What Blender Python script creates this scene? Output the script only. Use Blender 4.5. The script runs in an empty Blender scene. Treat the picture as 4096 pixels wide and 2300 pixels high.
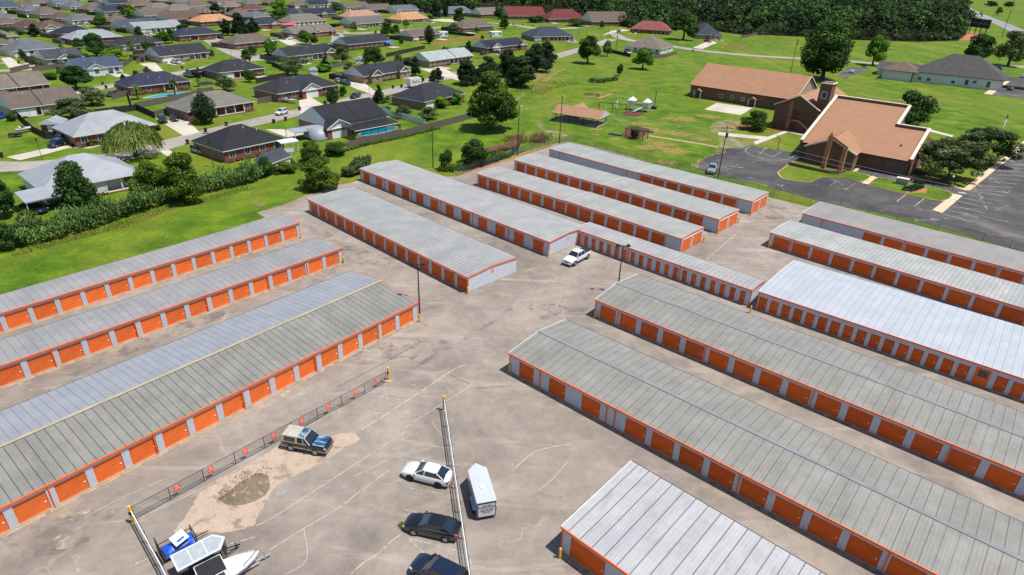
import bpy, math, random
from mathutils import Vector, Matrix
R=math.radians; rnd=random.Random(7)
sc=bpy.context.scene; COL=sc.collection
# ---------------- camera, sky, sun, exposure
cd=bpy.data.cameras.new('camera'); cam=bpy.data.objects.new('camera',cd); COL.objects.link(cam); sc.camera=cam
p_,r_=R(27.28),R(2.04)
fw=Vector((0,math.cos(p_),-math.sin(p_))); up=Vector((0,math.sin(p_),math.cos(p_))); rt=Vector((1,0,0))
rx=rt*math.cos(r_)+up*math.sin(r_); ux=up*math.cos(r_)-rt*math.sin(r_)
m=Matrix((rx,ux,-fw)).transposed().to_4x4(); m.translation=(0,0,43); cam.matrix_world=m
cd.sensor_width=36; cd.lens=36*2530/4096; cd.clip_start=.5; cd.clip_end=6000
SUN_AZ,SUN_EL=-16,68
w=bpy.data.worlds.new('World'); sc.world=w; w.use_nodes=True
nt=w.node_tree; bg=nt.nodes['Background']; sk=nt.nodes.new('ShaderNodeTexSky'); sk.sky_type='NISHITA'
sk.sun_disc=False; sk.sun_elevation=R(SUN_EL); sk.sun_rotation=R(90-SUN_AZ); sk.air_density=1; sk.dust_density=.6
nt.links.new(sk.outputs[0],bg.inputs[0]); bg.inputs[1].default_value=.105
sd=bpy.data.lights.new('sun','SUN'); sd.energy=4.9; sd.angle=R(.5); sd.color=(1,.955,.89)
so=bpy.data.objects.new('sun',sd); COL.objects.link(so)
sv=Vector((math.cos(R(SUN_AZ))*math.cos(R(SUN_EL)),math.sin(R(SUN_AZ))*math.cos(R(SUN_EL)),math.sin(R(SUN_EL))))
so.rotation_euler=sv.to_track_quat('Z','Y').to_euler()
sc.view_settings.view_transform='Standard'; sc.view_settings.look='None'; sc.view_settings.exposure=.33; sc.view_settings.gamma=1
# ---------------- materials
def lin(h):
    h=h.lstrip('#'); return tuple(((int(h[i:i+2],16)/255+.055)/1.055)**2.4 if int(h[i:i+2],16)>10 else int(h[i:i+2],16)/255/12.92 for i in (0,2,4))
MC={}
class N:
    def __init__(s,name):
        s.m=bpy.data.materials.new(name); s.m.use_nodes=True; s.t=s.m.node_tree; s.b=s.t.nodes['Principled BSDF']
    def n(s,ty,**k):
        o=s.t.nodes.new('ShaderNode'+ty)
        for a,v in k.items(): setattr(o,a,v)
        return o
    def l(s,a,b): s.t.links.new(a,b)
    def coord(s,kind='Object'):
        return s.n('TexCoord').outputs[kind]
    def noise(s,scale,detail=4,rough=.6,co=None,dist=0,stretch=None):
        o=s.n('TexNoise'); o.inputs['Scale'].default_value=scale; o.inputs['Detail'].default_value=detail; o.inputs['Roughness'].default_value=rough; o.inputs['Distortion'].default_value=dist
        c=co or s.coord()
        if stretch:
            mp=s.n('Mapping'); s.l(c,mp.inputs[0]); mp.inputs['Rotation'].default_value[2]=stretch[0]; mp.inputs['Scale'].default_value=stretch[1]; c=mp.outputs[0]
        s.l(c,o.inputs['Vector']); return o.outputs['Fac']
    def ramp(s,f,stops):
        o=s.n('ValToRGB'); s.l(f,o.inputs[0]); e=o.color_ramp.elements
        while len(e)<len(stops): e.new(.5)
        for i,(p,c) in enumerate(stops):
            e[i].position=p; e[i].color=(*(c if isinstance(c,tuple) else (c,c,c)),1)
        return o.outputs[0]
    def mix(s,f,a,b,mode='MIX'):
        o=s.n('Mix',data_type='RGBA',blend_type=mode)
        for v,i in ((f,0),(a,6),(b,7)):
            if hasattr(v,'is_linked'): s.l(v,o.inputs[i])
            elif i==0: o.inputs[0].default_value=v
            else: o.inputs[i].default_value=(*v,1)
        return o.outputs[2]
    def math(s,op,a,b=None,c=None):
        o=s.n('Math',operation=op)
        for i,v in enumerate((a,b,c)):
            if v is None: continue
            if hasattr(v,'is_linked'): s.l(v,o.inputs[i])
            else: o.inputs[i].default_value=v
        return o.outputs[0]
    def out(s,col,rough=.7,bump=None,bd=.02,metal=0,spec=None):
        if hasattr(col,'is_linked'): s.l(col,s.b.inputs['Base Color'])
        else: s.b.inputs['Base Color'].default_value=(*col,1)
        if hasattr(rough,'is_linked'): s.l(rough,s.b.inputs['Roughness'])
        else: s.b.inputs['Roughness'].default_value=rough
        s.b.inputs['Metallic'].default_value=metal
        if spec is not None: s.b.inputs['Specular IOR Level'].default_value=spec
        if bump is not None:
            o=s.n('Bump'); o.inputs['Distance'].default_value=bd; s.l(bump,o.inputs['Height']); s.l(o.outputs[0],s.b.inputs['Normal'])
        return s.m
def M(name,col,rough=.6,var=.15,scale=1.5,metal=0,spec=None,bump=0):
    """plain surface with a little dirt and tone variation"""
    k=('M',name)
    if k in MC: return MC[k]
    if isinstance(col,str): col=lin(col)
    s=N(name); f=s.noise(scale,5); d=tuple(c*(1-var) for c in col); l=tuple(min(1,c*(1+var)) for c in col)
    c=s.ramp(f,[(.3,d),(.7,l)])
    b=s.noise(scale*8,3) if bump else None
    MC[k]=s.out(c,rough,b,bump or .02,metal,spec); return MC[k]
def axis(s,i):
    o=s.n('SeparateXYZ'); s.l(s.coord(),o.inputs[0]); return o.outputs[i]
def stripes(s,i,period,width,off=0):
    """1 inside a groove of given width (m) repeating along axis i"""
    v=s.math('MODULO',s.math('ADD',axis(s,i),1000+off),period); return s.math('LESS_THAN',v,width)
def roofmetal(name,base,weather,rust,seam=.91,lw=.045,rough=.42,dark=.35,wv=1.0,cross=True,corr=.3):
    k=('rm',name)
    if k in MC: return MC[k]
    s=N(name); a,b_,c_=lin(base),lin(weather),lin(rust)
    f1=s.noise(.35,6,.65); f2=s.noise(2.2,6,.7,stretch=(0,(1,.16,1))); f3=s.noise(.12,3)
    col=s.mix(s.ramp(f1,[(.35,0.),(.7,1.)]),a,b_)
    col=s.mix(s.ramp(f2,[(.52,0.),(.78,.75*wv)]),col,c_)
    # sheets differ slightly from their neighbours
    st=s.n('TexWhiteNoise',noise_dimensions='1D'); s.l(s.math('FLOOR',s.math('DIVIDE',s.math('ADD',axis(s,0),1000),seam)),st.inputs['W'])
    col=s.mix(.5,col,s.mix(1.0,col,s.ramp(st.outputs[0],[(0,.95),(1,1.04)]),'MULTIPLY'))
    col=s.mix(s.math('MULTIPLY',stripes(s,0,seam,lw),.8),col,tuple(x*dark for x in a))
    if cross: col=s.mix(s.math('MULTIPLY',stripes(s,1,2.43,.03),.25),col,tuple(x*dark for x in a))
    wv_=s.math('ABSOLUTE',s.math('SUBTRACT',s.math('MODULO',s.math('ADD',axis(s,0),1000.),corr),corr/2))
    h=s.math('ADD',s.math('MULTIPLY',wv_,1.6/corr*.3),s.math('MULTIPLY',f1,.6))
    MC[k]=s.out(col,s.ramp(f1,[(.3,rough-.08),(.7,rough+.16)]),h,.03,.0,.5); return MC[k]
def ribbed(name,col,period=.3,axis_=0,rough=.5,spec=.4):
    k=('rb',name)
    if k in MC: return MC[k]
    c=lin(col); s=N(name); f=s.noise(1.3,5,.7); g=s.noise(3,4,.7,stretch=(0,(1,1,.15)))
    cc=s.ramp(f,[(.3,tuple(x*.86 for x in c)),(.7,tuple(min(1,x*1.06) for x in c))])
    cc=s.mix(s.ramp(g,[(.55,0.),(.8,.35)]),cc,tuple(x*.62 for x in c))
    v=s.math('MODULO',s.math('ADD',axis(s,axis_),1000.),period)
    cc=s.mix(s.math('MULTIPLY',s.math('LESS_THAN',v,period*.16),.30),cc,tuple(x*.4 for x in c))
    h=s.math('ABSOLUTE',s.math('SUBTRACT',v,period/2))
    MC[k]=s.out(cc,rough,s.math('MULTIPLY',h,2/period),.035,0,spec); return MC[k]
def brick(name,c1,c2,mortar,sc_=1.):
    k=('br',name)
    if k in MC: return MC[k]
    s=N(name); t=s.n('TexBrick'); mp=s.n('Mapping'); s.l(s.coord(),mp.inputs[0]); mp.inputs['Rotation'].default_value=(R(90),0,0)
    s.l(mp.outputs[0],t.inputs['Vector']); t.inputs['Scale'].default_value=4.*sc_; t.inputs['Color1'].default_value=(*lin(c1),1); t.inputs['Color2'].default_value=(*lin(c2),1); t.inputs['Mortar'].default_value=(*lin(mortar),1); t.inputs['Mortar Size'].default_value=.015
    f=s.noise(.8,5); c=s.mix(1.0,t.outputs[0],s.ramp(f,[(.25,.75),(.75,1.2)]),'MULTIPLY')
    MC[k]=s.out(c,.85); return MC[k]
def shingle(name,col,var=.22):
    k=('sh',name)
    if k in MC: return MC[k]
    c=lin(col); s=N(name); f=s.noise(.45,6,.7); g=s.noise(9,3,.8,stretch=(0,(1,1,1)))
    a=s.ramp(f,[(.3,tuple(x*(1-var) for x in c)),(.72,tuple(x*(1+var) for x in c))])
    a=s.mix(1.0,a,s.ramp(g,[(.3,.72),(.7,1.28)]),'MULTIPLY')
    st=s.math('MODULO',s.math('ADD',axis(s,2),100.),.16)
    a=s.mix(s.math('MULTIPLY',s.math('LESS_THAN',st,.03),.35),a,tuple(x*.35 for x in c))
    MC[k]=s.out(a,.88,g,.02,0,.25); return MC[k]
def paint(name,col,rough=.25,coat=1.,metal=0.,var=.04):
    k=('pt',name)
    if k in MC: return MC[k]
    s=N(name); c=lin(col); f=s.noise(2.,4); s.b.inputs['Coat Weight'].default_value=coat; s.b.inputs['Coat Roughness'].default_value=.06
    MC[k]=s.out(s.ramp(f,[(.3,tuple(x*(1-var) for x in c)),(.7,tuple(min(1,x*(1+var)) for x in c))]),rough,None,.02,metal); return MC[k]
def leafmat(name,cols,trans=.25):
    k=('lf',name)
    if k in MC: return MC[k]
    s=N(name); g=s.n('NewGeometry'); oi=s.n('ObjectInfo')
    cs=[lin(c) for c in cols]; at=s.n('Attribute',attribute_name='tone'); f=s.noise(.3,3)
    v=s.math('ADD',s.math('MULTIPLY',at.outputs['Fac'],.24),s.math('ADD',s.math('MULTIPLY',g.outputs['Random Per Island'],.55),s.math('MULTIPLY',s.math('SUBTRACT',f,.5),1.1))); v=s.math('ADD',v,.2)
    c=s.ramp(v,[(i/(len(cs)-1)*.98+.01,x) for i,x in enumerate(cs)])
    hs=s.n('HueSaturation'); s.l(c,hs.inputs['Color']); s.l(s.math('ADD',s.math('MULTIPLY',oi.outputs['Random'],.5),.75),hs.inputs['Value']); s.l(s.math('ADD',s.math('MULTIPLY',oi.outputs['Random'],-.04),.52),hs.inputs['Hue'])
    s.out(hs.outputs[0],.75,None,.02,0,.25)
    tr=s.n('BsdfTranslucent'); s.l(hs.outputs[0],tr.inputs[0]); mx=s.n('MixShader'); mx.inputs[0].default_value=trans
    o=s.t.nodes['Material Output']; s.l(s.b.outputs[0],mx.inputs[1]); s.l(tr.outputs[0],mx.inputs[2]); s.l(mx.outputs[0],o.inputs[0])
    MC[k]=s.m; return s.m
GLASS=paint('window_glass','#27333c',.08,0); DGLASS=paint('dark_glass','#18242c',.03,1)
WHITE=M('white_trim','#cfd0ce',.55,.06); BLACK=M('black_rubber','#17171a',.8,.1); TYRE=M('tyre_rubber','#1a1a1b',.85,.2)
CHROME=paint('polished_metal','#b9bdc2',.22,0,.9); STEEL=M('galvanised_steel','#adb0b1',.45,.12,4,.3)
ORG=M('orange_trim','#e5611a',.45,.12,.8,0,.4); ORGD=M('dull_orange_trim','#bf4717',.5,.2,.8)
YEL=M('yellow_paint','#e6ad0e',.5,.2,6); WOODD=M('creosoted_pole_wood','#3a3029',.85,.3,3)
CONC=None
# ---------------- mesh helpers
class MB:
    def __init__(s): s.v=[];s.f=[];s.mi=[];s.mats=[]
    def slot(s,m):
        if m is None: return 0
        if m not in s.mats: s.mats.append(m)
        return s.mats.index(m)
    def add(s,vs,fs,m=None):
        o=len(s.v); i=s.slot(m); s.v+=[tuple(v) for v in vs]
        for f in fs: s.f.append(tuple(o+k for k in f)); s.mi.append(i)
        return s
    def box(s,x0,x1,y0,y1,z0,z1,m=None):
        v=[(x,y,z) for z in (z0,z1) for y in (y0,y1) for x in (x0,x1)]
        return s.add(v,[(0,2,3,1),(4,5,7,6),(0,1,5,4),(2,6,7,3),(0,4,6,2),(1,3,7,5)],m)
    def bar(s,a,b,w,h=None,m=None):
        a,b=Vector(a),Vector(b); h=h or w; d=(b-a).normalized(); u=Vector((0,0,1)) if abs(d.z)<.95 else Vector((1,0,0))
        x=d.cross(u).normalized()*w/2; y=x.cross(d).normalized()*h/2
        return s.add([p+q for p in (a,b) for q in (-x-y,x-y,x+y,-x+y)],[(0,3,2,1),(4,5,6,7),(0,1,5,4),(1,2,6,5),(2,3,7,6),(3,0,4,7)],m)
    def tube(s,a,b,r,r2=None,n=8,m=None,cap=True):
        a,b=Vector(a),Vector(b); r2=r if r2 is None else r2; d=(b-a).normalized(); u=Vector((0,0,1)) if abs(d.z)<.9 else Vector((1,0,0))
        x=d.cross(u).normalized(); y=d.cross(x)
        vs=[p+(x*math.cos(t)+y*math.sin(t))*q for p,q in ((a,r),(b,r2)) for t in [2*math.pi*k/n for k in range(n)]]
        fs=[(k,(k+1)%n,n+(k+1)%n,n+k) for k in range(n)]
        if cap: fs+=[tuple(range(n))[::-1],tuple(range(n,2*n))]
        return s.add(vs,fs,m)
    def loft(s,secs,m=None,caps=True,closed=True):
        n=len(secs[0]); vs=[p for q in secs for p in q]; fs=[]
        for i in range(len(secs)-1):
            for k in range(n if closed else n-1):
                fs.append((i*n+k,i*n+(k+1)%n,(i+1)*n+(k+1)%n,(i+1)*n+k))
        if caps: fs+=[tuple(range(n))[::-1],tuple(range((len(secs)-1)*n,len(secs)*n))]
        return s.add(vs,fs,m)
    def build(s,name,mat=None,parent=None,smooth=False,loc=None,rz=None,bevel=0,subd=0):
        me=bpy.data.meshes.new(name); me.from_pydata(s.v,[],s.f)
        ms=[x for x in s.mats if x is not None] or [mat]
        for x in ms: me.materials.append(x)
        if len(ms)>1: me.polygons.foreach_set('material_index',s.mi)
        if smooth: me.polygons.foreach_set('use_smooth',[True]*len(me.polygons))
        me.update(); o=bpy.data.objects.new(name,me); COL.objects.link(o)
        if parent: o.parent=parent
        if loc is not None: o.location=loc
        if rz is not None: o.rotation_euler[2]=rz
        if bevel:
            b=o.modifiers.new('bevel','BEVEL'); b.width=bevel; b.segments=2; b.limit_method='ANGLE'; b.angle_limit=R(35)
        if subd:
            b=o.modifiers.new('subd','SUBSURF'); b.levels=subd; b.render_levels=subd
        return o
def tag(o,label,cat,group=None,kind=None):
    if label: o['label']=label
    if cat: o['category']=cat
    if group: o['group']=group
    if kind: o['kind']=kind
    return o
def thing(name,label,cat,x,y,rz=0,group=None,z=0):
    o=bpy.data.objects.new(name,None); COL.objects.link(o); o.location=(x,y,z); o.rotation_euler[2]=rz; o.empty_display_size=.3
    return tag(o,label,cat,group)
def cp(o,parent=None):
    c=o.copy(); COL.objects.link(c); c.parent=parent
    for ch in o.children: cp(ch,c)
    return c
def inst(proto,label,x,y,rz=0,s=1.,group=None,sz=None,z=0):
    c=cp(proto); c.location=(x,y,z); c.rotation_euler=(0,0,rz); c.scale=(s,s,sz or s); c['label']=label
    if group: c['group']=group
    return c
def purge(o):
    for ch in list(o.children): purge(ch)
    bpy.data.objects.remove(o)
def tri(poly):
    from mathutils.geometry import tessellate_polygon
    return tessellate_polygon([[Vector((x,y,0)) for x,y in poly]])
def sheet(name,poly,z,mat,label=None,kind='structure',thick=0,cat=None,jit=0):
    """flat ground sheet (or a raised slab when thick>0) with an optional ragged edge"""
    if jit:
        q=[];rr=random.Random(len(poly))
        for i,(a,b) in enumerate(zip(poly,poly[1:]+poly[:1])):
            L=math.hypot(b[0]-a[0],b[1]-a[1]); n=max(1,min(60,int(L/(jit*2.5))))
            for k in range(n):
                t=k/n; q.append((a[0]+(b[0]-a[0])*t+rr.uniform(-jit,jit)*(k>0),a[1]+(b[1]-a[1])*t+rr.uniform(-jit,jit)*(k>0)))
        poly=q
    b=MB(); n=len(poly); fs=[tuple(t) for t in tri(poly)]
    A=sum(poly[i][0]*poly[(i+1)%n][1]-poly[(i+1)%n][0]*poly[i][1] for i in range(n))
    out=[]
    for t in fs:
        a,c,d=[poly[i] for i in t]
        out.append(t if (c[0]-a[0])*(d[1]-a[1])-(c[1]-a[1])*(d[0]-a[0])>0 else t[::-1])
    b.add([(x,y,z) for x,y in poly],out)
    if thick:
        vs=[(x,y,z) for x,y in poly]+[(x,y,z-thick) for x,y in poly]
        b.add(vs,[(i,i+n,(i+1)%n+n,(i+1)%n) if A>0 else (i,(i+1)%n,(i+1)%n+n,i+n) for i in range(n)])
    o=b.build(name,mat); return tag(o,label,cat,None,kind)
def ribbon(pts,w):
    """polyline -> polygon of width w with rounded joins"""
    P=[Vector((x,y,0)) for x,y in pts]; L=[];Rr=[]
    for i,p in enumerate(P):
        d=(P[min(i+1,len(P)-1)]-P[max(i-1,0)]).normalized(); n=Vector((-d.y,d.x,0))*w/2
        L.append((p.x+n.x,p.y+n.y)); Rr.append((p.x-n.x,p.y-n.y))
    return L+Rr[::-1]
def smoothline(pts,k=5):
    o=[];P=[pts[0]]+list(pts)+[pts[-1]]
    for i in range(1,len(P)-2):
        a,b,c,d=P[i-1:i+3]
        for j in range(k):
            t=j/k; o.append(tuple(.5*((2*b[q])+(-a[q]+c[q])*t+(2*a[q]-5*b[q]+4*c[q]-d[q])*t*t+(-a[q]+3*b[q]-3*c[q]+d[q])*t**3) for q in (0,1)))
    o.append(pts[-1]); return o
def text(parent,txt,size,loc,rot,mat,name='lettering',ext=.01,align='CENTER'):
    c=bpy.data.curves.new(name,'FONT'); c.body=txt; c.size=size; c.extrude=ext; c.align_x=align; c.align_y='CENTER'
    t=bpy.data.objects.new(name,c); COL.objects.link(t); dg=bpy.context.evaluated_depsgraph_get(); me=bpy.data.meshes.new_from_object(t.evaluated_get(dg))
    bpy.data.objects.remove(t); o=bpy.data.objects.new(name,me); COL.objects.link(o); me.materials.clear(); me.materials.append(mat)
    o.location=loc; o.rotation_euler=rot
    if parent: o.parent=parent
    return o
# ---------------- the ground
def grassmat():
    s=N('mown_grass'); co=s.coord(); f=s.noise(.018,5,.6,co); g=s.noise(.16,6,.7,co); h=s.noise(1.6,5,.75,co); d=s.noise(.045,6,.72,co,.6); e=s.noise(.05,4,.6,co,0,(R(38),(1,.22,1)))
    c=s.ramp(g,[(.3,lin('#31460e')),(.5,lin('#4b6812')),(.7,lin('#6d841c'))])
    c=s.mix(s.ramp(f,[(.4,0.),(.6,.6)]),c,lin('#5c6f1e'))
    c=s.mix(s.ramp(e,[(.48,0.),(.68,.6)]),c,lin('#7c7a2c'))
    c=s.mix(1.,c,s.ramp(h,[(.25,.62),(.75,1.3)]),'MULTIPLY')
    c=s.mix(s.ramp(d,[(.60,0.),(.74,.75)]),c,lin('#8f7c46'))
    return s.out(c,.9,h,.12,0,.15)
def asphaltmat(name,cols,crack=.55,streak=.5,sand=.6,ck='#8b8378'):
    s=N(name); co=s.coord(); f=s.noise(.06,6,.65,co,.8); g=s.noise(.5,6,.72,co); h=s.noise(9,4,.8,co); e=s.noise(.16,6,.7,co,1.2,(R(-41),(.35,1.6,1))); q=s.noise(.13,5,.6,co,1.5)
    a,b,c3=[lin(x) for x in cols]
    c=s.ramp(f,[(.3,a),(.52,b),(.74,c3)])
    c=s.mix(1.,c,s.ramp(g,[(.25,.76),(.75,1.2)]),'MULTIPLY'); c=s.mix(1.,c,s.ramp(h,[(.25,.82),(.75,1.15)]),'MULTIPLY')
    c=s.mix(s.ramp(e,[(.54,0.),(.70,streak)]),c,tuple(x*1.45 for x in b))
    c=s.mix(s.ramp(q,[(.57,0.),(.68,sand*.7)]),c,lin('#9c8c78') if sand>.5 else tuple(x*1.4 for x in b)); u=s.noise(.35,6,.75,co,2.,(R(-38),(.5,1.3,1))); c=s.mix(s.ramp(u,[(.58,0.),(.72,.38)]),c,tuple(x*.62 for x in b))
    v=s.n('TexVoronoi',feature='DISTANCE_TO_EDGE'); v.inputs['Scale'].default_value=.085
    mx=s.n('Mix',data_type='VECTOR'); nz=s.n('TexNoise'); nz.inputs['Scale'].default_value=.5; nz.inputs['Detail'].default_value=5; s.l(co,nz.inputs['Vector'])
    va=s.n('VectorMath',operation='MULTIPLY_ADD'); s.l(nz.outputs['Color'],va.inputs[0]); va.inputs[1].default_value=(3.,3.,0); s.l(co,va.inputs[2]); s.l(va.outputs[0],v.inputs['Vector'])
    cr=s.math('MULTIPLY',s.math('LESS_THAN',v.outputs['Distance'],.0045),s.ramp(s.noise(.2,3,.5,co),[(.45,0.),(.6,crack)]))
    c=s.mix(cr,c,lin(ck)); return s.out(c,.88,h,.02,0,.3)
def concmat(name='concrete',cols=('#9f968a','#b3aa9d','#bdb5a9')):
    s=N(name); co=s.coord(); f=s.noise(.12,6,.65,co); h=s.noise(3,5,.75,co); c=s.ramp(f,[(.3,lin(cols[0])),(.5,lin(cols[1])),(.7,lin(cols[2]))])
    c=s.mix(1.,c,s.ramp(h,[(.25,.85),(.75,1.12)]),'MULTIPLY'); return s.out(c,.85,h,.02,0,.3)
def dirtmat(name,a,b):
    s=N(name); co=s.coord(); f=s.noise(.7,6,.75,co,.4); g=s.noise(6,4,.8,co); c=s.ramp(f,[(.3,lin(a)),(.7,lin(b))]); c=s.mix(1.,c,s.ramp(g,[(.25,.75),(.75,1.2)]),'MULTIPLY'); return s.out(c,.95,f,.08,0,.1)
def alphaedge(m,scale,lo,hi):
    """worn, broken-up marking: parts of it are gone"""
    s=m.node_tree; o=s.nodes['Material Output']; b=s.nodes['Principled BSDF']; t=s.nodes.new('ShaderNodeBsdfTransparent'); mx=s.nodes.new('ShaderNodeMixShader')
    n=s.nodes.new('ShaderNodeTexNoise'); n.inputs['Scale'].default_value=scale; n.inputs['Detail'].default_value=6; n.inputs['Roughness'].default_value=.7; c=s.nodes.new('ShaderNodeTexCoord'); r=s.nodes.new('ShaderNodeValToRGB'); r.color_ramp.elements[0].position=lo; r.color_ramp.elements[1].position=hi
    s.links.new(c.outputs['Object'],n.inputs['Vector']); s.links.new(n.outputs['Fac'],r.inputs[0]); s.links.new(r.outputs[0],mx.inputs[0]); s.links.new(t.outputs[0],mx.inputs[1]); s.links.new(b.outputs[0],mx.inputs[2]); s.links.new(mx.outputs[0],o.inputs[0]); return m
GRASS=grassmat(); LOT=asphaltmat('worn_lot_asphalt',('#70675f','#877d74','#9d9389'),.35,.75,.7,'#a89f95')
CHLOT=asphaltmat('dark_sealed_asphalt',('#343437','#4b4948','#716a63'),1.,.8,.4,'#8f8880'); ROAD=asphaltmat('residential_road',('#857d76','#928a82','#a1988e'),.3,.2,.2)
HWY=asphaltmat('highway_asphalt',('#77777b','#85848a','#908f92'),.3,.2,0.)
CONC=concmat(); WALKC=concmat('sidewalk_concrete',('#b39f83','#c2ad90','#ccb99c')); DIRT=alphaedge(dirtmat('bare_dirt','#85704c','#ab916c'),.7,.36,.66); RED=dirtmat('red_clay','#8e5f3d','#a87a54'); SAND=alphaedge(dirtmat('washed_sand','#9d8b7a','#b29f8d'),.7,.32,.46)
GRAV=alphaedge(dirtmat('pale_gravel','#857c60','#b0a58a'),.4,.36,.72); MULCH=dirtmat('dark_mulch','#4c2f2c','#6b4540'); WATER=paint('pond_water','#26303a',.08,0); POOL=paint('pool_water','#0fa0c8',.06,0)
LINE=alphaedge(M('worn_white_line','#c9c7c2',.7,.1,6),4,.36,.55); FADE=alphaedge(M('faded_white_line','#c9c3ba',.8,.15,6),4,.46,.62); YLINE=alphaedge(M('faded_yellow_line','#b89a3c',.8,.15,3),2,.35,.5)
SEAM=alphaedge(M('pale_sealed_crack','#b0a598',.85,.1,6),1.5,.3,.5); DARKSEAM=alphaedge(M('dark_crack','#4b433d',.9,.1,6),2,.35,.5); FROST=alphaedge(dirtmat('sand_film','#b3a48f','#c4b6a2'),1.2,.42,.72); STAIN=alphaedge(dirtmat('dark_stain','#6c645f','#7a716b'),.45,.48,.85)
b=MB(); b.add([(-2600,-200,-.02),(2600,-200,-.02),(2600,5200,-.02),(-2600,5200,-.02)],[(0,1,2,3)]); tag(b.build('ground',GRASS),None,None,None,'structure')
sheet('storage_yard',[(-140,-20),(140,-20),(140,40),(118.05,84.38),(89.27,102.26),(78.83,113.74),(63.86,126.08),(60.21,124.20),(53.91,129.70),(55.15,133.31),(34.15,151.81),(24.54,162.66),(13.69,171.05),(10.34,168.46),(8.33,164.41),(-1.13,152.54),(-1.13,152.54),(-13.40,136.53),(-33.79,131.63),(-35.10,129.06),(-37.31,127.80),(-39.80,123.31),(-42.22,119.96),(-44.08,114.83),(-45.46,113.30),(-48.04,110.08),(-45.45,107.77),(-69.06,73.96),(-80.67,56.10)],.004,LOT,jit=.12)
CH=[(43.53,149.20),(44.94,153.16),(48.75,160.35),(53.51,166.54),(57.94,170.87),(64.46,174.39),(67.82,170.16),(70.45,170.01),(74.06,167.49),(76.26,163.72),(84.53,154.21),(95.21,148.95),(100.84,142.02),(101.90,139.29),(126.18,163.76),(149.05,187.21),(226.68,223.44),(123.71,89.57),(90.55,104.07),(80.68,117.01),(73.62,122.36),(64.67,128.01),(56.43,137.03),(56.94,138.50),(51.46,140.79)]
sheet('church_car_park',CH,.010,CHLOT,jit=.1)
# roads and drives of the houses
road1=smoothline([(-128.45,136.55),(-113.80,131.81),(-103.58,134.22),(-96.67,139.02),(-90.41,143.98),(-87.09,152.04),(-84.77,158.91),(-79.72,170.94),(-74.63,180.73),(-67.51,193.92),(-59.19,208.18),(-52.82,222.96),(-43.63,239.13),(-36.95,256.77),(-28.77,271.90),(-15.83,298.42),(5.74,322.98),(18.89,346.44),(29.30,369.82),(45.53,405.20),(58.73,439.56)])
sheet('street',ribbon(road1,7.5),.006,ROAD)
road1b=smoothline([(64.88,483.61),(66.80,451.27),(73.13,432.62),(86.79,417.76),(100.92,399.40),(120.06,384.20),(138.69,376.42),(154.65,374.45),(180.49,370.32),(188.74,364.68),(219.57,361.84),(279.52,372.66),(338.59,375.61)])
sheet('cross_street',ribbon(road1b,8),.012,ROAD)
sheet('side_street',ribbon(smoothline([(-204.88,243.32),(-188.50,254.59),(-190.71,279.26)]),6),.006,ROAD)
road2=smoothline([(-146.61,200.43),(-143.43,221.19),(-140.30,230.76),(-136.23,246.96),(-132.44,258.72),(-129.05,271.38),(-124.33,287.00),(-119.82,300.83),(-119.99,316.38),(-114.16,327.35)])
sheet('back_street',ribbon(road2,6.5),.006,ROAD)
sheet('far_street',ribbon(smoothline([(-167.83,363.27),(-155.28,344.07),(-134.07,314.34),(-117.59,294.92)]),8),.018,ROAD)
sheet('far_lane',ribbon(smoothline([(-130.38,377.94),(-116.57,360.42),(-101.90,369.68),(-116.43,431.84),(-101.90,421.24),(-54.25,483.60)]),7),.006,ROAD)
sheet('old_lane',ribbon(smoothline([(-210.08,265.51),(-199.88,262.47),(-197.96,274.38)]),6),.02,ROAD)
sheet('lane_by_woods',ribbon(smoothline([(-72.39,540.84),(-52.50,530.55),(-22.70,529.42),(-3.30,515.64),(11.40,497.20),(34.44,505.94),(50.85,532.81)]),7),.006,ROAD)
hw=smoothline([(1032.76,1841.21),(793.73,1292.93),(596.75,905.55),(498.31,709.05),(415.95,552.29),(361.21,440.50)])
sheet('highway',ribbon(hw,15),.006,HWY)
for dx in (-.2,.2): sheet('highway_centre_line',ribbon([(x+dx,y) for x,y in hw],.16),.012,YLINE)
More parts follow.
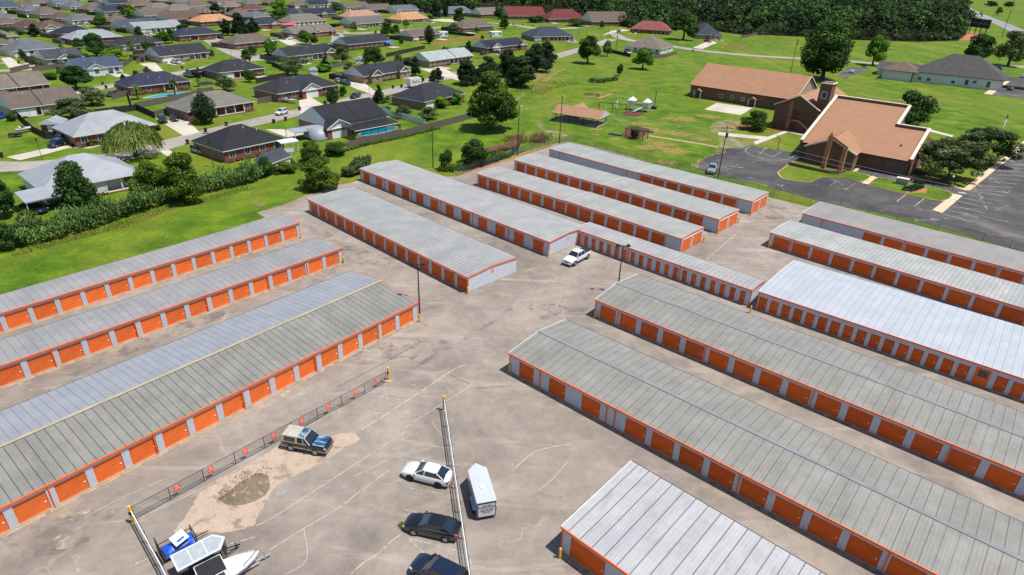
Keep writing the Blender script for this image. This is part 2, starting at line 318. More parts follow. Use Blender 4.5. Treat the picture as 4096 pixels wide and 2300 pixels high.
DR=[('driveway',[(-115.39,138.89),(-110.88,136.81),(-108.45,142.47),(-107.10,147.92),(-102.23,148.13),(-99.55,155.10),(-102.56,158.16),(-107.79,150.13),(-111.62,146.86)]),
('driveway',[(-103.35,180.60),(-98.21,178.25),(-96.29,183.04),(-84.35,166.88),(-86.38,162.28)]),('driveway',[(-72.43,212.36),(-69.60,217.16),(-60.62,203.99),(-65.44,192.16)]),
('driveway',[(-72.66,256.15),(-67.12,262.19),(-57.52,245.77),(-51.41,232.61),(-50.93,226.99),(-58.42,235.18)]),('driveway',[(-69.10,172.55),(-60.00,173.92),(-56.13,175.68),(-53.80,171.42),(-59.75,164.03)]),
('driveway',[(-43.99,288.78),(-32.98,291.39),(-25.03,271.46),(-24.15,261.83),(-32.92,272.26)]),('driveway',[(104.05,407.61),(107.91,401.42),(127.97,441.38),(126.85,455.65)]),('driveway',[(54.49,459.75),(64.88,483.61),(80.47,507.62),(76.93,514.07),(66.01,498.54)]),
('driveway',[(-85.35,147.71),(-83.76,149.27),(-77.68,143.10),(-76.11,138.43)]),('driveway',[(-159.10,275.36),(-154.55,279.42),(-140.05,258.24),(-141.35,255.44)]),('driveway',[(-217.78,276.54),(-217.46,281.31),(-199.37,262.32),(-199.50,276.71),(-194.24,269.20),(-191.75,254.84),(-197.71,253.42)]),
('driveway',[(-97.57,209.44),(-96.42,211.33),(-86.79,197.18),(-87.10,194.20)]),('driveway',[(-135.12,373.86),(-132.70,384.99),(-119.01,359.67),(-121.15,350.01)]),('driveway',[(-72.11,550.81),(-55.05,548.43),(-51.65,521.87),(-68.45,528.37)]),
('patio',[(-80.31,117.33),(-76.93,120.76),(-78.51,127.80),(-80.20,125.57),(-82.31,121.41)]),('patio',[(-147.07,210.40),(-144.87,212.60),(-139.06,208.46),(-140.06,204.90)]),('patio',[(63.65,221.49),(71.31,234.00),(82.00,227.15),(73.71,213.69)]),
('walkway',[(59.31,188.20),(58.28,184.44),(71.38,180.55),(81.10,191.44),(84.44,187.06),(86.29,190.96),(82.41,194.15),(72.84,184.79)]),('walkway',[(66.28,177.90),(66.04,174.61),(81.23,191.79),(81.33,193.70)]),('walkway',[(129.66,203.91),(132.95,194.71),(131.07,192.60),(127.33,200.90)]),
('kerb_walk',[(81.99,151.40),(85.16,155.57),(86.22,155.70),(83.02,151.53)]),('kerb_walk',[(100.84,142.02),(101.66,139.26),(103.02,139.28),(159.82,197.08),(158.76,198.17),(102.60,140.78)]),('kerb_walk',[(86.12,124.79),(97.68,136.42),(98.81,135.19),(87.22,123.16)]),
('kerb_walk',[(193.82,274.74),(195.95,272.94),(241.89,325.73),(237.32,324.74)]),('kerb_walk',[(79.62,141.81),(85.26,148.17),(85.70,146.66),(80.70,141.20)]),('office_car_park',[(149.62,312.81),(149.48,304.25),(176.11,337.52),(179.80,345.14),(167.71,342.25)]),('office_lot',[(195.95,272.94),(242.46,325.85),(272.80,346.61),(216.24,258.98)])]
for i,(n,p) in enumerate(DR):
    m={'kerb_walk':WALKC,'office_car_park':CHLOT,'office_lot':CHLOT}.get(n,CONC); th=.12 if n=='kerb_walk' else 0
    sheet(n,p,.13 if th else .024+.002*(i%5),m,thick=th)
# islands of the church car park: raised, kerbed
KERB=concmat('kerb_stone',('#a07a52','#b08a60','#b99872'))
for p in ([(62.43,148.24),(64.76,151.38),(70.13,158.52),(74.20,158.59),(75.11,156.49),(81.99,151.40),(84.81,147.72),(79.75,142.56),(77.85,144.97),(71.97,145.44),(68.07,141.59),(65.53,141.52),(61.89,143.50)],[(80.70,141.20),(85.91,147.07),(89.23,144.40),(94.69,141.69),(97.66,136.75),(91.75,130.86),(85.35,135.75)]):
    cx=sum(x for x,y in p)/len(p); cy=sum(y for x,y in p)/len(p)
    q=smoothline(p+[p[0]],3)[:-1]
    sheet('kerb',q,.12,KERB,thick=.12); sheet('lawn_island',[(cx+(x-cx)*.965,cy+(y-cy)*.965) for x,y in q],.135,GRASS)
sheet('bare_ground',[(89.50,139.32),(93.60,139.78),(91.27,136.06),(86.33,135.52)],.15,RED,jit=.1)
sheet('planting_bed',[(124.68,193.51),(120.48,182.13),(99.89,155.24),(102.78,143.71),(100.95,146.51),(97.10,152.40)],.02,MULCH,jit=.15)
# church bay lines
for a,c in ([((86.93,122.85)),((90.55,118.77))],[((89.78,125.75)),((93.49,121.52))],[((92.43,128.44)),((96.44,124.38))],[((95.41,131.25)),((99.48,127.46))],[((98.03,134.12)),((102.31,130.40))],[((103.36,139.10)),((108.49,136.17))],[((104.32,140.26)),((111.22,139.06))],[((107.78,143.91)),((114.94,142.66))],[((110.97,147.05)),((118.17,145.83))],[((114.21,150.39)),((121.53,149.12))],[((117.85,153.89)),((125.22,152.48))],[((121.25,157.15)),((128.80,155.78))],[((124.57,160.60)),((132.23,159.17))],[((128.03,164.00)),((136.09,162.73))],[((131.75,167.73)),((139.80,166.40))],[((135.11,171.06)),((143.28,169.68))],[((81.45,129.78)),((86.49,135.20))],[((83.88,127.25)),((89.23,132.85))],
    [((71.25,139.41)),((74.69,143.10))],[((73.72,136.87)),((78.35,142.03))],[((200.66,279.45)),((209.61,277.76))],[((209.42,289.42)),((219.12,287.73))],[((153.90,318.22)),((156.69,312.93))],[((161.01,327.54)),((163.22,321.83))],[((167.08,335.40)),((171.17,332.44))]):
    sheet('bay_line',ribbon([a,c],.14),.034,LINE if a[0]>80 else FADE)
sheet('entry_stripes',[(99.78,138.22),(101.03,137.53),(100.46,136.79),(99.21,137.47)],.036,LINE)
sheet('court_line',ribbon(smoothline([(64.04,173.06),(61.50,169.31),(60.80,166.23),(61.43,162.46),(64.34,160.05),(66.14,159.37),(68.98,160.18),(71.04,162.30),(74.16,166.04)]),.12),.034,LINE)
sheet('court_key',ribbon([(68.13,172.26),(63.88,165.17),(65.69,163.96),(66.26,162.62),(67.49,163.91),(70.89,168.26)],.12),.034,LINE)
# dirt, gravel, wear
for n,p,m,jit in (('gravel_path',[(60.53,200.03),(69.22,208.48),(71.76,203.17),(66.27,194.28),(62.85,188.73),(62.64,185.99),(62.51,177.92),(64.64,174.95),(60.43,170.18),(55.53,169.01),(55.63,174.24),(59.09,183.70),(57.14,189.44)],GRAV,.9),('gravel_track',[(5.44,193.39),(6.98,194.98),(8.13,183.00),(11.82,182.35),(14.48,176.91),(13.07,174.25),(9.58,176.20),(6.97,182.82)],GRAV,.5),
    ('bare_strip',[(-2.31,225.15),(0.76,234.92),(4.86,247.71),(7.31,256.87),(10.56,274.17),(14.01,288.10),(21.31,308.84),(21.17,302.69),(16.13,287.21),(11.56,267.01),(8.38,252.68),(1.48,235.05),(-0.24,225.53)],DIRT,.5),('bare_bank',[(7.60,293.66),(11.29,298.88),(15.18,295.41),(10.79,281.97),(5.64,263.40),(5.13,270.51)],DIRT,.7),
    ('worn_path',ribbon(smoothline([(37.28,180.80),(43.16,177.66),(48.83,174.50),(54.67,170.74)]),1.5),dirtmat('thin_grass_path','#8d8560','#a39a72'),.2),('eroded_strip',ribbon(smoothline([(136.14,265.87),(138.06,259.84),(144.87,253.98),(158.22,256.43),(166.05,253.89),(172.82,249.32)]),2.8),DIRT,.7),
    ('bare_verge',[(42.41,150.72),(45.20,156.25),(50.06,161.45),(54.23,164.38),(55.62,166.52),(53.51,166.54),(48.49,160.31),(44.94,153.16),(43.53,149.20)],DIRT,.5),('red_bank',ribbon(smoothline([(10.35,168.78),(3.85,160.57),(-1.13,152.54),(-1.12,152.10),(-6.75,145.30),(-13.62,136.50)]),1.0),RED,.2),
    ('clay_bank',[(336.88,526.69),(404.19,622.18),(399.86,602.66),(382.32,556.10),(374.01,538.71),(354.48,525.43)],RED,1.5),('bare_patch',[(-49.61,114.25),(-51.55,116.31),(-51.98,117.43),(-50.08,117.05),(-47.96,114.42),(-47.92,112.77)],DIRT,.5),('clay_patch',[(132.26,437.09),(143.84,443.48),(147.78,425.63),(135.71,407.02),(124.15,408.55)],alphaedge(dirtmat('thin_clay_grass','#7a6b38','#8a7a44'),.15,.4,.75),1.2),
    ('hedge_verge',ribbon(smoothline([(-76.80,87.61),(-75.02,92.99),(-70.26,98.52),(-66.80,102.98),(-64.19,110.02),(-59.15,116.66)]),1.6),alphaedge(dirtmat('dry_thatch','#665c32','#87743f'),.9,.38,.66),.7),('flower_bed',[(23.77,239.27),(29.35,247.33),(32.94,249.06),(29.53,238.42),(25.55,234.83)],dirtmat('garden_soil','#6b6a3a','#7e6c4c'),.3),('flower_bed',[(28.11,235.31),(34.37,245.24),(35.39,244.43),(29.44,234.25)],dirtmat('garden_clay','#9a6a4a','#a87a58'),.2),
    ('planting_bed',[(64.27,200.62),(62.63,193.72),(75.71,193.14),(82.30,192.24),(82.09,194.10),(77.61,196.00)],dirtmat('pine_straw','#7c4a2c','#95603c'),.2)):
    sheet(n,p,.022 if n!='gravel_path' else .026,m,jit=jit)
for (x,y),s in (((22.14,179.75),1.6),((27.22,175.39),2.2),((32.44,199.03),2),((37.15,195.70),3.2),((39.60,188.97),4),((43.40,185.84),4.5),((47.36,184.03),3.5),((51.50,204.18),5.5),((62.28,210.31),4.5),((51.55,178.86),3.6),((39.26,171.96),4),((35.72,167.34),4.5),((41.77,164.67),4.5),((50.74,225.95),2),((23.11,186.48),2.5),((36.18,176.11),2.5),((37.34,154.37),3),((154.62,231.11),2),((39.91,270.58),1.2),((44.98,271.64),1.4),((32.69,264.36),1.2)):
    sheet('bare_patch',[(x+s*math.cos(t)*rnd.uniform(.6,1.2),y+s*.7*math.sin(t)*rnd.uniform(.6,1.2)) for t in [k*.42 for k in range(15)]],.02+rnd.random()*.004,alphaedge(dirtmat('thin_bare_soil','#8f7845','#b09263'),.8,.36,.66) if s>0 else DIRT)
# the yard's own wear
sheet('washed_sand',[(-27.43,36.96),(-26.44,36.80),(-24.92,37.07),(-23.25,37.04),(-21.99,37.41),(-20.95,38.09),(-21.10,38.94),(-20.93,41.58),(-20.23,43.21),(-18.54,44.57),(-17.25,45.97),(-16.16,47.27),(-14.63,49.08),(-15.33,49.95),(-16.82,49.87),(-17.75,49.21),(-22.37,49.87),(-22.21,47.95),(-23.79,45.63),(-24.85,44.13),(-26.23,43.04),(-27.17,41.29),(-27.17,39.22)],.008,SAND,jit=.12)
for p in ([(-36.69,35.84),(-36.14,36.37),(-34.81,35.82),(-34.74,34.94),(-35.76,34.80)],[(-34.74,34.94),(-33.98,34.49),(-32.23,32.81),(-32.49,32.62),(-34.11,34.20)],[(-38.12,38.38),(-36.48,38.46),(-35.58,39.50),(-35.39,38.62),(-36.50,37.70)],[(19.94,50.92),(21.39,48.78),(24.19,45.25),(24.46,43.99),(22.19,44.89),(19.52,47.28),(16.62,49.69)]): sheet('sand_film',p,.009,FROST,jit=.3)
sheet('weedy_soil',[(-25.39,40.66),(-24.82,41.40),(-24.25,42.64),(-23.16,43.95),(-22.61,43.98),(-21.84,43.63),(-21.27,42.29),(-21.28,41.33),(-21.90,40.60),(-22.80,40.10),(-24.03,39.92)],.014,alphaedge(dirtmat('weedy_silt','#5f5445','#8a7b68'),1.6,.36,.56),jit=.35)
for i,(pts,wd,mm) in enumerate(([[(-10.37,50.44),(-10.86,49.73),(-13.56,46.50),(-16.74,42.51),(-19.90,38.67),(-20.87,37.88)],.11,SEAM],[[(-10.96,44.95),(-13.38,41.70),(-14.35,40.26),(-16.80,37.74),(-18.90,35.43)],.11,SEAM],[[(-8.34,37.70),(-9.18,36.84),(-10.13,35.42),(-10.94,34.71),(-11.83,33.48)],.13,SEAM],[[(-10.94,47.96),(-12.23,47.05)],.08,SEAM],[[(-11.33,46.40),(-12.37,45.41),(-13.93,44.02)],.08,SEAM],
    [[(-5.30,62.76),(-6.92,61.22),(-11.00,55.52),(-14.86,50.52)],.16,SEAM],[[(0.10,77.04),(-3.42,71.67),(-8.02,65.85),(-11.12,61.98),(-13.02,59.46)],.9,STAIN],[[(-13.02,59.46),(-15.82,56.66),(-20.55,50.52)],.12,SEAM],[[(-4.07,58.85),(-6.88,55.58),(-10.48,51.07)],.1,SEAM],[[(-4.43,59.02),(-6.86,60.63)],.09,DARKSEAM],[[(-3.81,58.30),(0.40,58.93)],.09,DARKSEAM],
    [[(-19.14,57.57),(-15.27,62.14),(-11.42,67.23)],.09,DARKSEAM],[[(-12.17,72.35),(-10.69,71.16)],.08,DARKSEAM],[[(-30.90,38.17),(-27.41,41.63),(-23.79,45.63)],.10,SEAM],[[(-35.47,38.07),(-33.48,40.52),(-30.92,42.93)],.08,SEAM],[[(-29.09,33.40),(-27.47,34.77)],.08,SEAM],[[(2.75,42.71),(4.36,44.41),(6.01,47.01)],.08,SEAM],[[(0.62,45.39),(3.03,48.26),(6.56,49.46)],.12,SEAM],[[(-16.80,37.74),(-15.62,34.71),(-16.82,33.27)],.08,SEAM],
    [[(-35.96,104.29),(-34.34,107.36)],.16,FADE],[[(-30.19,98.50),(-28.51,101.29)],.16,FADE],[[(-24.48,94.85),(-23.46,96.99)],.14,FADE],[[(-23.01,92.60),(-21.22,94.93)],.16,FADE],[[(-10.78,49.29),(-5.96,48.15)],.12,FADE],[[(-10.26,46.32),(-5.25,46.03)],.12,FADE],[[(-9.20,42.87),(-4.48,41.95)],.12,FADE],[[(-8.75,40.18),(-6.60,39.72)],.12,FADE],[[(-7.91,37.15),(-3.33,35.95)],.12,FADE],[[(-7.90,37.10),(-5.92,35.31)],.12,FADE],
    [[(-11.27,58.51),(-9.08,58.17)],.14,FADE],[[(-14.47,56.02),(-10.13,55.48)],.14,FADE],[[(-14.88,53.41),(-12.27,52.98)],.14,FADE],[[(31.22,103.19),(41.09,116.34)],.25,FADE],[[(30.70,94.08),(40.45,107.70)],.3,FADE],[[(-20.45,36.75),(-22.43,35.86)],.12,FADE],[[(-27.30,35.07),(-28.86,33.68)],.1,FADE])):
    sheet('seal_line' if mm in(SEAM,DARKSEAM) else 'faded_line',ribbon(smoothline(pts,4),wd*.75),.018+.0015*(i%4),mm,jit=.0)
rs=random.Random(5)
for p in ([(-40.85,35.66),(-36.84,38.23),(-32.80,40.09),(-33.65,35.77),(-37.83,33.67)],[(-19.30,66.70),(-13.46,68.99),(-6.95,67.52),(-12.42,62.74),(-18.08,61.55)],[(-50.07,55.55),(-46.56,64.89),(-38.48,74.77),(-35.48,76.70),(-40.76,68.10),(-49.60,56.49)],[(-37.28,105.12),(-28.65,99.07),(-16.74,88.66),(-24.67,89.45),(-33.60,98.62)],[(1.49,78.87),(11.30,78.14),(9.75,76.33),(4.19,74.03)],[(3.17,34.19),(6.52,36.72),(8.07,35.81),(7.11,34.26)],[(46.64,126.72),(53.57,128.71),(56.35,119.50),(49.04,115.52)]): sheet('dark_wear',p,.0075,STAIN,jit=.5)
for x,y in ((-24.41,55.98),(-23.07,56.24),(-26.08,54.13)): sheet('wash_spot',[(x+.75*math.cos(t),y+.75*math.sin(t)) for t in [k*.45 for k in range(14)]],.016,FROST)
for off in (0,.9): sheet('tyre_mark',ribbon(smoothline([(x+off,y) for x,y in ((6.96,83.92),(7.31,82.04),(6.90,79.87),(6.09,77.47))]),.2),.017,FROST)
sheet('forest_floor',[(-138.71,649.87),(-83.99,595.98),(-54.77,635.34),(-9.78,682.59),(26.17,636.80),(59.63,622.45),(78.22,542.27),(88.70,509.29),(125.86,560.98),(141.37,540.88),(161.73,503.71),(183.81,507.73),(215.60,504.37),(237.01,494.47),(288.91,496.36),(332.52,518.49),(438.75,681.20),(554.61,884.08),(839.66,1379.58),(1258.72,2118.37),(520.71,1810.60),(5.14,1729.18),(-316.29,1102.44)],.05,dirtmat('leaf_litter','#1c1f10','#2e2c18'))
sheet('pond',[(-16.43,141.87),(-14.67,144.89),(-12.16,145.61),(-3.58,152.67),(-1.26,160.36),(1.01,168.73),(0.28,159.61),(-1.17,154.77),(-6.33,146.34),(-11.73,140.49)],.03,WATER,jit=.3)
# ---------------- storage buildings
WALLW=ribbed('ribbed_white_wall','#c3c6cf',.3,0,.55); WALLE=ribbed('ribbed_end_wall','#c9cdd2',.3,1,.55); PIER=ribbed('white_pier_metal','#c4c7ce',.15,0,.5)
def doormat(name,col,amp=1.): 
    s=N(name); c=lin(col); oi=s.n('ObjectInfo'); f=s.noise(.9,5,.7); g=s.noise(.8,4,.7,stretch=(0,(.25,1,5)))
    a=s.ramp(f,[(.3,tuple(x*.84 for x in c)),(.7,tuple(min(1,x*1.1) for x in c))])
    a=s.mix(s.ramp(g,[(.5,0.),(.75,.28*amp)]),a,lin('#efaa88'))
    v=s.math('MODULO',s.math('ADD',axis(s,2),100.),.105)
    a=s.mix(s.math('MULTIPLY',s.math('LESS_THAN',v,.018),.4),a,tuple(x*.35 for x in c))
    sl=s.math('MODULO',s.math('ADD',axis(s,2),100.),.36); a=s.mix(s.math('MULTIPLY',s.math('LESS_THAN',sl,.09),.3),a,tuple(x*.6 for x in c))  # broad bands: striping of slat reflections painted into the colour
    a=s.mix(1.,a,s.ramp(oi.outputs['Random'],[(0,.85),(1,1.12)]),'MULTIPLY')
    h=s.math('ABSOLUTE',s.math('SUBTRACT',v,.05)); return s.out(a,.45,s.math('MULTIPLY',h,20.),.016,0,.35)
DOOR=doormat('roll_up_door_orange','#df5f0f',.4)
SILT=alphaedge(dirtmat('silt_line','#8f7f6a','#a8967f'),.9,.3,.5)
BASE=concmat('slab_edge',('#9b9186','#aaa093','#b8ad9e'))
doorcache={}
def storage(label,A,E,width,roofm,roofm2=None,h=2.62,ridge=.5,doors=(),spouts=(),rise=.35,blanks=(),endR=None,fade_glare_door=False,letter=None,endL='white',ext=(0,0),orange_rake=(False,True),win=None,cap=None,hd=.36,group='long storage buildings'):
    ax=math.atan2(E[1]-A[1],E[0]-A[0]); L=math.hypot(E[0]-A[0],E[1]-A[1]); x0=-ext[0]; x1=L+ext[1]
    t=thing('storage_building',label,'storage building',A[0],A[1],ax,group)
    RC=.14; top=h-.1; b=MB()
    # shell, piers and header; the doors sit back between the piers
    ds=sorted(doors); xs=[x0]
    b.box(x0,x1,RC,width,.12,top,WALLW)
    b.box(x0,x1,.0,RC,top-hd,top,PIER)
    cur=x0
    for (a,c) in ds+[(x1,x1)]:
        if a-cur>.02: b.box(cur,a,0,RC,.12,top-hd,PIER)
        cur=c
    b.box(x0+.001,x1-.001,-.02,width+.02,0,.12,BASE); b.box(x0,x1,-.42,-.021,.0,.035,SILT)
    for zz,yy in ((0,None),): pass
    b.box(x0-.012,x0,.02,width-.02,.12,top,WALLE); b.box(x1,x1+.012,.02,width-.02,.12,top,WALLE)
    hr=h+rise
    if ridge:
        ym=width*ridge
        for xx in (x0-.011,x1+.011): b.add([(xx,0,top),(xx,width,top),(xx,ym,hr-.12)],[(0,1,2) if xx>0 else (0,2,1)],WALLE)
    b.build('wall',None,t)
    for (a,c) in ds:
        k=(round(c-a,2),h,fade_glare_door)
        if k not in doorcache:
            d=MB(); w=c-a; hh=top-hd-.12; d.box(0,w,RC-.05,RC-.002,.12,.12+hh); d.box(.06,w-.06,RC-.075,RC-.051,.14,.2)
            o=d.build('roll_up_door',DOOR_FADE_GLARE if fade_glare_door else DOOR,t); doorcache[k]=o.data
            hb=MB(); hb.box(w-.3,w-.16,RC-.1,RC-.051,.95,1.05,WHITE); ho=hb.build('door_latch',WHITE,o)
            doorcache[(k,'h')]=ho.data; o.location=(a,0,0)
        else:
            o=bpy.data.objects.new('roll_up_door',doorcache[k]); COL.objects.link(o); o.parent=t; o.location=(a,0,0)
            ho=bpy.data.objects.new('door_latch',doorcache[(k,'h')]); COL.objects.link(ho); ho.parent=o
    if win:
        a,c=win; o=MB().box(a,c,-.03,.0,.12,top-.35,ORG).build('door',ORG,t); MB().box(a+.35,c-.2,-.05,-.031,1.25,top-.6).build('window',DGLASS,o)
    # roof
    ov=.06; r=MB(); ym=width*ridge if ridge else None; th=.06
    if ridge:
        prof=[(-ov,h-.0),(ym,hr),(width+ov*.4,h)]
    else: prof=[(-ov,h),(width+ov*.4,h+rise)]
    up_=[[(x,y,z) for y,z in prof] for x in (x0-.08,x1+.08)]; n=len(prof)
    vs=up_[0]+up_[1]+[(x,y,z-th) for x,y,z in up_[0]]+[(x,y,z-th) for x,y,z in up_[1]]
    fs=[(i,n+i,n+i+1,i+1) for i in range(n-1)]+[(2*n+i,2*n+i+1,3*n+i+1,3*n+i) for i in range(n-1)]
    fs+=[(i,i+1,2*n+i+1,2*n+i) for i in range(n-1)]+[(n+i,3*n+i,3*n+i+1,n+i+1) for i in range(n-1)]+[(0,2*n,3*n,n),(n-1,2*n-1,4*n-1,3*n-1)]
    fs2=[fs[1]] if (roofm2 and ridge) else []; r.add(vs,[q for q in fs if q not in fs2],roofm)
    if fs2: r.add(vs,fs2,roofm2)
    ro=r.build('roof',roofm,t)
    if ridge and cap: 
        k=MB(); s0=rise/ym; s1=rise/(width-ym); k.add([(x0-.09,ym-.22,hr+.035-.22*s0),(x0-.09,ym,hr+.035),(x0-.09,ym+.22,hr+.035-.22*s1),(x1+.09,ym-.22,hr+.035-.22*s0),(x1+.09,ym,hr+.035),(x1+.09,ym+.22,hr+.035-.22*s1)],[(0,3,4,1),(1,4,5,2)])
        k.build('ridge_cap',M('ridge_cap_'+cap.strip('#'),cap,.7,.15,.8),t)
        k=MB(); y0_=ym-.26; z0_=hr-.26*s0; k.box(x0,x1,y0_,y0_+.05,z0_+.005,z0_+.03); k.build('ridge_flashing',M('black_seal','#2a2c2e',.8,.2),t)
    # front gutter and rakes
    f=MB(); f.box(x0-.1,x1+.1,-ov-.10,-ov+.0,h-.15,h+.015); f.build('fascia',ORG,t)
    g=MB(); yb=width+ov*.4; zb=(h if ridge else h+rise)
    nseg=max(1,int((x1-x0)/3)); 
    g.box(x0-.1,x1+.1,yb,yb+.12,zb-.16,zb-.02); g.build('rear_gutter',M('dark_gutter','#38383a',.6,.3),t)
    for e,xx in ((0,x0-.14),(1,x1+.08)):
        if (e==0 and ext[0]>1) or (e==1 and ext[1]>1): continue
        k=MB()
        for i in range(n-1): k.bar((xx+.03,prof[i][0],prof[i][1]-.06),(xx+.03,prof[i+1][0],prof[i+1][1]-.06),.06,.17)
        k.build('rake_trim',ORG if orange_rake[e] else M('pale_rake_trim','#ccd0cc',.5,.1),t)
        k=MB(); cx=xx+(.14 if e==0 else -.08); k.box(cx-.005,cx+.085 if e==0 else cx+.09,-.035,.06,.0,h-.1); k.build('corner_trim',ORG,t)
    for s_ in spouts: 
        k=MB(); k.box(s_-.05,s_+.05,-.09,-.005,.05,h-.1); k.bar((s_,-.06,h-.12),(s_,-ov-.03,h-.05),.1,.1); k.build('downspout',ORG,t)
    if letter:
        pl=MB().box(x1+.013,x1+.04,width*.47,width*.47+.55,1.75,2.3,ORG if letter=='D' else WHITE).build('letter_plate',None,t); text(t,letter,.5,(x1+.045,width*.47+.27,2.02),(R(90),0,R(90)),WHITE if letter=='D' else BLACK,ext=.006)
    if endR:
        for i,(a,c) in enumerate(endR):
            k=MB(); k.box(x1+.013,x1+.05,a,c,.12,top-hd-.05); k.build('end_door',DOOR2,t)
            k=MB(); k.box(x1+.013,x1+.085,a-.14,a-.0,.12,top-hd+.05); k.box(x1+.013,x1+.085,c,c+.14,.12,top-hd+.05); k.box(x1+.013,x1+.085,a,c,top-hd-.05,top-hd+.05); k.build('door_frame',WHITE,t)
    return t
DOOR_FADE_GLARE=doormat('faded_glare_roll_up_door','#f0702a',1.9)  # brighter, paler left-row doors: faded paint plus sun glare painted into the colour
DOOR2=M('end_door_orange','#dd6216',.42,.12,1.2)
RM={'L1':roofmetal('roof_blue_grey_weathered','#807f80','#908d8b','#998f88',lw=.05,dark=.42),'L2':roofmetal('roof_grey_weathered','#7d7d7e','#8d8b89','#958c86',lw=.05,dark=.4),'L3':roofmetal('roof_moss_grey_sheets','#72716a','#82807a','#958a7d',seam=.8,wv=1.1,lw=.07,dark=.2),'L3b':roofmetal('roof_blue_rear_sheets','#80848b','#8c8f94','#969595',seam=.8,lw=.05,dark=.35),
'M1':roofmetal('roof_silver_corrugated','#868684','#9c9c9a','#8c8a85',seam=.76,corr=.76,lw=.2,dark=.72),'M2':roofmetal('roof_light_silver_corrugated','#8d8c8a','#a09f9d','#908f8a',seam=.76,corr=.76,lw=.16,dark=.76),
'M4':roofmetal('roof_pale_green_grey','#8a8b86','#9b9b95','#8b897f',seam=.6,lw=.05,dark=.72),'R5':roofmetal('roof_mauve_grey','#827d79','#8e8985','#7b7670',seam=.91,lw=.03,dark=.7),'R4':roofmetal('roof_chalky_green_grey','#90918d','#a6a6a2','#807e77',seam=.6,lw=.1,dark=.7),
'R3':roofmetal('roof_new_white_metal','#9ca1a8','#a6abb1','#9a9ea3',seam=.91,lw=.05,dark=.5,wv=.3,cross=False,rough=.45),'R2':roofmetal('roof_dull_green_grey','#77756e','#878580','#90867a',seam=.95,lw=.06,dark=.34),'R0':roofmetal('roof_scuffed_white_metal','#98989b','#a8a8aa','#8b8378',seam=1.15,lw=.09,dark=.2,wv=1.2)}
def dr(s,p,w,n): return [(round(s+p*i,3),round(s+p*i+w,3)) for i in range(n)]
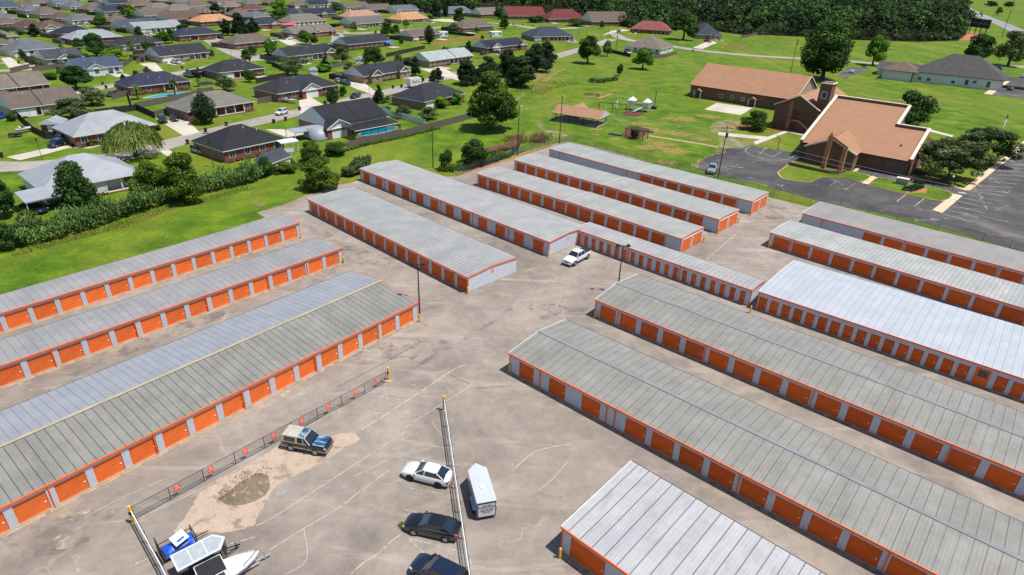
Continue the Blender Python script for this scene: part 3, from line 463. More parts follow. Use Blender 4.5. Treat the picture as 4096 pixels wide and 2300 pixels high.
SB=[
{'label': 'narrow storage building at the left beside the mown grass bank, sunlit orange doors', 'A': (-62.78, 66.57), 'E': (-36.63, 99.32), 'width': 5.4, 'rm': 'L1', 'dd': [(-8.67, 2.99, 2.45, 3), (0.3, 2.99, 2.45, 14)], 'spouts': (), 'ext': (10, 0.25), 'rise': 0.18, 'ridge': 0.5, 'fade_glare_door': True},
{'label': 'middle of the three left storage buildings, between the grass-side one and the wide two-tone one', 'A': (-54.8, 55.74), 'E': (-26.84, 89.61), 'width': 5.9, 'rm': 'L2', 'dd': [(-9.64, 2.985, 2.4, 4), (2.3, 2.985, 2.4, 14)], 'spouts': (4.75, 13.6, 22.5, 31.4, 37.8), 'ext': (10, 0.2), 'rise': 0.18, 'ridge': 0.5, 'fade_glare_door': True},
{'label': 'wide left storage building with bluish rear and moss-grey front roof slopes', 'A': (-40.6, 36.45), 'E': (-12.66, 72.83), 'width': 14.0, 'rm': 'L3', 'dd': [(-11.38, 3.02, 2.38, 4), (0.7, 3.02, 2.38, 15)], 'spouts': (-5.7, 3.3, 12.0, 21.05, 30.05, 39.45), 'ext': (12, 0.35), 'rise': 0.85, 'ridge': 0.5, 'cap': '#9c9078', 'rm2': 'L3b', 'fade_glare_door': True},
{'label': 'silver corrugated storage building with a white end wall, nearest the left rows', 'A': (-38.29, 111.13), 'E': (-6.53, 81.18), 'width': 10.2, 'rm': 'M1', 'dd': [(0.5, 2.93, 2.35, 15)], 'spouts': (6.3, 15.1, 23.4, 32.2, 40.9), 'letter': 'D', 'rise': 0.3, 'ext': (0.1, 0.1)},
{'label': 'long silver storage building whose orange doors alternate with wide white panels', 'A': (-33.31, 131.14), 'E': (5.82, 95.02), 'width': 10.0, 'rm': 'M2', 'dd': [(1.0, 4.43, 2.35, 12)], 'spouts': (8.5, 17.4, 26.1, 35.0, 44.0), 'letter': 'C', 'rise': 0.3, 'ext': (0.1, 0.0)},
{'label': 'slim storage wing with a row of narrow orange doors running away from the white pickup', 'A': (10.48, 101.08), 'E': (34.01, 80.28), 'width': 4.4, 'rm': 'M2', 'dd': [(0.5, 1.55, 0.8, 20)], 'spouts': (1.65, 10.9, 20.2), 'rise': 0.12, 'ridge': 0.5, 'ext': (0.0, 0.1), 'hd': 0.5},
{'label': 'far half of the stepped storage row just behind the long silver building', 'A': (-8.19, 130.56), 'E': (9.59, 115.23), 'width': 7.6, 'rm': 'M4', 'dd': [(0.3, 2.98, 2.42, 8)], 'spouts': (), 'rise': 0.2, 'orange_rake': (False, False)},
{'label': 'near half of the stepped row just behind the long silver building, two end doors', 'A': (9.59, 115.23), 'E': (28.04, 98.19), 'width': 7.6, 'rm': 'M4', 'dd': [(0.5, 3.15, 2.6, 7)], 'spouts': (3.5, 22.2), 'rise': 0.2, 'h': 2.72, 'endR': [(0.4, 3.5), (4.1, 7.2)], 'orange_rake': (False, True)},
{'label': 'far half of the middle stepped storage row, eight orange doors', 'A': (-0.42, 142.03), 'E': (18.07, 125.76), 'width': 8.0, 'rm': 'M4', 'dd': [(0.6, 3.08, 2.5, 8)], 'spouts': (), 'rise': 0.2, 'orange_rake': (False, False)},
{'label': 'near half of the middle stepped storage row with two sunlit end doors', 'A': (18.08, 125.76), 'E': (36.93, 107.91), 'width': 8.0, 'rm': 'M4', 'dd': [(0.6, 3.25, 2.7, 7)], 'spouts': (3.55, 22.9), 'rise': 0.2, 'h': 2.72, 'endR': [(0.4, 3.7), (4.3, 7.6)], 'orange_rake': (False, True)},
{'label': 'storage building with a blank blue-white front and no doors, nearest the playground field', 'A': (7.99, 152.95), 'E': (26.9, 135.48), 'width': 8.3, 'rm': 'M4', 'dd': [], 'spouts': (3.3, 22.7), 'rise': 0.2, 'orange_rake': (False, False)},
{'label': 'near half of the rearmost stepped storage row, beside the car park grass strip', 'A': (26.9, 135.49), 'E': (46.44, 118.55), 'width': 8.3, 'rm': 'M4', 'dd': [(0.5, 3.25, 2.7, 7)], 'spouts': (3.35, 22.95), 'rise': 0.2, 'h': 2.72, 'endR': [(0.4, 3.7), (4.3, 7.7)], 'orange_rake': (False, True)},
{'label': 'mauve-grey roofed storage building along the church car park fence', 'A': (54.29, 112.98), 'E': (78.3, 90.92), 'width': 9.6, 'rm': 'R5', 'dd': [(10.9, 3.43, 2.9, 15)], 'spouts': (3.6, 17.5, 31.2), 'ext': (0.1, 30), 'rise': 0.2, 'orange_rake': (False, True)},
{'label': 'storage building with a chalky streaked roof, between the mauve-grey and bright white roofs', 'A': (44.57, 102.58), 'E': (70.94, 77.66), 'width': 8.8, 'rm': 'R4', 'dd': [(0.7, 3.33, 2.85, 19)], 'spouts': (3.75, 17.4, 31), 'ext': (0.1, 30), 'rise': 0.2, 'orange_rake': (False, True)},
{'label': 'storage building with bright white metal roof and many narrow orange doors', 'A': (34.94, 79.44), 'E': (58.47, 59.95), 'width': 14.6, 'rm': 'R3', 'dd': [(0.1, 1.62, 1.15, 16), (28.2, 1.62, 1.15, 16)], 'spouts': (), 'ext': (0.1, 28), 'rise': 0.35, 'hd': 0.6, 'win': (26.1, 27.6), 'orange_rake': (False, True), 'h': 2.8},
{'label': 'long storage building with a dull green-grey ridged roof, next to the bright white roof', 'A': (11.49, 75.62), 'E': (47.79, 44.77), 'width': 11.0, 'rm': 'R2', 'dd': [(0.8, 3.17, 2.45, 23)], 'spouts': (3.6, 16.1, 28.85, 41.9), 'ext': (0.1, 27), 'rise': 0.62, 'ridge': 0.47, 'cap': '#74797c', 'orange_rake': (False, True)},
{'label': 'long green-grey ridged storage building facing the open lot at the right', 'A': (0.09, 61.68), 'E': (33.13, 33.33), 'width': 10.8, 'rm': 'R2', 'dd': [(1.4, 3, 2.2, 1), (5.8, 3, 2.3, 1), (10.3, 3, 2.4, 1), (15.8, 3.09, 2.45, 14)], 'spouts': (4.55, 13.5, 14.5, 27.95, 40.3), 'ext': (0.1, 20), 'rise': 0.62, 'ridge': 0.5, 'cap': '#74797c', 'orange_rake': (False, True)},
{'label': 'scuffed white roofed storage building at the bottom right edge', 'A': (4.83, 36.42), 'E': (9.31, 32.39), 'width': 10.0, 'rm': 'R0', 'dd': [(0.8, 3.5, 3.4, 1), (6.8, 5, 3.4, 5)], 'spouts': (), 'ext': (0.1, 26), 'rise': 0.32, 'ridge': 0.0, 'orange_rake': (False, True), 'h': 2.75}]
for d in SB:
    if d.get('rm2'): d['roofm2']=RM[d.pop('rm2')]
    d=dict(d); d['roofm']=RM[d.pop('rm')]; ds=[]
    for q in d.pop('dd'): ds+=dr(*q) if len(q)==4 else [q]
    storage(doors=ds,**d)
# ---------------- houses
RC={'silver':roofmetal('house_roof_silver_metal','#85878b','#919397','#8a8784',seam=.4,lw=.02,dark=.8,cross=False,wv=.3),'whitem':roofmetal('house_roof_white_metal','#868a91','#91959b','#838280',seam=.4,lw=.02,dark=.8,cross=False,wv=.3)}
for k,c in dict(stone='#6a6761',taupe='#5f544c',taupe2='#6b625a',navy='#2b3040',slateblue='#3d4558',charcoal='#2c2d34',charcoalb='#333a48',silverg='#81888a',slate='#585c65',slatedark='#3d4049',navydark='#252838',brown='#55473e',maroon='#553a38',greyd='#5c5a5b',orange='#a77c58',salmon='#9c7664',black='#26272c',silverl='#8f9796',red='#64302e',pinkred='#7e4a47').items(): RC[k]=shingle('shingles_'+k,c)
WC={'brick':brick('dark_red_brick','#6e2e24','#7d3a2c','#8d7a6e'),'redbrick':brick('bright_red_brick','#8f3524','#a2422e','#a08c80'),'tanbrick':brick('tan_brick','#80604f','#94735f','#a39488'),'tan':brick('pale_brick','#8d7d70','#a08f80','#b0a698'),'cream':M('cream_siding','#cfc7b6',.7,.08,1),'whitesid':ribbed('white_siding','#d3d5d6',.2,2)}
SID=ribbed('gable_siding','#c9ced4',.2,2); GAR=M('garage_door_white','#d2d3d3',.5,.06,2); DOORB=M('front_door_brown','#4a2c22',.6,.1)
def roofsolid(b,x0,x1,y0,y1,z,p,kind,m,trim,th=.2,ridge='x'):
    """hip or gable roof solid over a rectangle, pitch p"""
    if kind=='hip' and (y1-y0)>(x1-x0):
        hw=(x1-x0)/2; zr=z+hw*p; xm=(x0+x1)/2; a=[(x0,y0,z),(x1,y0,z),(x1,y1,z),(x0,y1,z),(xm,y0+hw,zr),(xm,y1-hw,zr)]
        b.add(a,[(0,1,4),(1,2,5,4),(2,3,5),(3,0,4,5)],m)
    elif ridge=='x':
        hw=(y1-y0)/2; zr=z+hw*p; ym=(y0+y1)/2; i=hw if kind=='hip' else 0; i=min(i,(x1-x0)/2-.1)
        a=[(x0,y0,z),(x1,y0,z),(x1,y1,z),(x0,y1,z),(x0+i,ym,zr),(x1-i,ym,zr)]
        b.add(a,[(0,1,5,4),(2,3,4,5)],m)
        b.add([a[1],a[2],a[5]],[(0,1,2)],m if kind=='hip' else SID); b.add([a[3],a[0],a[4]],[(0,1,2)],m if kind=='hip' else SID)
    else:
        hw=(x1-x0)/2; zr=z+hw*p; xm=(x0+x1)/2
        a=[(x0,y0,z),(x1,y0,z),(x1,y1,z),(x0,y1,z),(xm,y0,zr),(xm,y1,zr)]
        b.add(a,[(1,2,5,4),(3,0,4,5)],m); b.add([a[0],a[1],a[4]],[(0,1,2)],SID)
    q=[(x0,y0),(x1,y0),(x1,y1),(x0,y1)]
    b.add([(x,y,z) for x,y in q]+[(x,y,z-th) for x,y in q],[(0,4,5,1),(1,5,6,2),(2,6,7,3),(3,7,4,0),(4,7,6,5)],trim)
    return zr
def window(t,x,y,z,w,h,name='window',side=False):
    b=MB()
    if not side:
        b.box(x-w/2-.1,x+w/2+.1,y-.05,y+.02,z-.1,z+h+.1,WHITE); b.box(x-w/2,x-.03,y-.06,y-.051,z,z+h,GLASS); b.box(x+.03,x+w/2,y-.06,y-.051,z,z+h,GLASS)
    else:
        b.box(y-.02,y+.05,x-w/2-.1,x+w/2+.1,z-.1,z+h+.1,WHITE); b.box(y+.051,y+.06,x-w/2,x+w/2,z,z+h,GLASS)
    return b.build(name,None,t)
def house(A,E,dep,kind,roof,wall,feat,fg,label,idx):
    L=math.hypot(E[0]-A[0],E[1]-A[1]); rz=math.atan2(E[1]-A[1],E[0]-A[0]); rr=random.Random(idx*13+5)
    t=thing('brick_house' if 'brick' in wall else 'house',label,'house',A[0],A[1],rz,'houses of the subdivision')
    he=2.75; p=.52 if A[1]<430 else .6; ov=.45; p=.72 if 'woods' in label or 'red hip' in label or 'dormer' in label else p; wm=WC[wall]; rm=RC[roof]; far=A[1]>430
    porch=None
    for q in feat.split():
        if q[0]=='p': a,c=q[1:].split('-'); porch=(float(a)*L,float(c)*L)
    w=MB(); segs=[(0,L,0)]
    if porch: segs=[(0,porch[0],0),(porch[0],porch[1],1.9),(porch[1],L,0)]
    for a,c,y in segs: w.box(a,c,y,dep,0,he-.2,wm)
    # gable walls
    w.build('wall',None,t)
    r=MB(); zr=roofsolid(r,-ov,L+ov,-ov,dep+ov,he,p,kind,rm,WHITE); 
    ro=r.build('roof',None,t)
    if kind=='gable' and rr.random()<.55 and not far:
        k=MB(); xs=L*rr.uniform(.4,.6); k.bar((xs,-ov+.02,he+.06),(xs,dep/2,he+.06+(dep/2+ov)*p),.25,.16); k.build('parapet_flashing',BLACK,ro)
    if rr.random()<.7:
        k=MB()
        for _ in range(rr.randint(1,3)):
            x=rr.uniform(.2,.8)*L; y=rr.uniform(.15,.42)*dep; z=he+(y+ov)*p; k.tube((x,y,z-.1),(x,y,z+.42),.09,n=6)
        k.build('roof_vent',WHITE,ro)
    blocked=[]
    for q in fg.split():
        f=float('.'+q[1:3].strip('wWkrbtd')); ty=q[-1]; cx=f*L; gw={'w':5.5,'W':7.5,'k':5.5,'r':3.6,'b':5,'t':6.5,'d':4}[ty]; pr=1.6 if ty in 'wWkrb' else 2.2
        x0,x1=cx-gw/2,cx+gw/2; fm={'w':SID,'W':SID,'k':WC['tanbrick'],'r':WC['redbrick'],'b':WC['redbrick'],'t':WC['tan'],'d':WC['brick']}[ty]
        g=MB(); g.box(x0,x1,-pr,.0,0,he-.2,wm if ty in 'wWd' else fm); hw=gw/2+.35; g.build('gable_wing_wall',None,t)
        g=MB(); pz=.62 if ty in 'krbd' else .5; zz=he+hw*pz; yb=max(1.,zz-he)/p
        a=[(x0-.35,-pr-.35,he+.02),(x1+.35,-pr-.35,he+.02),(cx,-pr-.35,zz),(x0-.35,-ov,he+.02),(x1+.35,-ov,he+.02),(cx,yb,zz)]
        g.add(a,[(0,2,5,3),(1,4,5,2)],rm); g.add([(x0,-pr-.02,he-.2),(x1,-pr-.02,he-.2),(cx,-pr-.02,zz-.2)],[(0,1,2)],fm if ty!='d' else fm)
        g.bar(a[0],a[2],.1,.22,WHITE); g.bar(a[1],a[2],.1,.22,WHITE); g.box(x0-.35,x1+.35,-pr-.35,-pr-.02,he-.18,he+.0,WHITE); g.build('gable_wing_roof',None,t)
        if ty in 'krb': window(t,cx,-pr,.9,1.5,1.4)
        elif ty=='t' or ty=='W': 
            k=MB(); k.box(cx-2.4,cx+2.4,-pr-.05,-pr-.001,.05,2.2); k.build('garage_door',GAR,t)
        else: window(t,cx,-pr,1,1.3,1.3)
        blocked.append((x0-.5,x1+.5))
    # front openings
    n=max(3,int(L/3.6)); gd=rr.random()<.5 and not blocked
    for i in range(n):
        x=(i+.5)*L/n
        if any(a<x<c for a,c in blocked): continue
        y=0
        if porch and porch[0]-.4<x<porch[1]+.4:
            if not(porch[0]+.6<x<porch[1]-.6): continue
            y=1.9
        if i==n//2 and porch:
            k=MB(); k.box(x-.5,x+.5,y-.05,y-.001,.05,2.15); k.build('front_door',DOORB,t); continue
        if gd and i==0 and L>16: 
            k=MB(); k.box(.8,5.4,-.05,-.001,.05,2.2); k.build('garage_door',GAR,t); blocked.append((0,6)); continue
        window(t,x,y,.95,1.3,1.35)
    if not far:
        for y in (dep*.35,dep*.7): window(t,y,L,.95,1.1,1.2,side=True)
        k=MB(); k.box(L+.4,L+1.1,dep*.5-.4,dep*.5+.4,0,.8); k.build('air_conditioner',STEEL,t)
    if porch:
        k=MB(); k.box(porch[0],porch[1],-.2,1.9,.0,.12); k.build('porch_slab',CONC,t)
        m_=max(2,int((porch[1]-porch[0])/2.6)+1)
        for i in range(m_):
            x=porch[0]+.15+(porch[1]-porch[0]-.3)*i/(m_-1); k=MB(); k.box(x-.11,x+.11,-.05,.17,.12,he-.2); k.build('porch_column',WHITE,t)
    if not far:
        k=MB(); k.box(-.3,L+.3,-1.0,-.21,.0,.05); k.build('planting_strip',MULCH,t)
    if A[1]>240 and not label.startswith('white metal'):
        c_,s_=math.cos(rz),math.sin(rz); q0=1.+(L-6)*(idx%2); f=lambda x,y:(A[0]+x*c_-y*s_,A[1]+x*s_+y*c_)
        sheet('driveway',[f(q0,-.1),f(q0+4.4,-.1),f(q0+4.8,-8.5),f(q0-.4,-8.5)],.05+.001*(idx%7),CONC)
    for x in np.arange(.8,L-.6,.55):
        if rr.random()<.7 and not (porch and porch[0]<x<porch[1]): PLANT.append((A[0]+x*math.cos(rz)+.75*math.sin(rz),A[1]+x*math.sin(rz)-.75*math.cos(rz),rr.uniform(.35,.95)))
    return t
import numpy as np
PLANT=[]
for i,hrow in enumerate([
((-105.17,148.29),(-93.77,162.86),13,'hip','silver','brick','p.62-.9 g','','silver-grey metal hip-roofed brick ranch behind the weeping willow'),
((-92.53,178.52),(-80.69,195.33),12,'hip','stone','brick','p.4-.85','','speckled grey hip-roofed house behind the dark ovoid tree,two cars on its drive'),
((-138.68,174.33),(-128.48,188.0),12,'gable','taupe','tan','p.2-.4','','brown-grey gabled house half hidden by blossom trees,left of the small pool'),
((-163.05,197.1),(-153.58,211.54),12,'gable','taupe2','brick','p.45-.9','','taupe gabled house at the left edge with a white-columned porch'),
((-126.77,210.41),(-114.12,225.55),11,'hip','navy','brick','p.55-.75','','navy hip-roofed brick house between two palms by the curved pool'),
((-162.24,240.3),(-152.56,251.94),11,'gable','slateblue','whitesid','p.65-.8','.38w','slate-blue gabled house with a white front gable above the green lawn'),
((-151.23,278.64),(-139.07,297.02),12,'gable','charcoal','tan','p.55-.95','','charcoal gabled house with white porch columns beside the diagonal concrete street'),
((-111.62,243.79),(-100.54,258.4),12,'hip','charcoal','brick','p.3-.6','','charcoal hip-roofed brick house above the flowering round tree'),
((-140.13,327.87),(-126.85,348.81),12,'hip','taupe','brick','','.85w','taupe hip-roofed brick house with white window trim beside the diagonal street'),
((-178.67,351.1),(-165.78,371.7),11,'hip','navy','brick','p.25-.45','','navy hip-roofed red brick house below the orange-roofed one'),
((-214.4,376.41),(-200.3,400.01),11,'gable','silverg','cream','p.3-.6','','pale silver-grey gabled house with a raised parapet step,above the two small palms'),
((-184.6,308.91),(-174.37,326.08),11,'hip','charcoal','tan','p.3-.7','','charcoal hip-roofed house behind two small palms and a bright shrub'),
((-216.75,322.65),(-203.22,341.61),12,'hip','silverg','brick','','','pale grey-green hip-roofed house behind the large dark oak'),
((-213.11,278.71),(-204.35,293.92),13,'hip','slate','cream','p.5-.9','','large slate-grey hip-roofed house beside the dry lawn'),
((-186.79,260.17),(-179.19,271.03),11,'gable','slatedark','tan','','.45w','dark slate gabled house with a big cream front gable'),
((-234.22,342.73),(-226.41,357.06),11,'hip','navydark','brick','','','inky blue hip-roofed house next to the pale grey-green roof'),
((-259.11,362.68),(-251.05,375.79),12,'hip','brown','tan','p.7-.9','.3t','brown hip-roofed house with a tan front gable over the garage'),
((-270.42,366.48),(-265.28,379.02),12,'hip','maroon','tan','','','dull maroon hip roof just behind the brown roof with a tan gable'),
((-233.39,294.48),(-229.2,302.95),12,'hip','taupe','brick','p.4-.9','','taupe roof at the left edge behind the large slate-grey house'),
((-252.05,320.1),(-247.59,329.53),11,'hip','taupe2','tan','','','small taupe roof at the left edge behind a dark round tree'),
((-291.25,377.35),(-285.41,387.58),11,'hip','taupe','tan','p.3-.7','','taupe hip roof at the left edge with a dark porch,left of the maroon roof'),
((-313.85,402.42),(-307.41,413.77),11,'hip','slate','tan','','','slate roof at the left edge in the fifth row back'),
((-311.98,439.92),(-305.2,454.3),12.5,'hip','taupe','tan','p.3-.7','','taupe hip roof behind the pair of small bright bushes'),
((-287.52,418.93),(-281.51,430.69),11,'hip','brown','tan','','','brown-grey hip roof directly behind the inky blue roof'),
((-271.85,409.76),(-264.21,423.93),11,'hip','greyd','cream','','','dull grey roof left of the round oak in the far rows'),
((-336.6,461.76),(-331.18,472.54),11.5,'hip','slate','tan','','.85t','small slate hip roof beside a low red brick wall'),
((-367.54,477.19),(-360.96,489.21),12.5,'gable','slateblue','cream','p.3-.8','','slate-blue roof at the top left corner'),
((-375.72,524.05),(-368.14,539.74),12.5,'hip','taupe','tan','','','taupe roof at the top left with a long white canopy in front'),
((-334.82,507.34),(-328.78,520.8),11.5,'hip','slate','cream','p.3-.9','','slate hip roof near the top left with many white porch posts'),
((-310.74,488.61),(-303.3,503.24),12.5,'hip','taupe','brick','','','taupe hip roof left of the navy gabled roof near the top'),
((-290.25,474.0),(-282.58,489.47),11.5,'gable','navy','tan','','','navy gabled roof partly behind a bright green tree near the top'),
((-249.15,411.08),(-242.79,422.22),11,'hip','taupe','brick','','','taupe hip roof with brick front just behind the navy gabled pair'),
((-228.96,388.32),(-218.47,408.95),11,'gable','slateblue','cream','','','slate-blue gabled roof directly behind the pale silver-grey gabled house'),
((-327.82,547.07),(-320.83,561.14),12.5,'gable','navy','cream','','','navy roof on the top edge near the pale cream wall'),
((-307.05,537.96),(-295.68,554.87),12.5,'hip','taupe','brick','','','broad taupe hip roof on the top edge,third of the top row'),
((-276.49,510.77),(-266.99,527.91),11.5,'hip','taupe2','tan','','.9w','low taupe roof with a tiny white gable at its right end'),
((-251.59,454.27),(-243.52,469.78),12.5,'gable','taupe','tan','','','taupe gabled roof split by a dark parapet line'),
((-226.23,435.26),(-214.12,456.41),13.5,'gable','brown','tan','','','wide plain brown roof behind the silver-grey gabled house'),
((-259.86,504.13),(-247.17,520.12),12.5,'hip','taupe2','brick','','','shallow taupe hip roof behind the wide plain brown roof'),
((-202.6,428.42),(-189.65,451.24),12.5,'hip','orange','brick','','.6b','orange-tan hip-roofed brick house beside the dark pines'),
((-265.47,548.62),(-255.65,568.64),12.5,'hip','taupe','cream','p.2-.9','','taupe hip roof with cream porch posts near the top,left of a dark tree'),
((-240.54,553.89),(-229.36,568.37),11.5,'hip','taupe2','brick','','','pale taupe hip roof near the top edge behind the dark pines'),
((-216.81,532.33),(-206.71,547.03),11.5,'hip','maroon','brick','','','dull red-brown hip roof near the top edge left of the tall bright tree'),
((-204.12,484.11),(-195.25,497.9),11.5,'hip','taupe','brick','','','taupe hip roof right behind the dark pines'),
((-234.7,496.71),(-230.3,506.85),10.5,'gable','taupe','brick','','.5b','small house with a red brick front gable left of the dark pyramidal tree'),
((-295.91,586.8),(-286.91,602.08),12.5,'hip','greyd','brick','','','dull grey roof on the top edge above the broad taupe roofs'),
((-354.42,576.55),(-349.99,583.15),11.5,'gable','greyd','cream','','','sliver of a cream-walled house on the top edge'),
((-270.45,610.12),(-257.51,628.82),12.5,'hip','taupe','tan','','','taupe roof sliver on the top edge near the dark pines'),
((-48.87,166.56),(-37.26,181.43),15,'gable','black','brick','','.06W','large black gabled house beside the screened blue swimming pool'),
((-66.42,140.41),(-57.2,153.03),13,'hip','black','brick','','','near black-roofed brick house between the street and the cane hedge'),
((-86.82,110.11),(-75.77,122.82),14,'hip','whitem','whitesid','p.6-.95','','white metal-roofed house behind the tall irregular tree and cane hedge'),
((-29.75,203.64),(-18.6,220.51),14,'hip','charcoal','brick','','','charcoal hip-roofed house between the white delivery truck and the huge tree'),
((-77.68,208.26),(-63.41,228.08),13,'hip','charcoal','brick','p.4-.62','.5W','charcoal hip-roofed brick house with a white columned gable and a boat on its drive'),
((-58.5,247.25),(-44.99,266.59),11,'gable','charcoal','tanbrick','','.22k .85k','tan-brick house with two brick front gables under a black roof'),
((-101.7,291.52),(-87.43,313.15),11,'gable','charcoal','tan','p.5-.75','.88k','charcoal roofed house with a pale left gable end,above the flowering grey-green tree'),
((-87.56,340.18),(-71.21,364.87),11,'gable','charcoal','brick','','','black gabled brick house beside a blue play tent'),
((-111.25,447.8),(-94.42,472.76),12.5,'gable','greyd','tan','p.4-.8','','grey gabled tan-brick house with a dark parapet step,left of the orange roof'),
((-86.96,493.23),(-70.79,518.62),13.5,'hip','orange','tan','p.4-.8','','orange-tan hip roof with white porch posts on the big lawn'),
((-126.27,501.2),(-108.78,525.7),12.5,'hip','salmon','tan','','','salmon-pink hip roof behind the grey gabled tan-brick house'),
((-128.57,382.5),(-111.58,406.27),11,'gable','taupe2','redbrick','','.52r .92r','taupe roofed house with two red-brick pointed gables'),
((-151.36,445.23),(-134.73,470.32),13.5,'hip','taupe2','cream','','','grey-taupe hip roof with a red canopy at its left'),
((-160.56,508.93),(-143.82,532.85),11.5,'gable','navydark','brick','p.5-.7','.55w','dark navy roof with a white front gable behind the grey-taupe hip roof'),
((-39.98,293.03),(-22.72,317.02),11,'gable','silverl','tanbrick','p.45-.95','','pale grey gabled tan-brick house with a white garage door'),
((-62.49,389.04),(-49.52,409.22),11,'gable','taupe','brick','','','taupe gabled house with a pale left gable end,behind the dark narrow tree'),
((-17.25,347.07),(2.14,370.1),11,'gable','navydark','brick','','.2W .92w','dark navy gabled house with white gable and a black car at its garage'),
((7.59,410.93),(32.74,422.23),18,'hip','charcoalb','brick','p.4-.9','','charcoal-blue hip-roofed house with white porch bays left of the big field tree'),
((-38.57,449.27),(-19.45,472.51),13.5,'hip','taupe','brick','','','taupe pyramid-roofed brick house behind the new wooden fence'),
((-33.59,571.18),(-14.37,594.34),12.5,'gable','taupe2','brick','','.95w','taupe gabled house by the woods with a pale gable end at its right'),
((-61.07,571.92),(-41.32,594.41),12.5,'hip','slate','brick','p.4-.8','','slate hip roof by the woods between a narrow dark tree and a pink crepe myrtle'),
((-106.96,580.8),(-90.83,605.5),11.5,'gable','slate','cream','','.1w','slate roof with white gable end behind the orange-tan roof'),
((-129.49,583.89),(-114.07,605.95),11.5,'gable','taupe','cream','','.9w','taupe gabled roof behind the salmon-pink roof'),
((-152.39,597.15),(-137.26,621.1),11.5,'gable','taupe','cream','','.9w','taupe gabled roof in the farthest row right of a mixed tree clump'),
((-187.26,609.71),(-175.38,629.2),11.5,'gable','navydark','cream','','.9w','dark gabled roof in the farthest row left of a mixed tree clump'),
((-198.97,601.46),(-190.07,615.96),10.5,'hip','taupe','brick','','','small taupe roof in the farthest row right of the tall bright tree'),
((-165.61,422.38),(-155.72,435.48),11,'gable','navy','redbrick','','.8w','navy roof with an orange-brick white gable left of the round oak'),
((-172.27,506.08),(-163.92,520.04),11.5,'hip','navy','cream','','','navy hip roof right of the round oak,behind the grey-taupe roof'),
((-185.64,471.51),(-178.5,484.53),11.5,'hip','slate','brick','','','slate hip roof just left of the round oak'),
((-213.52,542.76),(-206.6,554.9),11.5,'hip','brown','brick','','','brown hip roof left of the tall bright tree in the far rows'),
((-368.67,551.92),(-363.63,563.2),11.5,'hip','taupe','tan','','','taupe roof sliver on the top edge right of the long white canopy'),
((-313.98,595.22),(-307.86,605.66),11.5,'hip','taupe2','brick','','','thin taupe roof sliver on the top edge above the low taupe roof'),
((-358.81,527.22),(-354.65,536.28),10.5,'gable','slate','cream','','','slate gable roof between the taupe roof and the slate porch-post roof near the top'),
((-367.25,500.21),(-363.9,507.92),10.5,'hip','taupe','tan','','','small taupe roof above the slate roof at the brick garden wall'),
((-257.47,483.47),(-253.95,490.51),9.5,'hip','taupe2','tan','','','small taupe roof left of the wide plain brown roof'),
((-228.7,507.98),(-224.57,515.86),10.5,'hip','brown','brick','','','brown roof between the dark pyramidal tree and the dark pines'),
((-239.91,599.49),(-231.64,612.77),11.5,'hip','greyd','brick','','','grey roof on the top edge left of the tall bright tree'),
((-229.31,621.69),(-223.02,632.86),10.5,'hip','taupe','brick','','','taupe roof partly behind the tall bright tree on the top edge'),
((-176.42,638.5),(-170.5,649.0),10.5,'gable','taupe2','cream','','','taupe roof on the top edge just behind the mixed tree clump'),
((-11.02,566.47),(20.15,579.61),18,'gable','red','brick','','.95w','red gabled roof with a white gable end by the woods'),
((21.71,550.26),(52.98,563.16),18,'hip','red','brick','','','red hip-roofed brick house behind a row of low dark shrubs'),
((55.47,538.0),(86.55,551.33),18,'gable','taupe','brick','','.9w','taupe gabled brick house with a white right gable end by the woods'),
((78.7,491.82),(104.81,482.17),13.5,'hip','pinkred','brick','p.6-.9','','pinkish red hip-roofed brick house facing the street bend'),
((119.48,464.24),(136.79,463.98),25.5,'hip','charcoalb','tan','','.62d','dark steep-roofed house with a dormer gable and a red pickup in front of the woods'),
((58.53,378.84),(76.71,368.5),22,'hip','taupe2','whitesid','','','taupe hip-roofed white house behind a grey fence on the church field')]): house(*hrow,i)
# ---------------- special houses and outbuildings
# white-roofed house behind the cane hedge
def simple_house(name,label,A,rz,L,dep,he,roof,wall,kind='hip',p=.4,cat='house',doors=True,ridge='x',ov=.4,group=None):
    t=thing(name,label,cat,A[0],A[1],rz,group); w=MB(); w.box(0,L,0,dep,0,he-.2,wall)
    if kind=='gable' and ridge=='y': w.add([(0,-.0,he-.2),(L,0,he-.2),(L/2,0,he+(L/2)*p)],[(0,1,2)],wall)
    w.build('wall',None,t); r=MB(); roofsolid(r,-ov,L+ov,-ov,dep+ov,he,p,kind,roof,WHITE,ridge=ridge); r.build('roof',None,t)
    if doors:
        k=MB(); k.box(L*.35,L*.35+1,-.05,-.001,.05,2.1); k.build('door',GAR,t)
        if L>5: window(t,L*.15,0,.9,1.2,1.1); window(t,L*.8,0,.9,1.6,1.2)
    return t
0 and simple_house('house','white metal-roofed house behind the tall irregular tree and cane hedge',(-88.81,118.26),R(47),22,14,2.8,RC['whitem'],WC['whitesid'],'hip',.36)
def carport(label,A,rz,L,dep,h,mat_,rise=.35,group=None,cat='carport',name='carport'):
    t=thing(name,label,cat,A[0],A[1],rz,group)
    b=MB(); b.add([(0,0,h),(L,0,h),(L,dep/2,h+rise),(0,dep/2,h+rise),(0,dep,h),(L,dep,h)],[(0,1,2,3),(3,2,5,4)]); b.add([(0,0,h-.08),(L,0,h-.08),(L,dep/2,h+rise-.08),(0,dep/2,h+rise-.08),(0,dep,h-.08),(L,dep,h-.08)],[(3,2,1,0),(4,5,2,3)]); b.box(0,L,-.04,.0,h-.2,h+.02); b.box(0,L,dep,dep+.04,h-.2,h+.02); b.build('canopy_roof',mat_,t)
    for x in (.2,L-.2):
        for y in (.2,dep-.2): k=MB(); k.box(x-.06,x+.06,y-.06,y+.06,0,h-.05); k.build('post',WHITE,t)
    return t
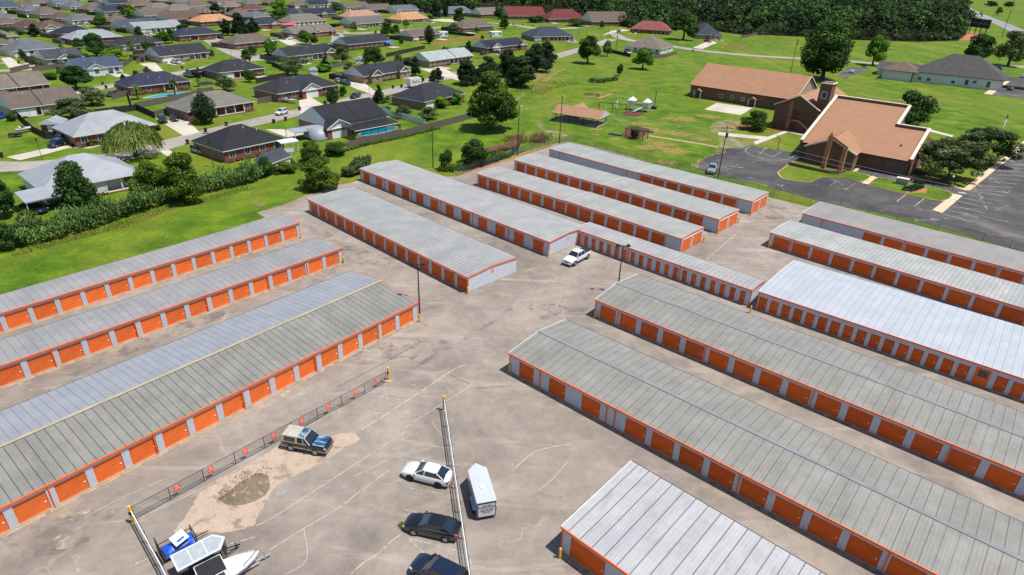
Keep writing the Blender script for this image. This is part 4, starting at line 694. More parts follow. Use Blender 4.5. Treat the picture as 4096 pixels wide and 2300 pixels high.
carport('white gabled metal carport over a dark blue car behind the cane hedge',(-85.73,103.78),R(55),9,7.5,2.7,RC['whitem'],1.1)
carport('flat white patio canopy behind the near black-roofed house',(-56.38,149.07),R(42),4.5,3.5,2.6,WHITE,.1,cat='canopy',name='patio_canopy')
carport('small white-topped garden pavilion with furniture beside the cream gabled shed',(-54.80,141.09),R(30),4.2,3.4,2.4,RC['whitem'],.3,cat='garden pavilion',name='garden_pavilion')
carport('long low white metal carport beside the large black gabled house',(-56.68,160.13),R(48),10,5,2.4,RC['whitem'],.3)
simple_house('garden_shed','cream gabled shed with a dark roof behind the hedge at the yard corner',(-57.07,134.64),R(-20),4.4,6,2.6,RC['slatedark'],WC['cream'],'gable',.7,'shed',ridge='y',ov=.25)
simple_house('garden_shed','small brick shed with white roof and roll door, left of the silver ranch house',(-121.32,159.81),R(15),4.2,5,2.5,RC['whitem'],WC['brick'],'gable',.4,'shed',ridge='y',ov=.35)
simple_house('garden_shed','small white shed with dark window slots at the black gabled house behind the fence',(-83.28,261.07),R(20),3,3,2.2,RC['whitem'],WC['whitesid'],'gable',.4,'shed',ridge='y',ov=.2,doors=False)
simple_house('garden_shed','little white dog-house shaped shed left of the dense dark round tree',(-73.65,296.56),R(10),3.4,3,2.0,RC['whitem'],WC['whitesid'],'gable',.5,'shed',ridge='y',ov=.2)
simple_house('garden_shed','white box shed at the end of the new wooden fence',(-18.25,428.90),R(40),8,5,2.8,WHITE,WC['whitesid'],'gable',.08,'shed',ov=.1)
simple_house('camper_van','white boxy camper beside the taupe gabled house and dark narrow tree',(-50.09,418.18),R(40),6,3,2.8,WHITE,WC['whitesid'],'gable',.08,'camper',ov=.03)
# blue-white dome tent
t=thing('dome_shelter','rounded blue-white metal arch shelter beside the large black gabled house','shelter',*(-53.99,163.05),R(48)); b=MB(); n=12
b.loft([[(x,3*math.cos(a),2.6*math.sin(a)+.3) for a in [math.pi*k/n for k in range(n+1)]] for x in (0,3,6)],None,caps=True,closed=False); b.build('curved_roof',RC['whitem'],t,smooth=True); k=MB(); k.box(.1,5.9,-2.9,-2.8,0,.4); k.box(.1,5.9,2.8,2.9,0,.4); k.build('base_rail',STEEL,t)
for lab,p,s,m_ in (('small blue play tent on the lawn beside the black gabled roof',(-71.03,362.82),2.4,M('blue_fabric','#1f5fc0',.6)),('blue shade canopy beside the curved pool',(-118.31,226.22),2.4,M('blue_canvas','#2256c8',.6)),('pink-red market canopy at the grey-taupe hip roof',(-151.62,442.30),5.,M('red_canvas','#c8485a',.6)),('dark trampoline net beside the navy roof and the round flecked tree',(-108.19,225.33),2.5,BLACK)):
    t=thing('garden_canopy',lab,'canopy',*p,R(40)); b=MB(); b.add([(-s,-s,1.9),(s,-s,1.9),(s,s,1.9),(-s,s,1.9),(0,0,2.8)],[(0,1,4),(1,2,4),(2,3,4),(3,0,4)]); b.build('canopy_top',m_,t)
    for x in (-s,s):
        for y in (-s,s): k=MB(); k.tube((x*.98,y*.98,0),(x*.98,y*.98,1.9),.05,n=5); k.build('pole',STEEL,t)
# screened pool of the black gabled house
PX=(-42.11,163.19)
t=thing('pool_enclosure','dark screened enclosure over the blue swimming pool','pool enclosure',PX[0],PX[1],R(49)); SCR=alphaedge(M('insect_screen','#1b1d1f',.8),40,.2,.21)
sc_=SCR.node_tree; 
for nd in list(sc_.nodes):
    if nd.type=='TEX_NOISE': nd.inputs['Scale'].default_value=.01
for nd in sc_.nodes:
    if nd.type=='MIX_SHADER':
        for l in list(nd.inputs[0].links): sc_.links.remove(l)
        nd.inputs[0].default_value=.62
LX,LY=15,9; b=MB()
b.add([(0,0,2.6),(LX,0,2.6),(LX,LY,3.4),(0,LY,3.4)],[(0,1,2,3)]); b.add([(0,0,0),(0,0,2.6),(0,LY,3.4),(0,LY,0)],[(0,1,2,3)]); b.add([(LX,0,0),(LX,LY,0),(LX,LY,3.4),(LX,0,2.6)],[(0,1,2,3)]); b.build('screen',SCR,t)
for i in range(7):
    x=LX*i/6; k=MB(); k.bar((x,0,0),(x,0,2.6),.09); k.bar((x,0,2.6),(x,LY,3.4),.09); k.build('frame_rib',M('bronze_frame','#2a2724',.5),t)
k=MB(); k.bar((0,0,2.6),(LX,0,2.6),.12); k.bar((0,0,1),(LX,0,1),.05); k.build('frame_rail',WHITE,t)
def pool(lab,c,rz,a,b_,kid='swimming_pool'):
    t=thing(kid,lab,'swimming pool',c[0],c[1],rz); q=[(a*math.cos(x)*(1+.18*math.sin(2*x)),b_*math.sin(x)*(1+.15*math.cos(3*x))) for x in [k*math.pi/16 for k in range(32)]]
    k=MB(); k.add([(x*1.13,y*1.2,.06) for x,y in q],[tuple(range(32))]); k.add([(x*1.13,y*1.2,.06) for x,y in q]+[(x*1.13,y*1.2,0) for x,y in q],[(i,i+32,(i+1)%32+32,(i+1)%32) for i in range(32)]); k.build('coping',CONC,t)
    k=MB(); k.add([(x,y,.075) for x,y in q],[tuple(range(32))]); k.build('water',POOL,t)
pool('bright blue swimming pool under the dark screen enclosure',(-38.59,175.13),R(49),6.2,2.6)
pool('curved blue backyard pool beside the two palms',(-116.19,213.67),R(50),7.,1.8)
# ---------------- wooden fences
def wfence(label,pts,h=1.8,col='grey',step=2.4,group='backyard fences'):
    cm={'grey':'#6a625a','dark':'#3a3532','new':'#b08a5a','white':'#d5dce2'}[col]
    s_=ribbed('fence_boards_'+col,cm,.16,0,.8,.2) if col!='white' else WHITE
    t=thing('wooden_fence' if col!='white' else 'vinyl_fence',label,'fence',pts[0][0],pts[0][1],0,group); o=Vector((*pts[0],0))
    for a,c in zip(pts,pts[1:]):
        a=Vector((*a,0))-o;c=Vector((*c,0))-o; L=(c-a).length; b=MB(); n=max(1,int(L/(.6 if step<4 else 2.4))); rr=random.Random(int(L*10))
        for i in range(n):
            b.box(L*i/n,L*(i+1)/n-.01,-.02,.02,.03,h+rr.uniform(-.05,.05))
        b.bar((0,.05,h*.8),(L,.05,h*.8),.05,.09); b.bar((0,.05,h*.25),(L,.05,h*.25),.05,.09)
        pn=b.build('board_panel',s_,t,loc=a,rz=math.atan2(c.y-a.y,c.x-a.x)); k=max(1,int(L/step))
        if L<90:
            pm=MB().box(-.05,.05,-.05,.05,0,h+.1).build('post',s_,t,loc=a+Vector((0,.09,0)))
            for i in range(1,k+1):
                q=pm.copy(); COL.objects.link(q); q.parent=t; q.location=a+(c-a)*i/k+Vector((0,.09,0))
WF=[('grey board fence behind the mown bank, from the screened pool to the huge tree',[(-42.48,155.29),(-39.05,161.08),(-30.41,170.70),(-21.14,184.41),(-13.01,196.58)],'grey'),
('white vinyl fence beside the charcoal hip roof and screened pool',[(-42.21,198.89),(-38.78,193.77),(-34.29,190.41),(-26.75,183.21)],'white'),
('dark board fence left of the small brick shed',[(-140.42,177.13),(-130.19,166.68),(-123.49,160.01),(-116.96,154.83),(-113.70,156.29)],'dark'),
('grey picket fence along the curved pool garden',[(-128.88,203.68),(-127.69,210.62),(-116.20,192.11)],'grey'),
('grey fence running right from the pool garden to the flecked tree',[(-115.02,191.59),(-107.60,210.11),(-104.69,221.29)],'grey'),
('short board fence left of the speckled grey roof',[(-104.18,181.11),(-101.47,188.93)],'grey'),
('dark fence behind the silver ranch roof',[(-122.62,178.76),(-113.40,189.72),(-103.35,180.60)],'dark'),
('grey board fence before the twin-gabled brick house garden',[(-83.22,274.00),(-79.95,280.27),(-75.88,292.94)],'grey'),
('black board fence below the charcoal roof with pale gable',[(-105.66,281.23),(-92.76,265.23)],'dark'),
('long dark fence left of the charcoal roof with a white columned gable',[(-96.85,239.79),(-90.46,257.04)],'dark'),
('black fence crossing the lawns right of the dense round tree',[(-64.47,320.53),(-50.94,357.68)],'dark'),
('black fence behind the taupe house at the new wooden fence',[(-48.45,436.93),(-28.84,422.40)],'dark'),
('new honey-coloured wooden fence in the middle of the lawns',[(-48.98,367.13),(-38.82,397.05),(-19.66,425.47)],'new'),
('orange-brown fence right of the twin red-brick gables',[(-119.76,437.21),(-116.64,445.17)],'new'),
('grey fence at the pale twin-gabled house drive',[(-72.29,256.23),(-68.82,264.29)],'grey'),
('dark fence in front of the white-walled taupe-roofed house',[(49.19,368.93),(58.00,352.97)],'dark'),
('grey board fence at the right of the white-walled taupe-roofed house',[(69.57,350.23),(78.50,358.40),(86.67,372.89)],'grey'),
('grey board fence right of the dormer house',[(155.18,480.64),(161.84,486.16),(186.99,527.01)],'grey'),
('grey fence beside the dark slate roof with cream gable',[(-184.70,247.96),(-182.01,253.56),(-176.82,259.97)],'grey'),
('grey fence on the left below the slate gable house',[(-189.60,243.24),(-190.16,254.20)],'grey'),
('grey fence between the slate-blue and charcoal gabled houses',[(-159.79,264.04),(-165.60,282.65)],'grey'),
('grey fence at the left end of the charcoal gabled house',[(-160.53,276.46),(-161.34,290.00)],'grey'),
('dark fence above the bright lawn of the charcoal gabled house',[(-173.30,296.68),(-171.47,307.62)],'dark'),
('fence beside the pale grey-green roof and large oak',[(-222.82,323.51),(-221.82,327.99)],'grey'),
('pale fence at the street corner, left of the charcoal columned-gable house',[(-83.03,204.74),(-80.04,209.32)],'grey')]
for lab,p,c in WF: wfence(lab,p,1.8,c)
for lab,p,c in [
('backyard fence behind the slate-blue gabled house with a white front gable above the green lawn',[(-168.47,243.14),(-177.11,250.32),(-165.28,264.54),(-156.64,257.36)],'grey'),
('backyard fence behind the charcoal gabled house with white porch columns beside the diagonal concrete street',[(-159.27,279.53),(-168.7,285.77),(-153.82,308.27),(-144.39,302.03)],'grey'),
('backyard fence behind the charcoal hip-roofed brick house above the flowering round tree',[(-119.68,245.08),(-127.89,251.31),(-112.16,272.05),(-103.95,265.82)],'dark'),
('weathered board fence around the yard behind the taupe hip-roofed brick house with white window trim',[(-146.83,330.75),(-155.53,336.27),(-140.88,359.37),(-132.18,353.85)],'grey'),
('backyard fence behind the navy hip-roofed red brick house below the orange-roofed one',[(-186.21,351.5),(-196.18,357.74),(-179.36,384.63),(-169.38,378.39)],'grey'),
('weathered board fence around the yard behind the pale silver-grey gabled house with a raised parapet',[(-221.23,377.85),(-231.17,383.79),(-215.26,410.42),(-205.32,404.48)],'dark'),
('weathered board fence around the yard behind the charcoal hip-roofed house behind two small palms',[(-191.31,310.55),(-200.4,315.97),(-188.56,335.85),(-179.46,330.43)],'grey'),
('backyard fence behind the pale grey-green hip-roofed house behind the large dark oak',[(-223.85,325.09),(-231.96,330.88),(-215.75,353.6),(-207.64,347.81)],'grey'),
('weathered board fence around the yard behind the large slate-grey hip-roofed house beside the dry lawn',[(-221.73,279.38),(-231.67,285.11),(-220.39,304.7),(-210.44,298.97)],'grey'),
('weathered board fence around the yard behind the dark slate gabled house with a big cream',[(-193.11,262.65),(-202.69,269.35),(-192.14,284.43),(-182.56,277.73)],'dark'),
('weathered board fence around the yard behind the inky blue hip-roofed house next to the pale',[(-240.68,344.66),(-251.29,350.44),(-241.01,369.29),(-230.41,363.51)],'grey'),
('backyard fence behind the brown hip-roofed house with a tan front gable over the garage',[(-266.08,365.09),(-275.8,371.07),(-266.27,386.57),(-256.55,380.59)],'grey'),
('weathered board fence around the yard behind the dull maroon hip roof just behind the brown',[(-277.63,367.88),(-288.64,372.4),(-281.51,389.8),(-270.49,385.28)],'grey'),
('weathered board fence around the yard behind the taupe roof at the left edge',[(-241.2,294.94),(-250.71,299.64),(-243.59,314.03),(-234.08,309.33)],'dark'),
('weathered board fence around the yard behind the small taupe roof at the left edge',[(-259.35,320.1),(-268.18,324.28),(-260.74,340.01),(-251.91,335.83)],'grey'),
('weathered board fence around the yard behind the taupe hip roof at the left edge',[(-297.54,379.64),(-307.3,385.21),(-299.86,398.24),(-290.1,392.67)],'grey'),
('backyard fence behind the slate roof at the left edge in the fifth row back',[(-321.39,402.51),(-329.85,407.31),(-320.58,423.65),(-312.12,418.85)],'grey'),
('backyard fence behind the taupe hip roof behind the pair of small bright bushes',[(-320.4,439.64),(-329.99,444.16),(-320.19,464.95),(-310.6,460.43)],'dark'),
('backyard fence behind the brown-grey hip roof directly behind the inky blue roof',[(-294.0,420.74),(-302.38,425.02),(-295.0,439.45),(-286.63,435.18)],'dark'),
('backyard fence behind the dull grey roof left of the round oak in the far rows',[(-278.57,411.2),(-289.0,416.82),(-279.56,434.32),(-269.14,428.69)],'grey'),
('weathered board fence around the yard behind the small slate hip roof beside a low red',[(-343.97,462.46),(-353.57,467.29),(-345.92,482.51),(-336.32,477.68)],'dark'),
('weathered board fence around the yard behind the slate-blue roof at the top left corner',[(-374.69,479.74),(-384.96,485.36),(-376.39,501.01),(-366.13,495.39)],'grey'),
('backyard fence behind the taupe roof at the top left with a long white canopy',[(-384.16,523.83),(-394.54,528.85),(-384.11,550.43),(-373.73,545.42)],'grey'),
('backyard fence behind the slate hip roof near the top left with many white porch posts',[(-342.56,506.94),(-351.79,511.08),(-343.57,529.39),(-334.35,525.25)],'grey'),
('weathered board fence around the yard behind the taupe hip roof left of the navy gabled',[(-318.1,490.68),(-327.72,495.57),(-318.99,512.74),(-309.37,507.85)],'grey'),
('weathered board fence around the yard behind the navy gabled roof partly behind a bright green',[(-297.48,474.96),(-306.21,479.29),(-296.0,499.87),(-287.27,495.55)],'dark'),
('weathered board fence around the yard behind the taupe hip roof with brick front',[(-255.9,412.56),(-266.59,418.66),(-258.5,432.83),(-247.82,426.73)],'dark'),
('weathered board fence around the yard behind the slate-blue gabled roof directly behind the pale silver-grey',[(-236.31,388.42),(-247.26,393.99),(-234.45,419.19),(-223.5,413.62)],'grey'),
('weathered board fence around the yard behind the navy roof on the top edge',[(-335.17,549.13),(-345.26,554.14),(-336.44,571.89),(-326.35,566.88)],'dark'),
('weathered board fence around the yard behind the broad taupe hip roof on the top edge,',[(-314.29,540.63),(-324.24,547.32),(-310.3,568.06),(-300.35,561.37)],'dark'),
('backyard fence behind the low taupe roof with a tiny white gable at its right end',[(-283.08,513.11),(-291.74,517.91),(-280.43,538.32),(-271.77,533.52)],'grey'),
('weathered board fence around the yard behind the taupe gabled roof split by a dark parapet',[(-259.8,454.74),(-269.1,459.58),(-257.82,481.26),(-248.52,476.42)],'grey'),
('weathered board fence around the yard behind the wide plain brown roof behind the silver-grey gabled',[(-234.64,436.88),(-244.9,442.75),(-230.1,468.6),(-219.84,462.72)],'grey'),
('weathered board fence around the yard behind the shallow taupe hip roof behind the wide plain',[(-267.46,506.62),(-276.58,513.86),(-261.06,533.42),(-251.93,526.18)],'grey'),
('weathered board fence around the yard behind the orange-tan hip-roofed brick house beside the dark pines',[(-210.48,429.72),(-220.7,435.52),(-205.25,462.74),(-195.03,456.95)],'dark'),
('weathered board fence around the yard behind the taupe hip roof with cream porch posts',[(-273.4,549.48),(-284.74,555.04),(-272.02,580.98),(-260.68,575.41)],'grey'),
('weathered board fence around the yard behind the pale taupe hip roof near the top edge',[(-246.8,557.07),(-256.11,564.26),(-242.24,582.23),(-232.93,575.04)],'dark'),
('weathered board fence around the yard behind the dull red-brown hip roof near the top edge',[(-224.15,533.84),(-233.27,540.11),(-220.87,558.16),(-211.74,551.89)],'grey'),
('backyard fence behind the taupe hip roof right behind the dark pines',[(-211.21,485.84),(-219.9,491.43),(-208.6,509.0),(-199.91,503.41)],'dark'),
('weathered board fence around the yard behind the small house with a red brick front gable',[(-241.59,496.66),(-250.13,500.36),(-243.49,515.67),(-234.95,511.96)],'dark'),
('backyard fence behind the dull grey roof on the top edge above the broad taupe roofs',[(-303.0,589.54),(-313.14,595.51),(-302.95,612.81),(-292.81,606.84)],'grey'),
('weathered board fence around the yard behind the sliver of a cream-walled house on the top',[(-361.3,578.68),(-369.43,584.14),(-362.51,594.46),(-354.38,589.0)],'dark'),
('weathered board fence around the yard behind the taupe roof sliver on the top edge',[(-277.31,613.38),(-287.27,620.27),(-272.92,641.01),(-262.96,634.12)],'dark'),
('weathered board fence around the yard behind the tan-brick house with two brick front gables',[(-65.25,249.11),(-74.1,255.29),(-58.42,277.73),(-49.57,271.55)],'dark'),
('backyard fence behind the charcoal roofed house with a pale left gable end,above the flowering',[(-107.94,294.05),(-117.87,300.61),(-101.74,325.04),(-91.81,318.49)],'grey'),
('backyard fence behind the black gabled brick house beside a blue play tent',[(-93.93,342.51),(-103.72,348.99),(-85.58,376.38),(-75.79,369.9)],'grey'),
('weathered board fence around the yard behind the grey gabled tan-brick house with a dark parapet',[(-119.6,448.83),(-128.19,454.62),(-107.03,486.0),(-98.44,480.21)],'dark'),
('weathered board fence around the yard behind the orange-tan hip roof with white porch posts',[(-95.08,495.55),(-105.73,502.34),(-86.89,531.92),(-76.24,525.14)],'dark'),
('weathered board fence around the yard behind the salmon-pink hip roof behind the grey gabled tan-brick',[(-133.4,504.12),(-142.12,510.34),(-122.12,538.36),(-113.4,532.14)],'grey'),
('weathered board fence around the yard behind the taupe roofed house with two red-brick pointed gables',[(-136.17,383.22),(-144.89,389.45),(-125.05,417.21),(-116.33,410.98)],'grey'),
('backyard fence behind the grey-taupe hip roof with a red canopy at its left',[(-159.08,448.24),(-167.89,454.08),(-148.33,483.6),(-139.52,477.76)],'grey'),
('weathered board fence around the yard behind the dark navy roof with a white front gable',[(-167.01,511.74),(-176.55,518.42),(-158.37,544.4),(-148.83,537.72)],'grey'),
('backyard fence behind the pale grey gabled tan-brick house with a white garage door',[(-47.5,293.88),(-57.05,300.74),(-35.41,330.82),(-25.86,323.95)],'dark'),
('weathered board fence around the yard behind the taupe gabled house with a pale left gable',[(-69.3,390.66),(-77.28,395.79),(-61.84,419.81),(-53.86,414.68)],'dark'),
('backyard fence behind the dark navy gabled house with white gable and a black car',[(-24.64,348.53),(-33.13,355.68),(-9.02,384.31),(-0.54,377.16)],'dark'),
('weathered board fence around the yard behind the taupe pyramid-roofed brick house behind the new wooden',[(-46.03,452.95),(-54.25,459.7),(-32.39,486.27),(-24.18,479.51)],'dark'),
('backyard fence behind the taupe gabled house by the woods with a pale gable end',[(-40.63,574.44),(-49.22,581.56),(-27.97,607.16),(-19.39,600.04)],'grey'),
('weathered board fence around the yard behind the slate hip roof by the woods',[(-67.42,576.06),(-75.65,583.28),(-54.11,607.81),(-45.88,600.59)],'dark'),
('weathered board fence around the yard behind the slate roof with white gable end',[(-113.42,583.52),(-123.83,590.32),(-104.87,619.36),(-94.46,612.56)],'dark'),
('weathered board fence around the yard behind the taupe gabled roof behind the salmon-pink roof',[(-137.04,585.13),(-146.63,591.82),(-128.6,617.61),(-119.02,610.91)],'dark'),
('backyard fence behind the taupe gabled roof in the farthest row right of a mixed tree',[(-159.92,598.15),(-168.62,603.64),(-150.03,633.06),(-141.34,627.57)],'grey'),
('backyard fence behind the dark gabled roof in the farthest row left of a mixed tree',[(-194.12,611.72),(-204.15,617.83),(-189.95,641.13),(-179.92,635.01)],'grey'),
('weathered board fence around the yard behind the small taupe roof in the farthest row',[(-206.31,601.55),(-214.18,606.38),(-202.72,625.04),(-194.85,620.22)],'grey'),
('backyard fence behind the navy roof with an orange-brick white gable left of the round oak',[(-171.65,425.33),(-179.55,431.29),(-166.79,448.19),(-158.9,442.23)],'dark'),
('backyard fence behind the navy hip roof right of the round oak,behind the grey-taupe roof',[(-179.61,507.25),(-188.85,512.78),(-177.23,532.2),(-167.99,526.68)],'dark'),
('backyard fence behind the slate hip roof just left of the round oak',[(-192.46,473.42),(-203.37,479.4),(-193.66,497.11),(-182.75,491.13)],'grey'),
('weathered board fence around the yard behind the brown hip roof left of the tall bright',[(-220.02,545.28),(-229.85,550.89),(-220.91,566.57),(-211.08,560.97)],'grey'),
('backyard fence behind the taupe roof sliver on the top edge right of the long',[(-376.44,551.45),(-386.51,555.95),(-378.77,573.28),(-368.69,568.78)],'grey'),
('backyard fence behind the thin taupe roof sliver on the top edge above the low taupe',[(-321.22,596.51),(-330.24,601.8),(-321.6,616.54),(-312.58,611.25)],'grey'),
('weathered board fence around the yard behind the slate gable roof between the taupe roof',[(-365.89,526.9),(-375.15,531.15),(-368.79,545.02),(-359.52,540.77)],'grey'),
('backyard fence behind the small taupe roof above the slate roof at the brick garden wall',[(-373.46,501.73),(-384.45,506.51),(-380.05,516.64),(-369.06,511.86)],'grey'),
('backyard fence behind the small taupe roof left of the wide plain brown roof',[(-263.3,484.56),(-271.53,488.68),(-266.1,499.53),(-257.87,495.41)],'dark'),
('weathered board fence around the yard behind the brown roof between the dark pyramidal tree',[(-235.91,507.79),(-245.43,512.78),(-238.41,526.17),(-228.89,521.18)],'grey'),
('weathered board fence around the yard behind the grey roof on the top edge',[(-247.43,600.47),(-257.96,607.03),(-246.71,625.09),(-236.18,618.53)],'grey'),
('backyard fence behind the taupe roof partly behind the tall bright tree on the top edge',[(-235.88,622.87),(-246.01,628.57),(-237.47,643.74),(-227.34,638.03)],'grey'),
('weathered board fence around the yard behind the taupe roof on the top edge',[(-183.82,638.2),(-194.23,644.07),(-185.78,659.06),(-175.37,653.19)],'dark')]: wfence(lab,p,1.9,c,4.8)
# ---------------- church
CB=brick('church_brown_brick','#644637','#70503c','#766050'); TC=shingle('terracotta_shingles','#9a7359',.1); CAP=M('stone_coping','#d2c6b6',.7,.08); 
t=thing('church_sanctuary','big brown-brick church sanctuary with one broad terracotta roof plane and stone-capped parapets','church',73.6,164.,R(-38.8))
def zpl(y): return 4.0+y*8/24
b=MB(); b.box(.3,25,.6,14,0,4.1,CB); b.box(.3,18,14,24,0,6.5,CB)
b.add([(25,0.6,4.),(25,14,4.),(25,14,zpl(14)+.1)],[(0,1,2)],CB); b.add([(.3,.6,4.),(.3,24,6.4),(.3,24,zpl(24)),(.3,.6,4.2)],[(0,3,2,1)],CB); b.add([(18,14,6.4),(18,24,6.4),(18,24,zpl(24)),(18,14,zpl(14))],[(0,1,2,3)],CB)
b.build('wall',None,t)
b=MB(); b.add([(.3,-.3,zpl(-.3)),(25,-.3,zpl(-.3)),(25,14,zpl(14)),(18,14,zpl(14)),(18,24,zpl(24)),(.3,24,zpl(24))],[(0,1,2,3),(0,3,4,5)],TC); b.add([(.3,-.3,zpl(-.3)),(25,-.3,zpl(-.3)),(25,-.3,zpl(-.3)-.25),(.3,-.3,zpl(-.3)-.25)],[(0,3,2,1)],M('brown_fascia','#3b2a22',.6)); b.build('roof',None,t)
for nm,a,c in (('left_parapet',(0,-.4),(0,24.3)),('rear_parapet',(0,24.2),(18.3,24.2)),('step_parapet',(18.2,24),(18.2,14.2)),('side_parapet',(18,14.2),(25.4,14.2)),('right_parapet',(25.2,14.4),(25.2,-.4))):
    k=MB(); za,zc=zpl(a[1]),zpl(c[1]); k.bar((*a,za-.1),(*c,zc-.1),.5,1.2,CB); k.bar((*a,za+.6),(*c,zc+.6),.75,.14,CAP); k.build('parapet',None,t)
k=MB(); k.box(25.2,25.5,.6,14,0,4.2,CB); k.build('side_wall',None,t)
# entry wing
g=MB(); g.box(2.6,14,-4.6,.6,0,4.3,CB); g.add([(2.6,-4.6,4.3),(14,-4.6,4.3),(8.3,-4.6,6.9)],[(0,1,2)],CB); g.build('entry_wing_wall',None,t)
g=MB(); a=[(2.2,-4.9,4.15),(14.4,-4.9,4.15),(8.3,-4.9,7.0),(2.2,.6,4.15),(14.4,.6,4.15),(8.3,9.,7.0)]; g.add(a,[(0,2,5,3),(1,4,5,2)],TC); g.bar((8.3,-5,6.95),(14.5,-5,4.05),.25,.35,CAP); g.bar((8.3,-5,6.95),(2.1,-5,4.05),.25,.35,CAP); g.build('entry_roof',None,t)
k=MB(); k.box(20.2,24.4,.5,.59,.0,3.4,M('louvred_panel','#5b4d4a',.7,.1)); k.build('louvred_door',None,t)
for x,y in ((7,4),(21.5,5.5)):
    k=MB(); k.tube((x,y,zpl(y)-.1),(x,y,zpl(y)+.35),.22,n=10); k.build('roof_vent',BLACK,t)
# twin brick piers and beam before the entry
t=thing('entry_arch','freestanding tall brick twin-pier arch in front of the church entry','arch',*(74.75,151.76),R(-38.8)); CBL=brick('arch_brick','#a06a48','#ad7852','#8d6a50')
k=MB(); k.box(-.45,.45,-.5,.5,0,8.4,CBL); k.add([(-.45,-.5,8.4),(.45,-.5,8.4),(.45,.5,8.4),(-.45,.5,8.4),(.0,.1,9.4)],[(0,1,4),(1,2,4),(2,3,4),(3,0,4)],CB); k.build('tall_pier',None,t); k=MB(); k.box(3.4,4.3,-.5,.5,0,6.1,CBL); k.build('short_pier',None,t); k=MB(); k.bar((.4,0,8.3),(4.3,0,6.3),.6,.5,CBL); k.build('sloping_beam',None,t)
t=None
wl=MB(); ps=[(67.73,155.14),(71.21,151.75),(74.87,148.93),(77.02,148.38),(79.55,150.29)]
for a,c in zip(ps,ps[1:]): wl.bar((*a,.45),(*c,.45),.4,.9,CB)
o=wl.build('retaining_wall',None); tag(o,'low curved brown brick retaining wall at the foot of the church arch','wall')
# middle wing with stair, tower, rear wing, hall
t=thing('church_stair_wing','two-storey brown-brick gabled church wing with an outside stair','church wing',78.1,197.4,R(-38.8))
b=MB(); b.box(0,12.5,0,16,0,7,CB); b.add([(0,0,7),(12.5,0,7),(6.6,0,10.3)],[(0,1,2)],CB); b.build('wall',None,t)
b=MB(); a=[(-.4,-.4,6.9),(12.9,-.4,6.9),(6.6,-.4,10.5),(-.4,32,6.9),(12.9,32,6.9),(6.6,32,10.5)]; b.add(a,[(0,2,5,3),(1,4,5,2)],TC); b.bar(a[0],a[2],.3,.3,CAP); b.bar(a[1],a[2],.3,.3,CAP); b.build('roof',None,t)
k=MB(); k.box(4.2,5.2,-.25,-.01,0,8.6,CBL); k.build('brick_pilaster',None,t)
k=MB(); k.box(5.6,7.2,-.12,-.01,3.6,6,DOORB); k.box(5.4,7.0,-.12,-.01,0,2.3,DOORB); k.build('door',None,t)
k=MB(); k.box(4.4,8,-1.6,-.1,3.3,3.5,CBL); [k.box(8+.32*i,8.34+.32*i,-1.6,-.3,3.3-.2*i-.2,3.3-.2*i,CBL) for i in range(16)]; k.build('stair',None,t)
k=MB(); k.bar((4.5,-1.6,4.4),(8,-1.6,4.4),.06); k.bar((8,-1.6,4.4),(13.1,-1.6,1.2),.07); k.tube((4.5,-1.55,0),(4.5,-1.55,4.4),.08); [k.bar((8+.5*i,-1.6,3.4-.31*i),(8+.5*i,-1.6,4.4-.31*i),.04) for i in range(10)]; k.build('stair_rail',M('brown_rail','#5a3326',.5),t)
t=thing('church_tower','square brown-brick church tower with one white framed window','tower',87.6,191.8,R(-38.8)); b=MB(); b.box(0,3.2,0,4.2,0,14.4,CB); b.add([(0,0,14.4),(3.2,0,14.4),(3.2,4.2,13.4),(0,4.2,13.4)],[(0,1,2,3)],CB); b.build('shaft',None,t)
k=MB(); k.bar((-.1,-.1,14.45),(3.3,-.1,14.45),.4,.15,CAP); k.bar((-.1,-.1,14.45),(-.1,4.3,14.45),.4,.15,M('dark_flashing','#26201e',.6)); k.bar((3.3,-.1,14.45),(3.3,4.3,14.45),.4,.15,CAP); k.bar((3.3,4.3,14.45),(-.1,4.3,14.45),.4,.15,CAP); k.build('coping',None,t); 
k=MB(); k.box(.8,2.4,-.08,-.01,10.2,12.2,WHITE); k.box(1.,2.2,-.1,-.081,10.4,12.,GLASS); k.build('window',None,t)
t=thing('church_rear_wing','low terracotta-roofed wing to the right behind the church tower','church wing',98,205,R(-38.8)); b=MB(); b.box(0,14,0,14,0,4,CB); b.build('wall',None,t); b=MB(); roofsolid(b,-.5,14.5,-.5,14.5,4.2,.42,'hip',TC,CB); b.build('roof',None,t)
t=thing('church_hall','long brown-brick church hall with a broad terracotta gable roof and two small door porches','church hall',64.2,245.5,R(-39.5))
b=MB(); b.box(0,37.8,0,25,0,4.3,CB); b.add([(37.8,0,4.3),(37.8,25,4.3),(37.8,12.5,10.3)],[(0,1,2)],WC['tan']); b.add([(0,0,4.3),(0,25,4.3),(0,12.5,10.3)],[(0,2,1)],CB); b.build('wall',None,t)
b=MB(); zr=4.3+13*.5; a=[(-.5,-.5,4.25),(38.3,-.5,4.25),(38.3,12.5,zr),(-.5,12.5,zr),(-.5,25.5,4.25),(38.3,25.5,4.25)]; b.add(a,[(0,1,2,3),(3,2,5,4)],TC); b.bar((38.3,-.5,4.2),(38.3,12.5,zr-.05),.12,.3,CAP); b.bar((38.3,25.5,4.2),(38.3,12.5,zr-.05),.12,.3,CAP); b.box(-.5,38.3,-.52,-.5,3.95,4.25,M('brown_fascia','#3b2a22',.6)); b.build('roof',None,t)
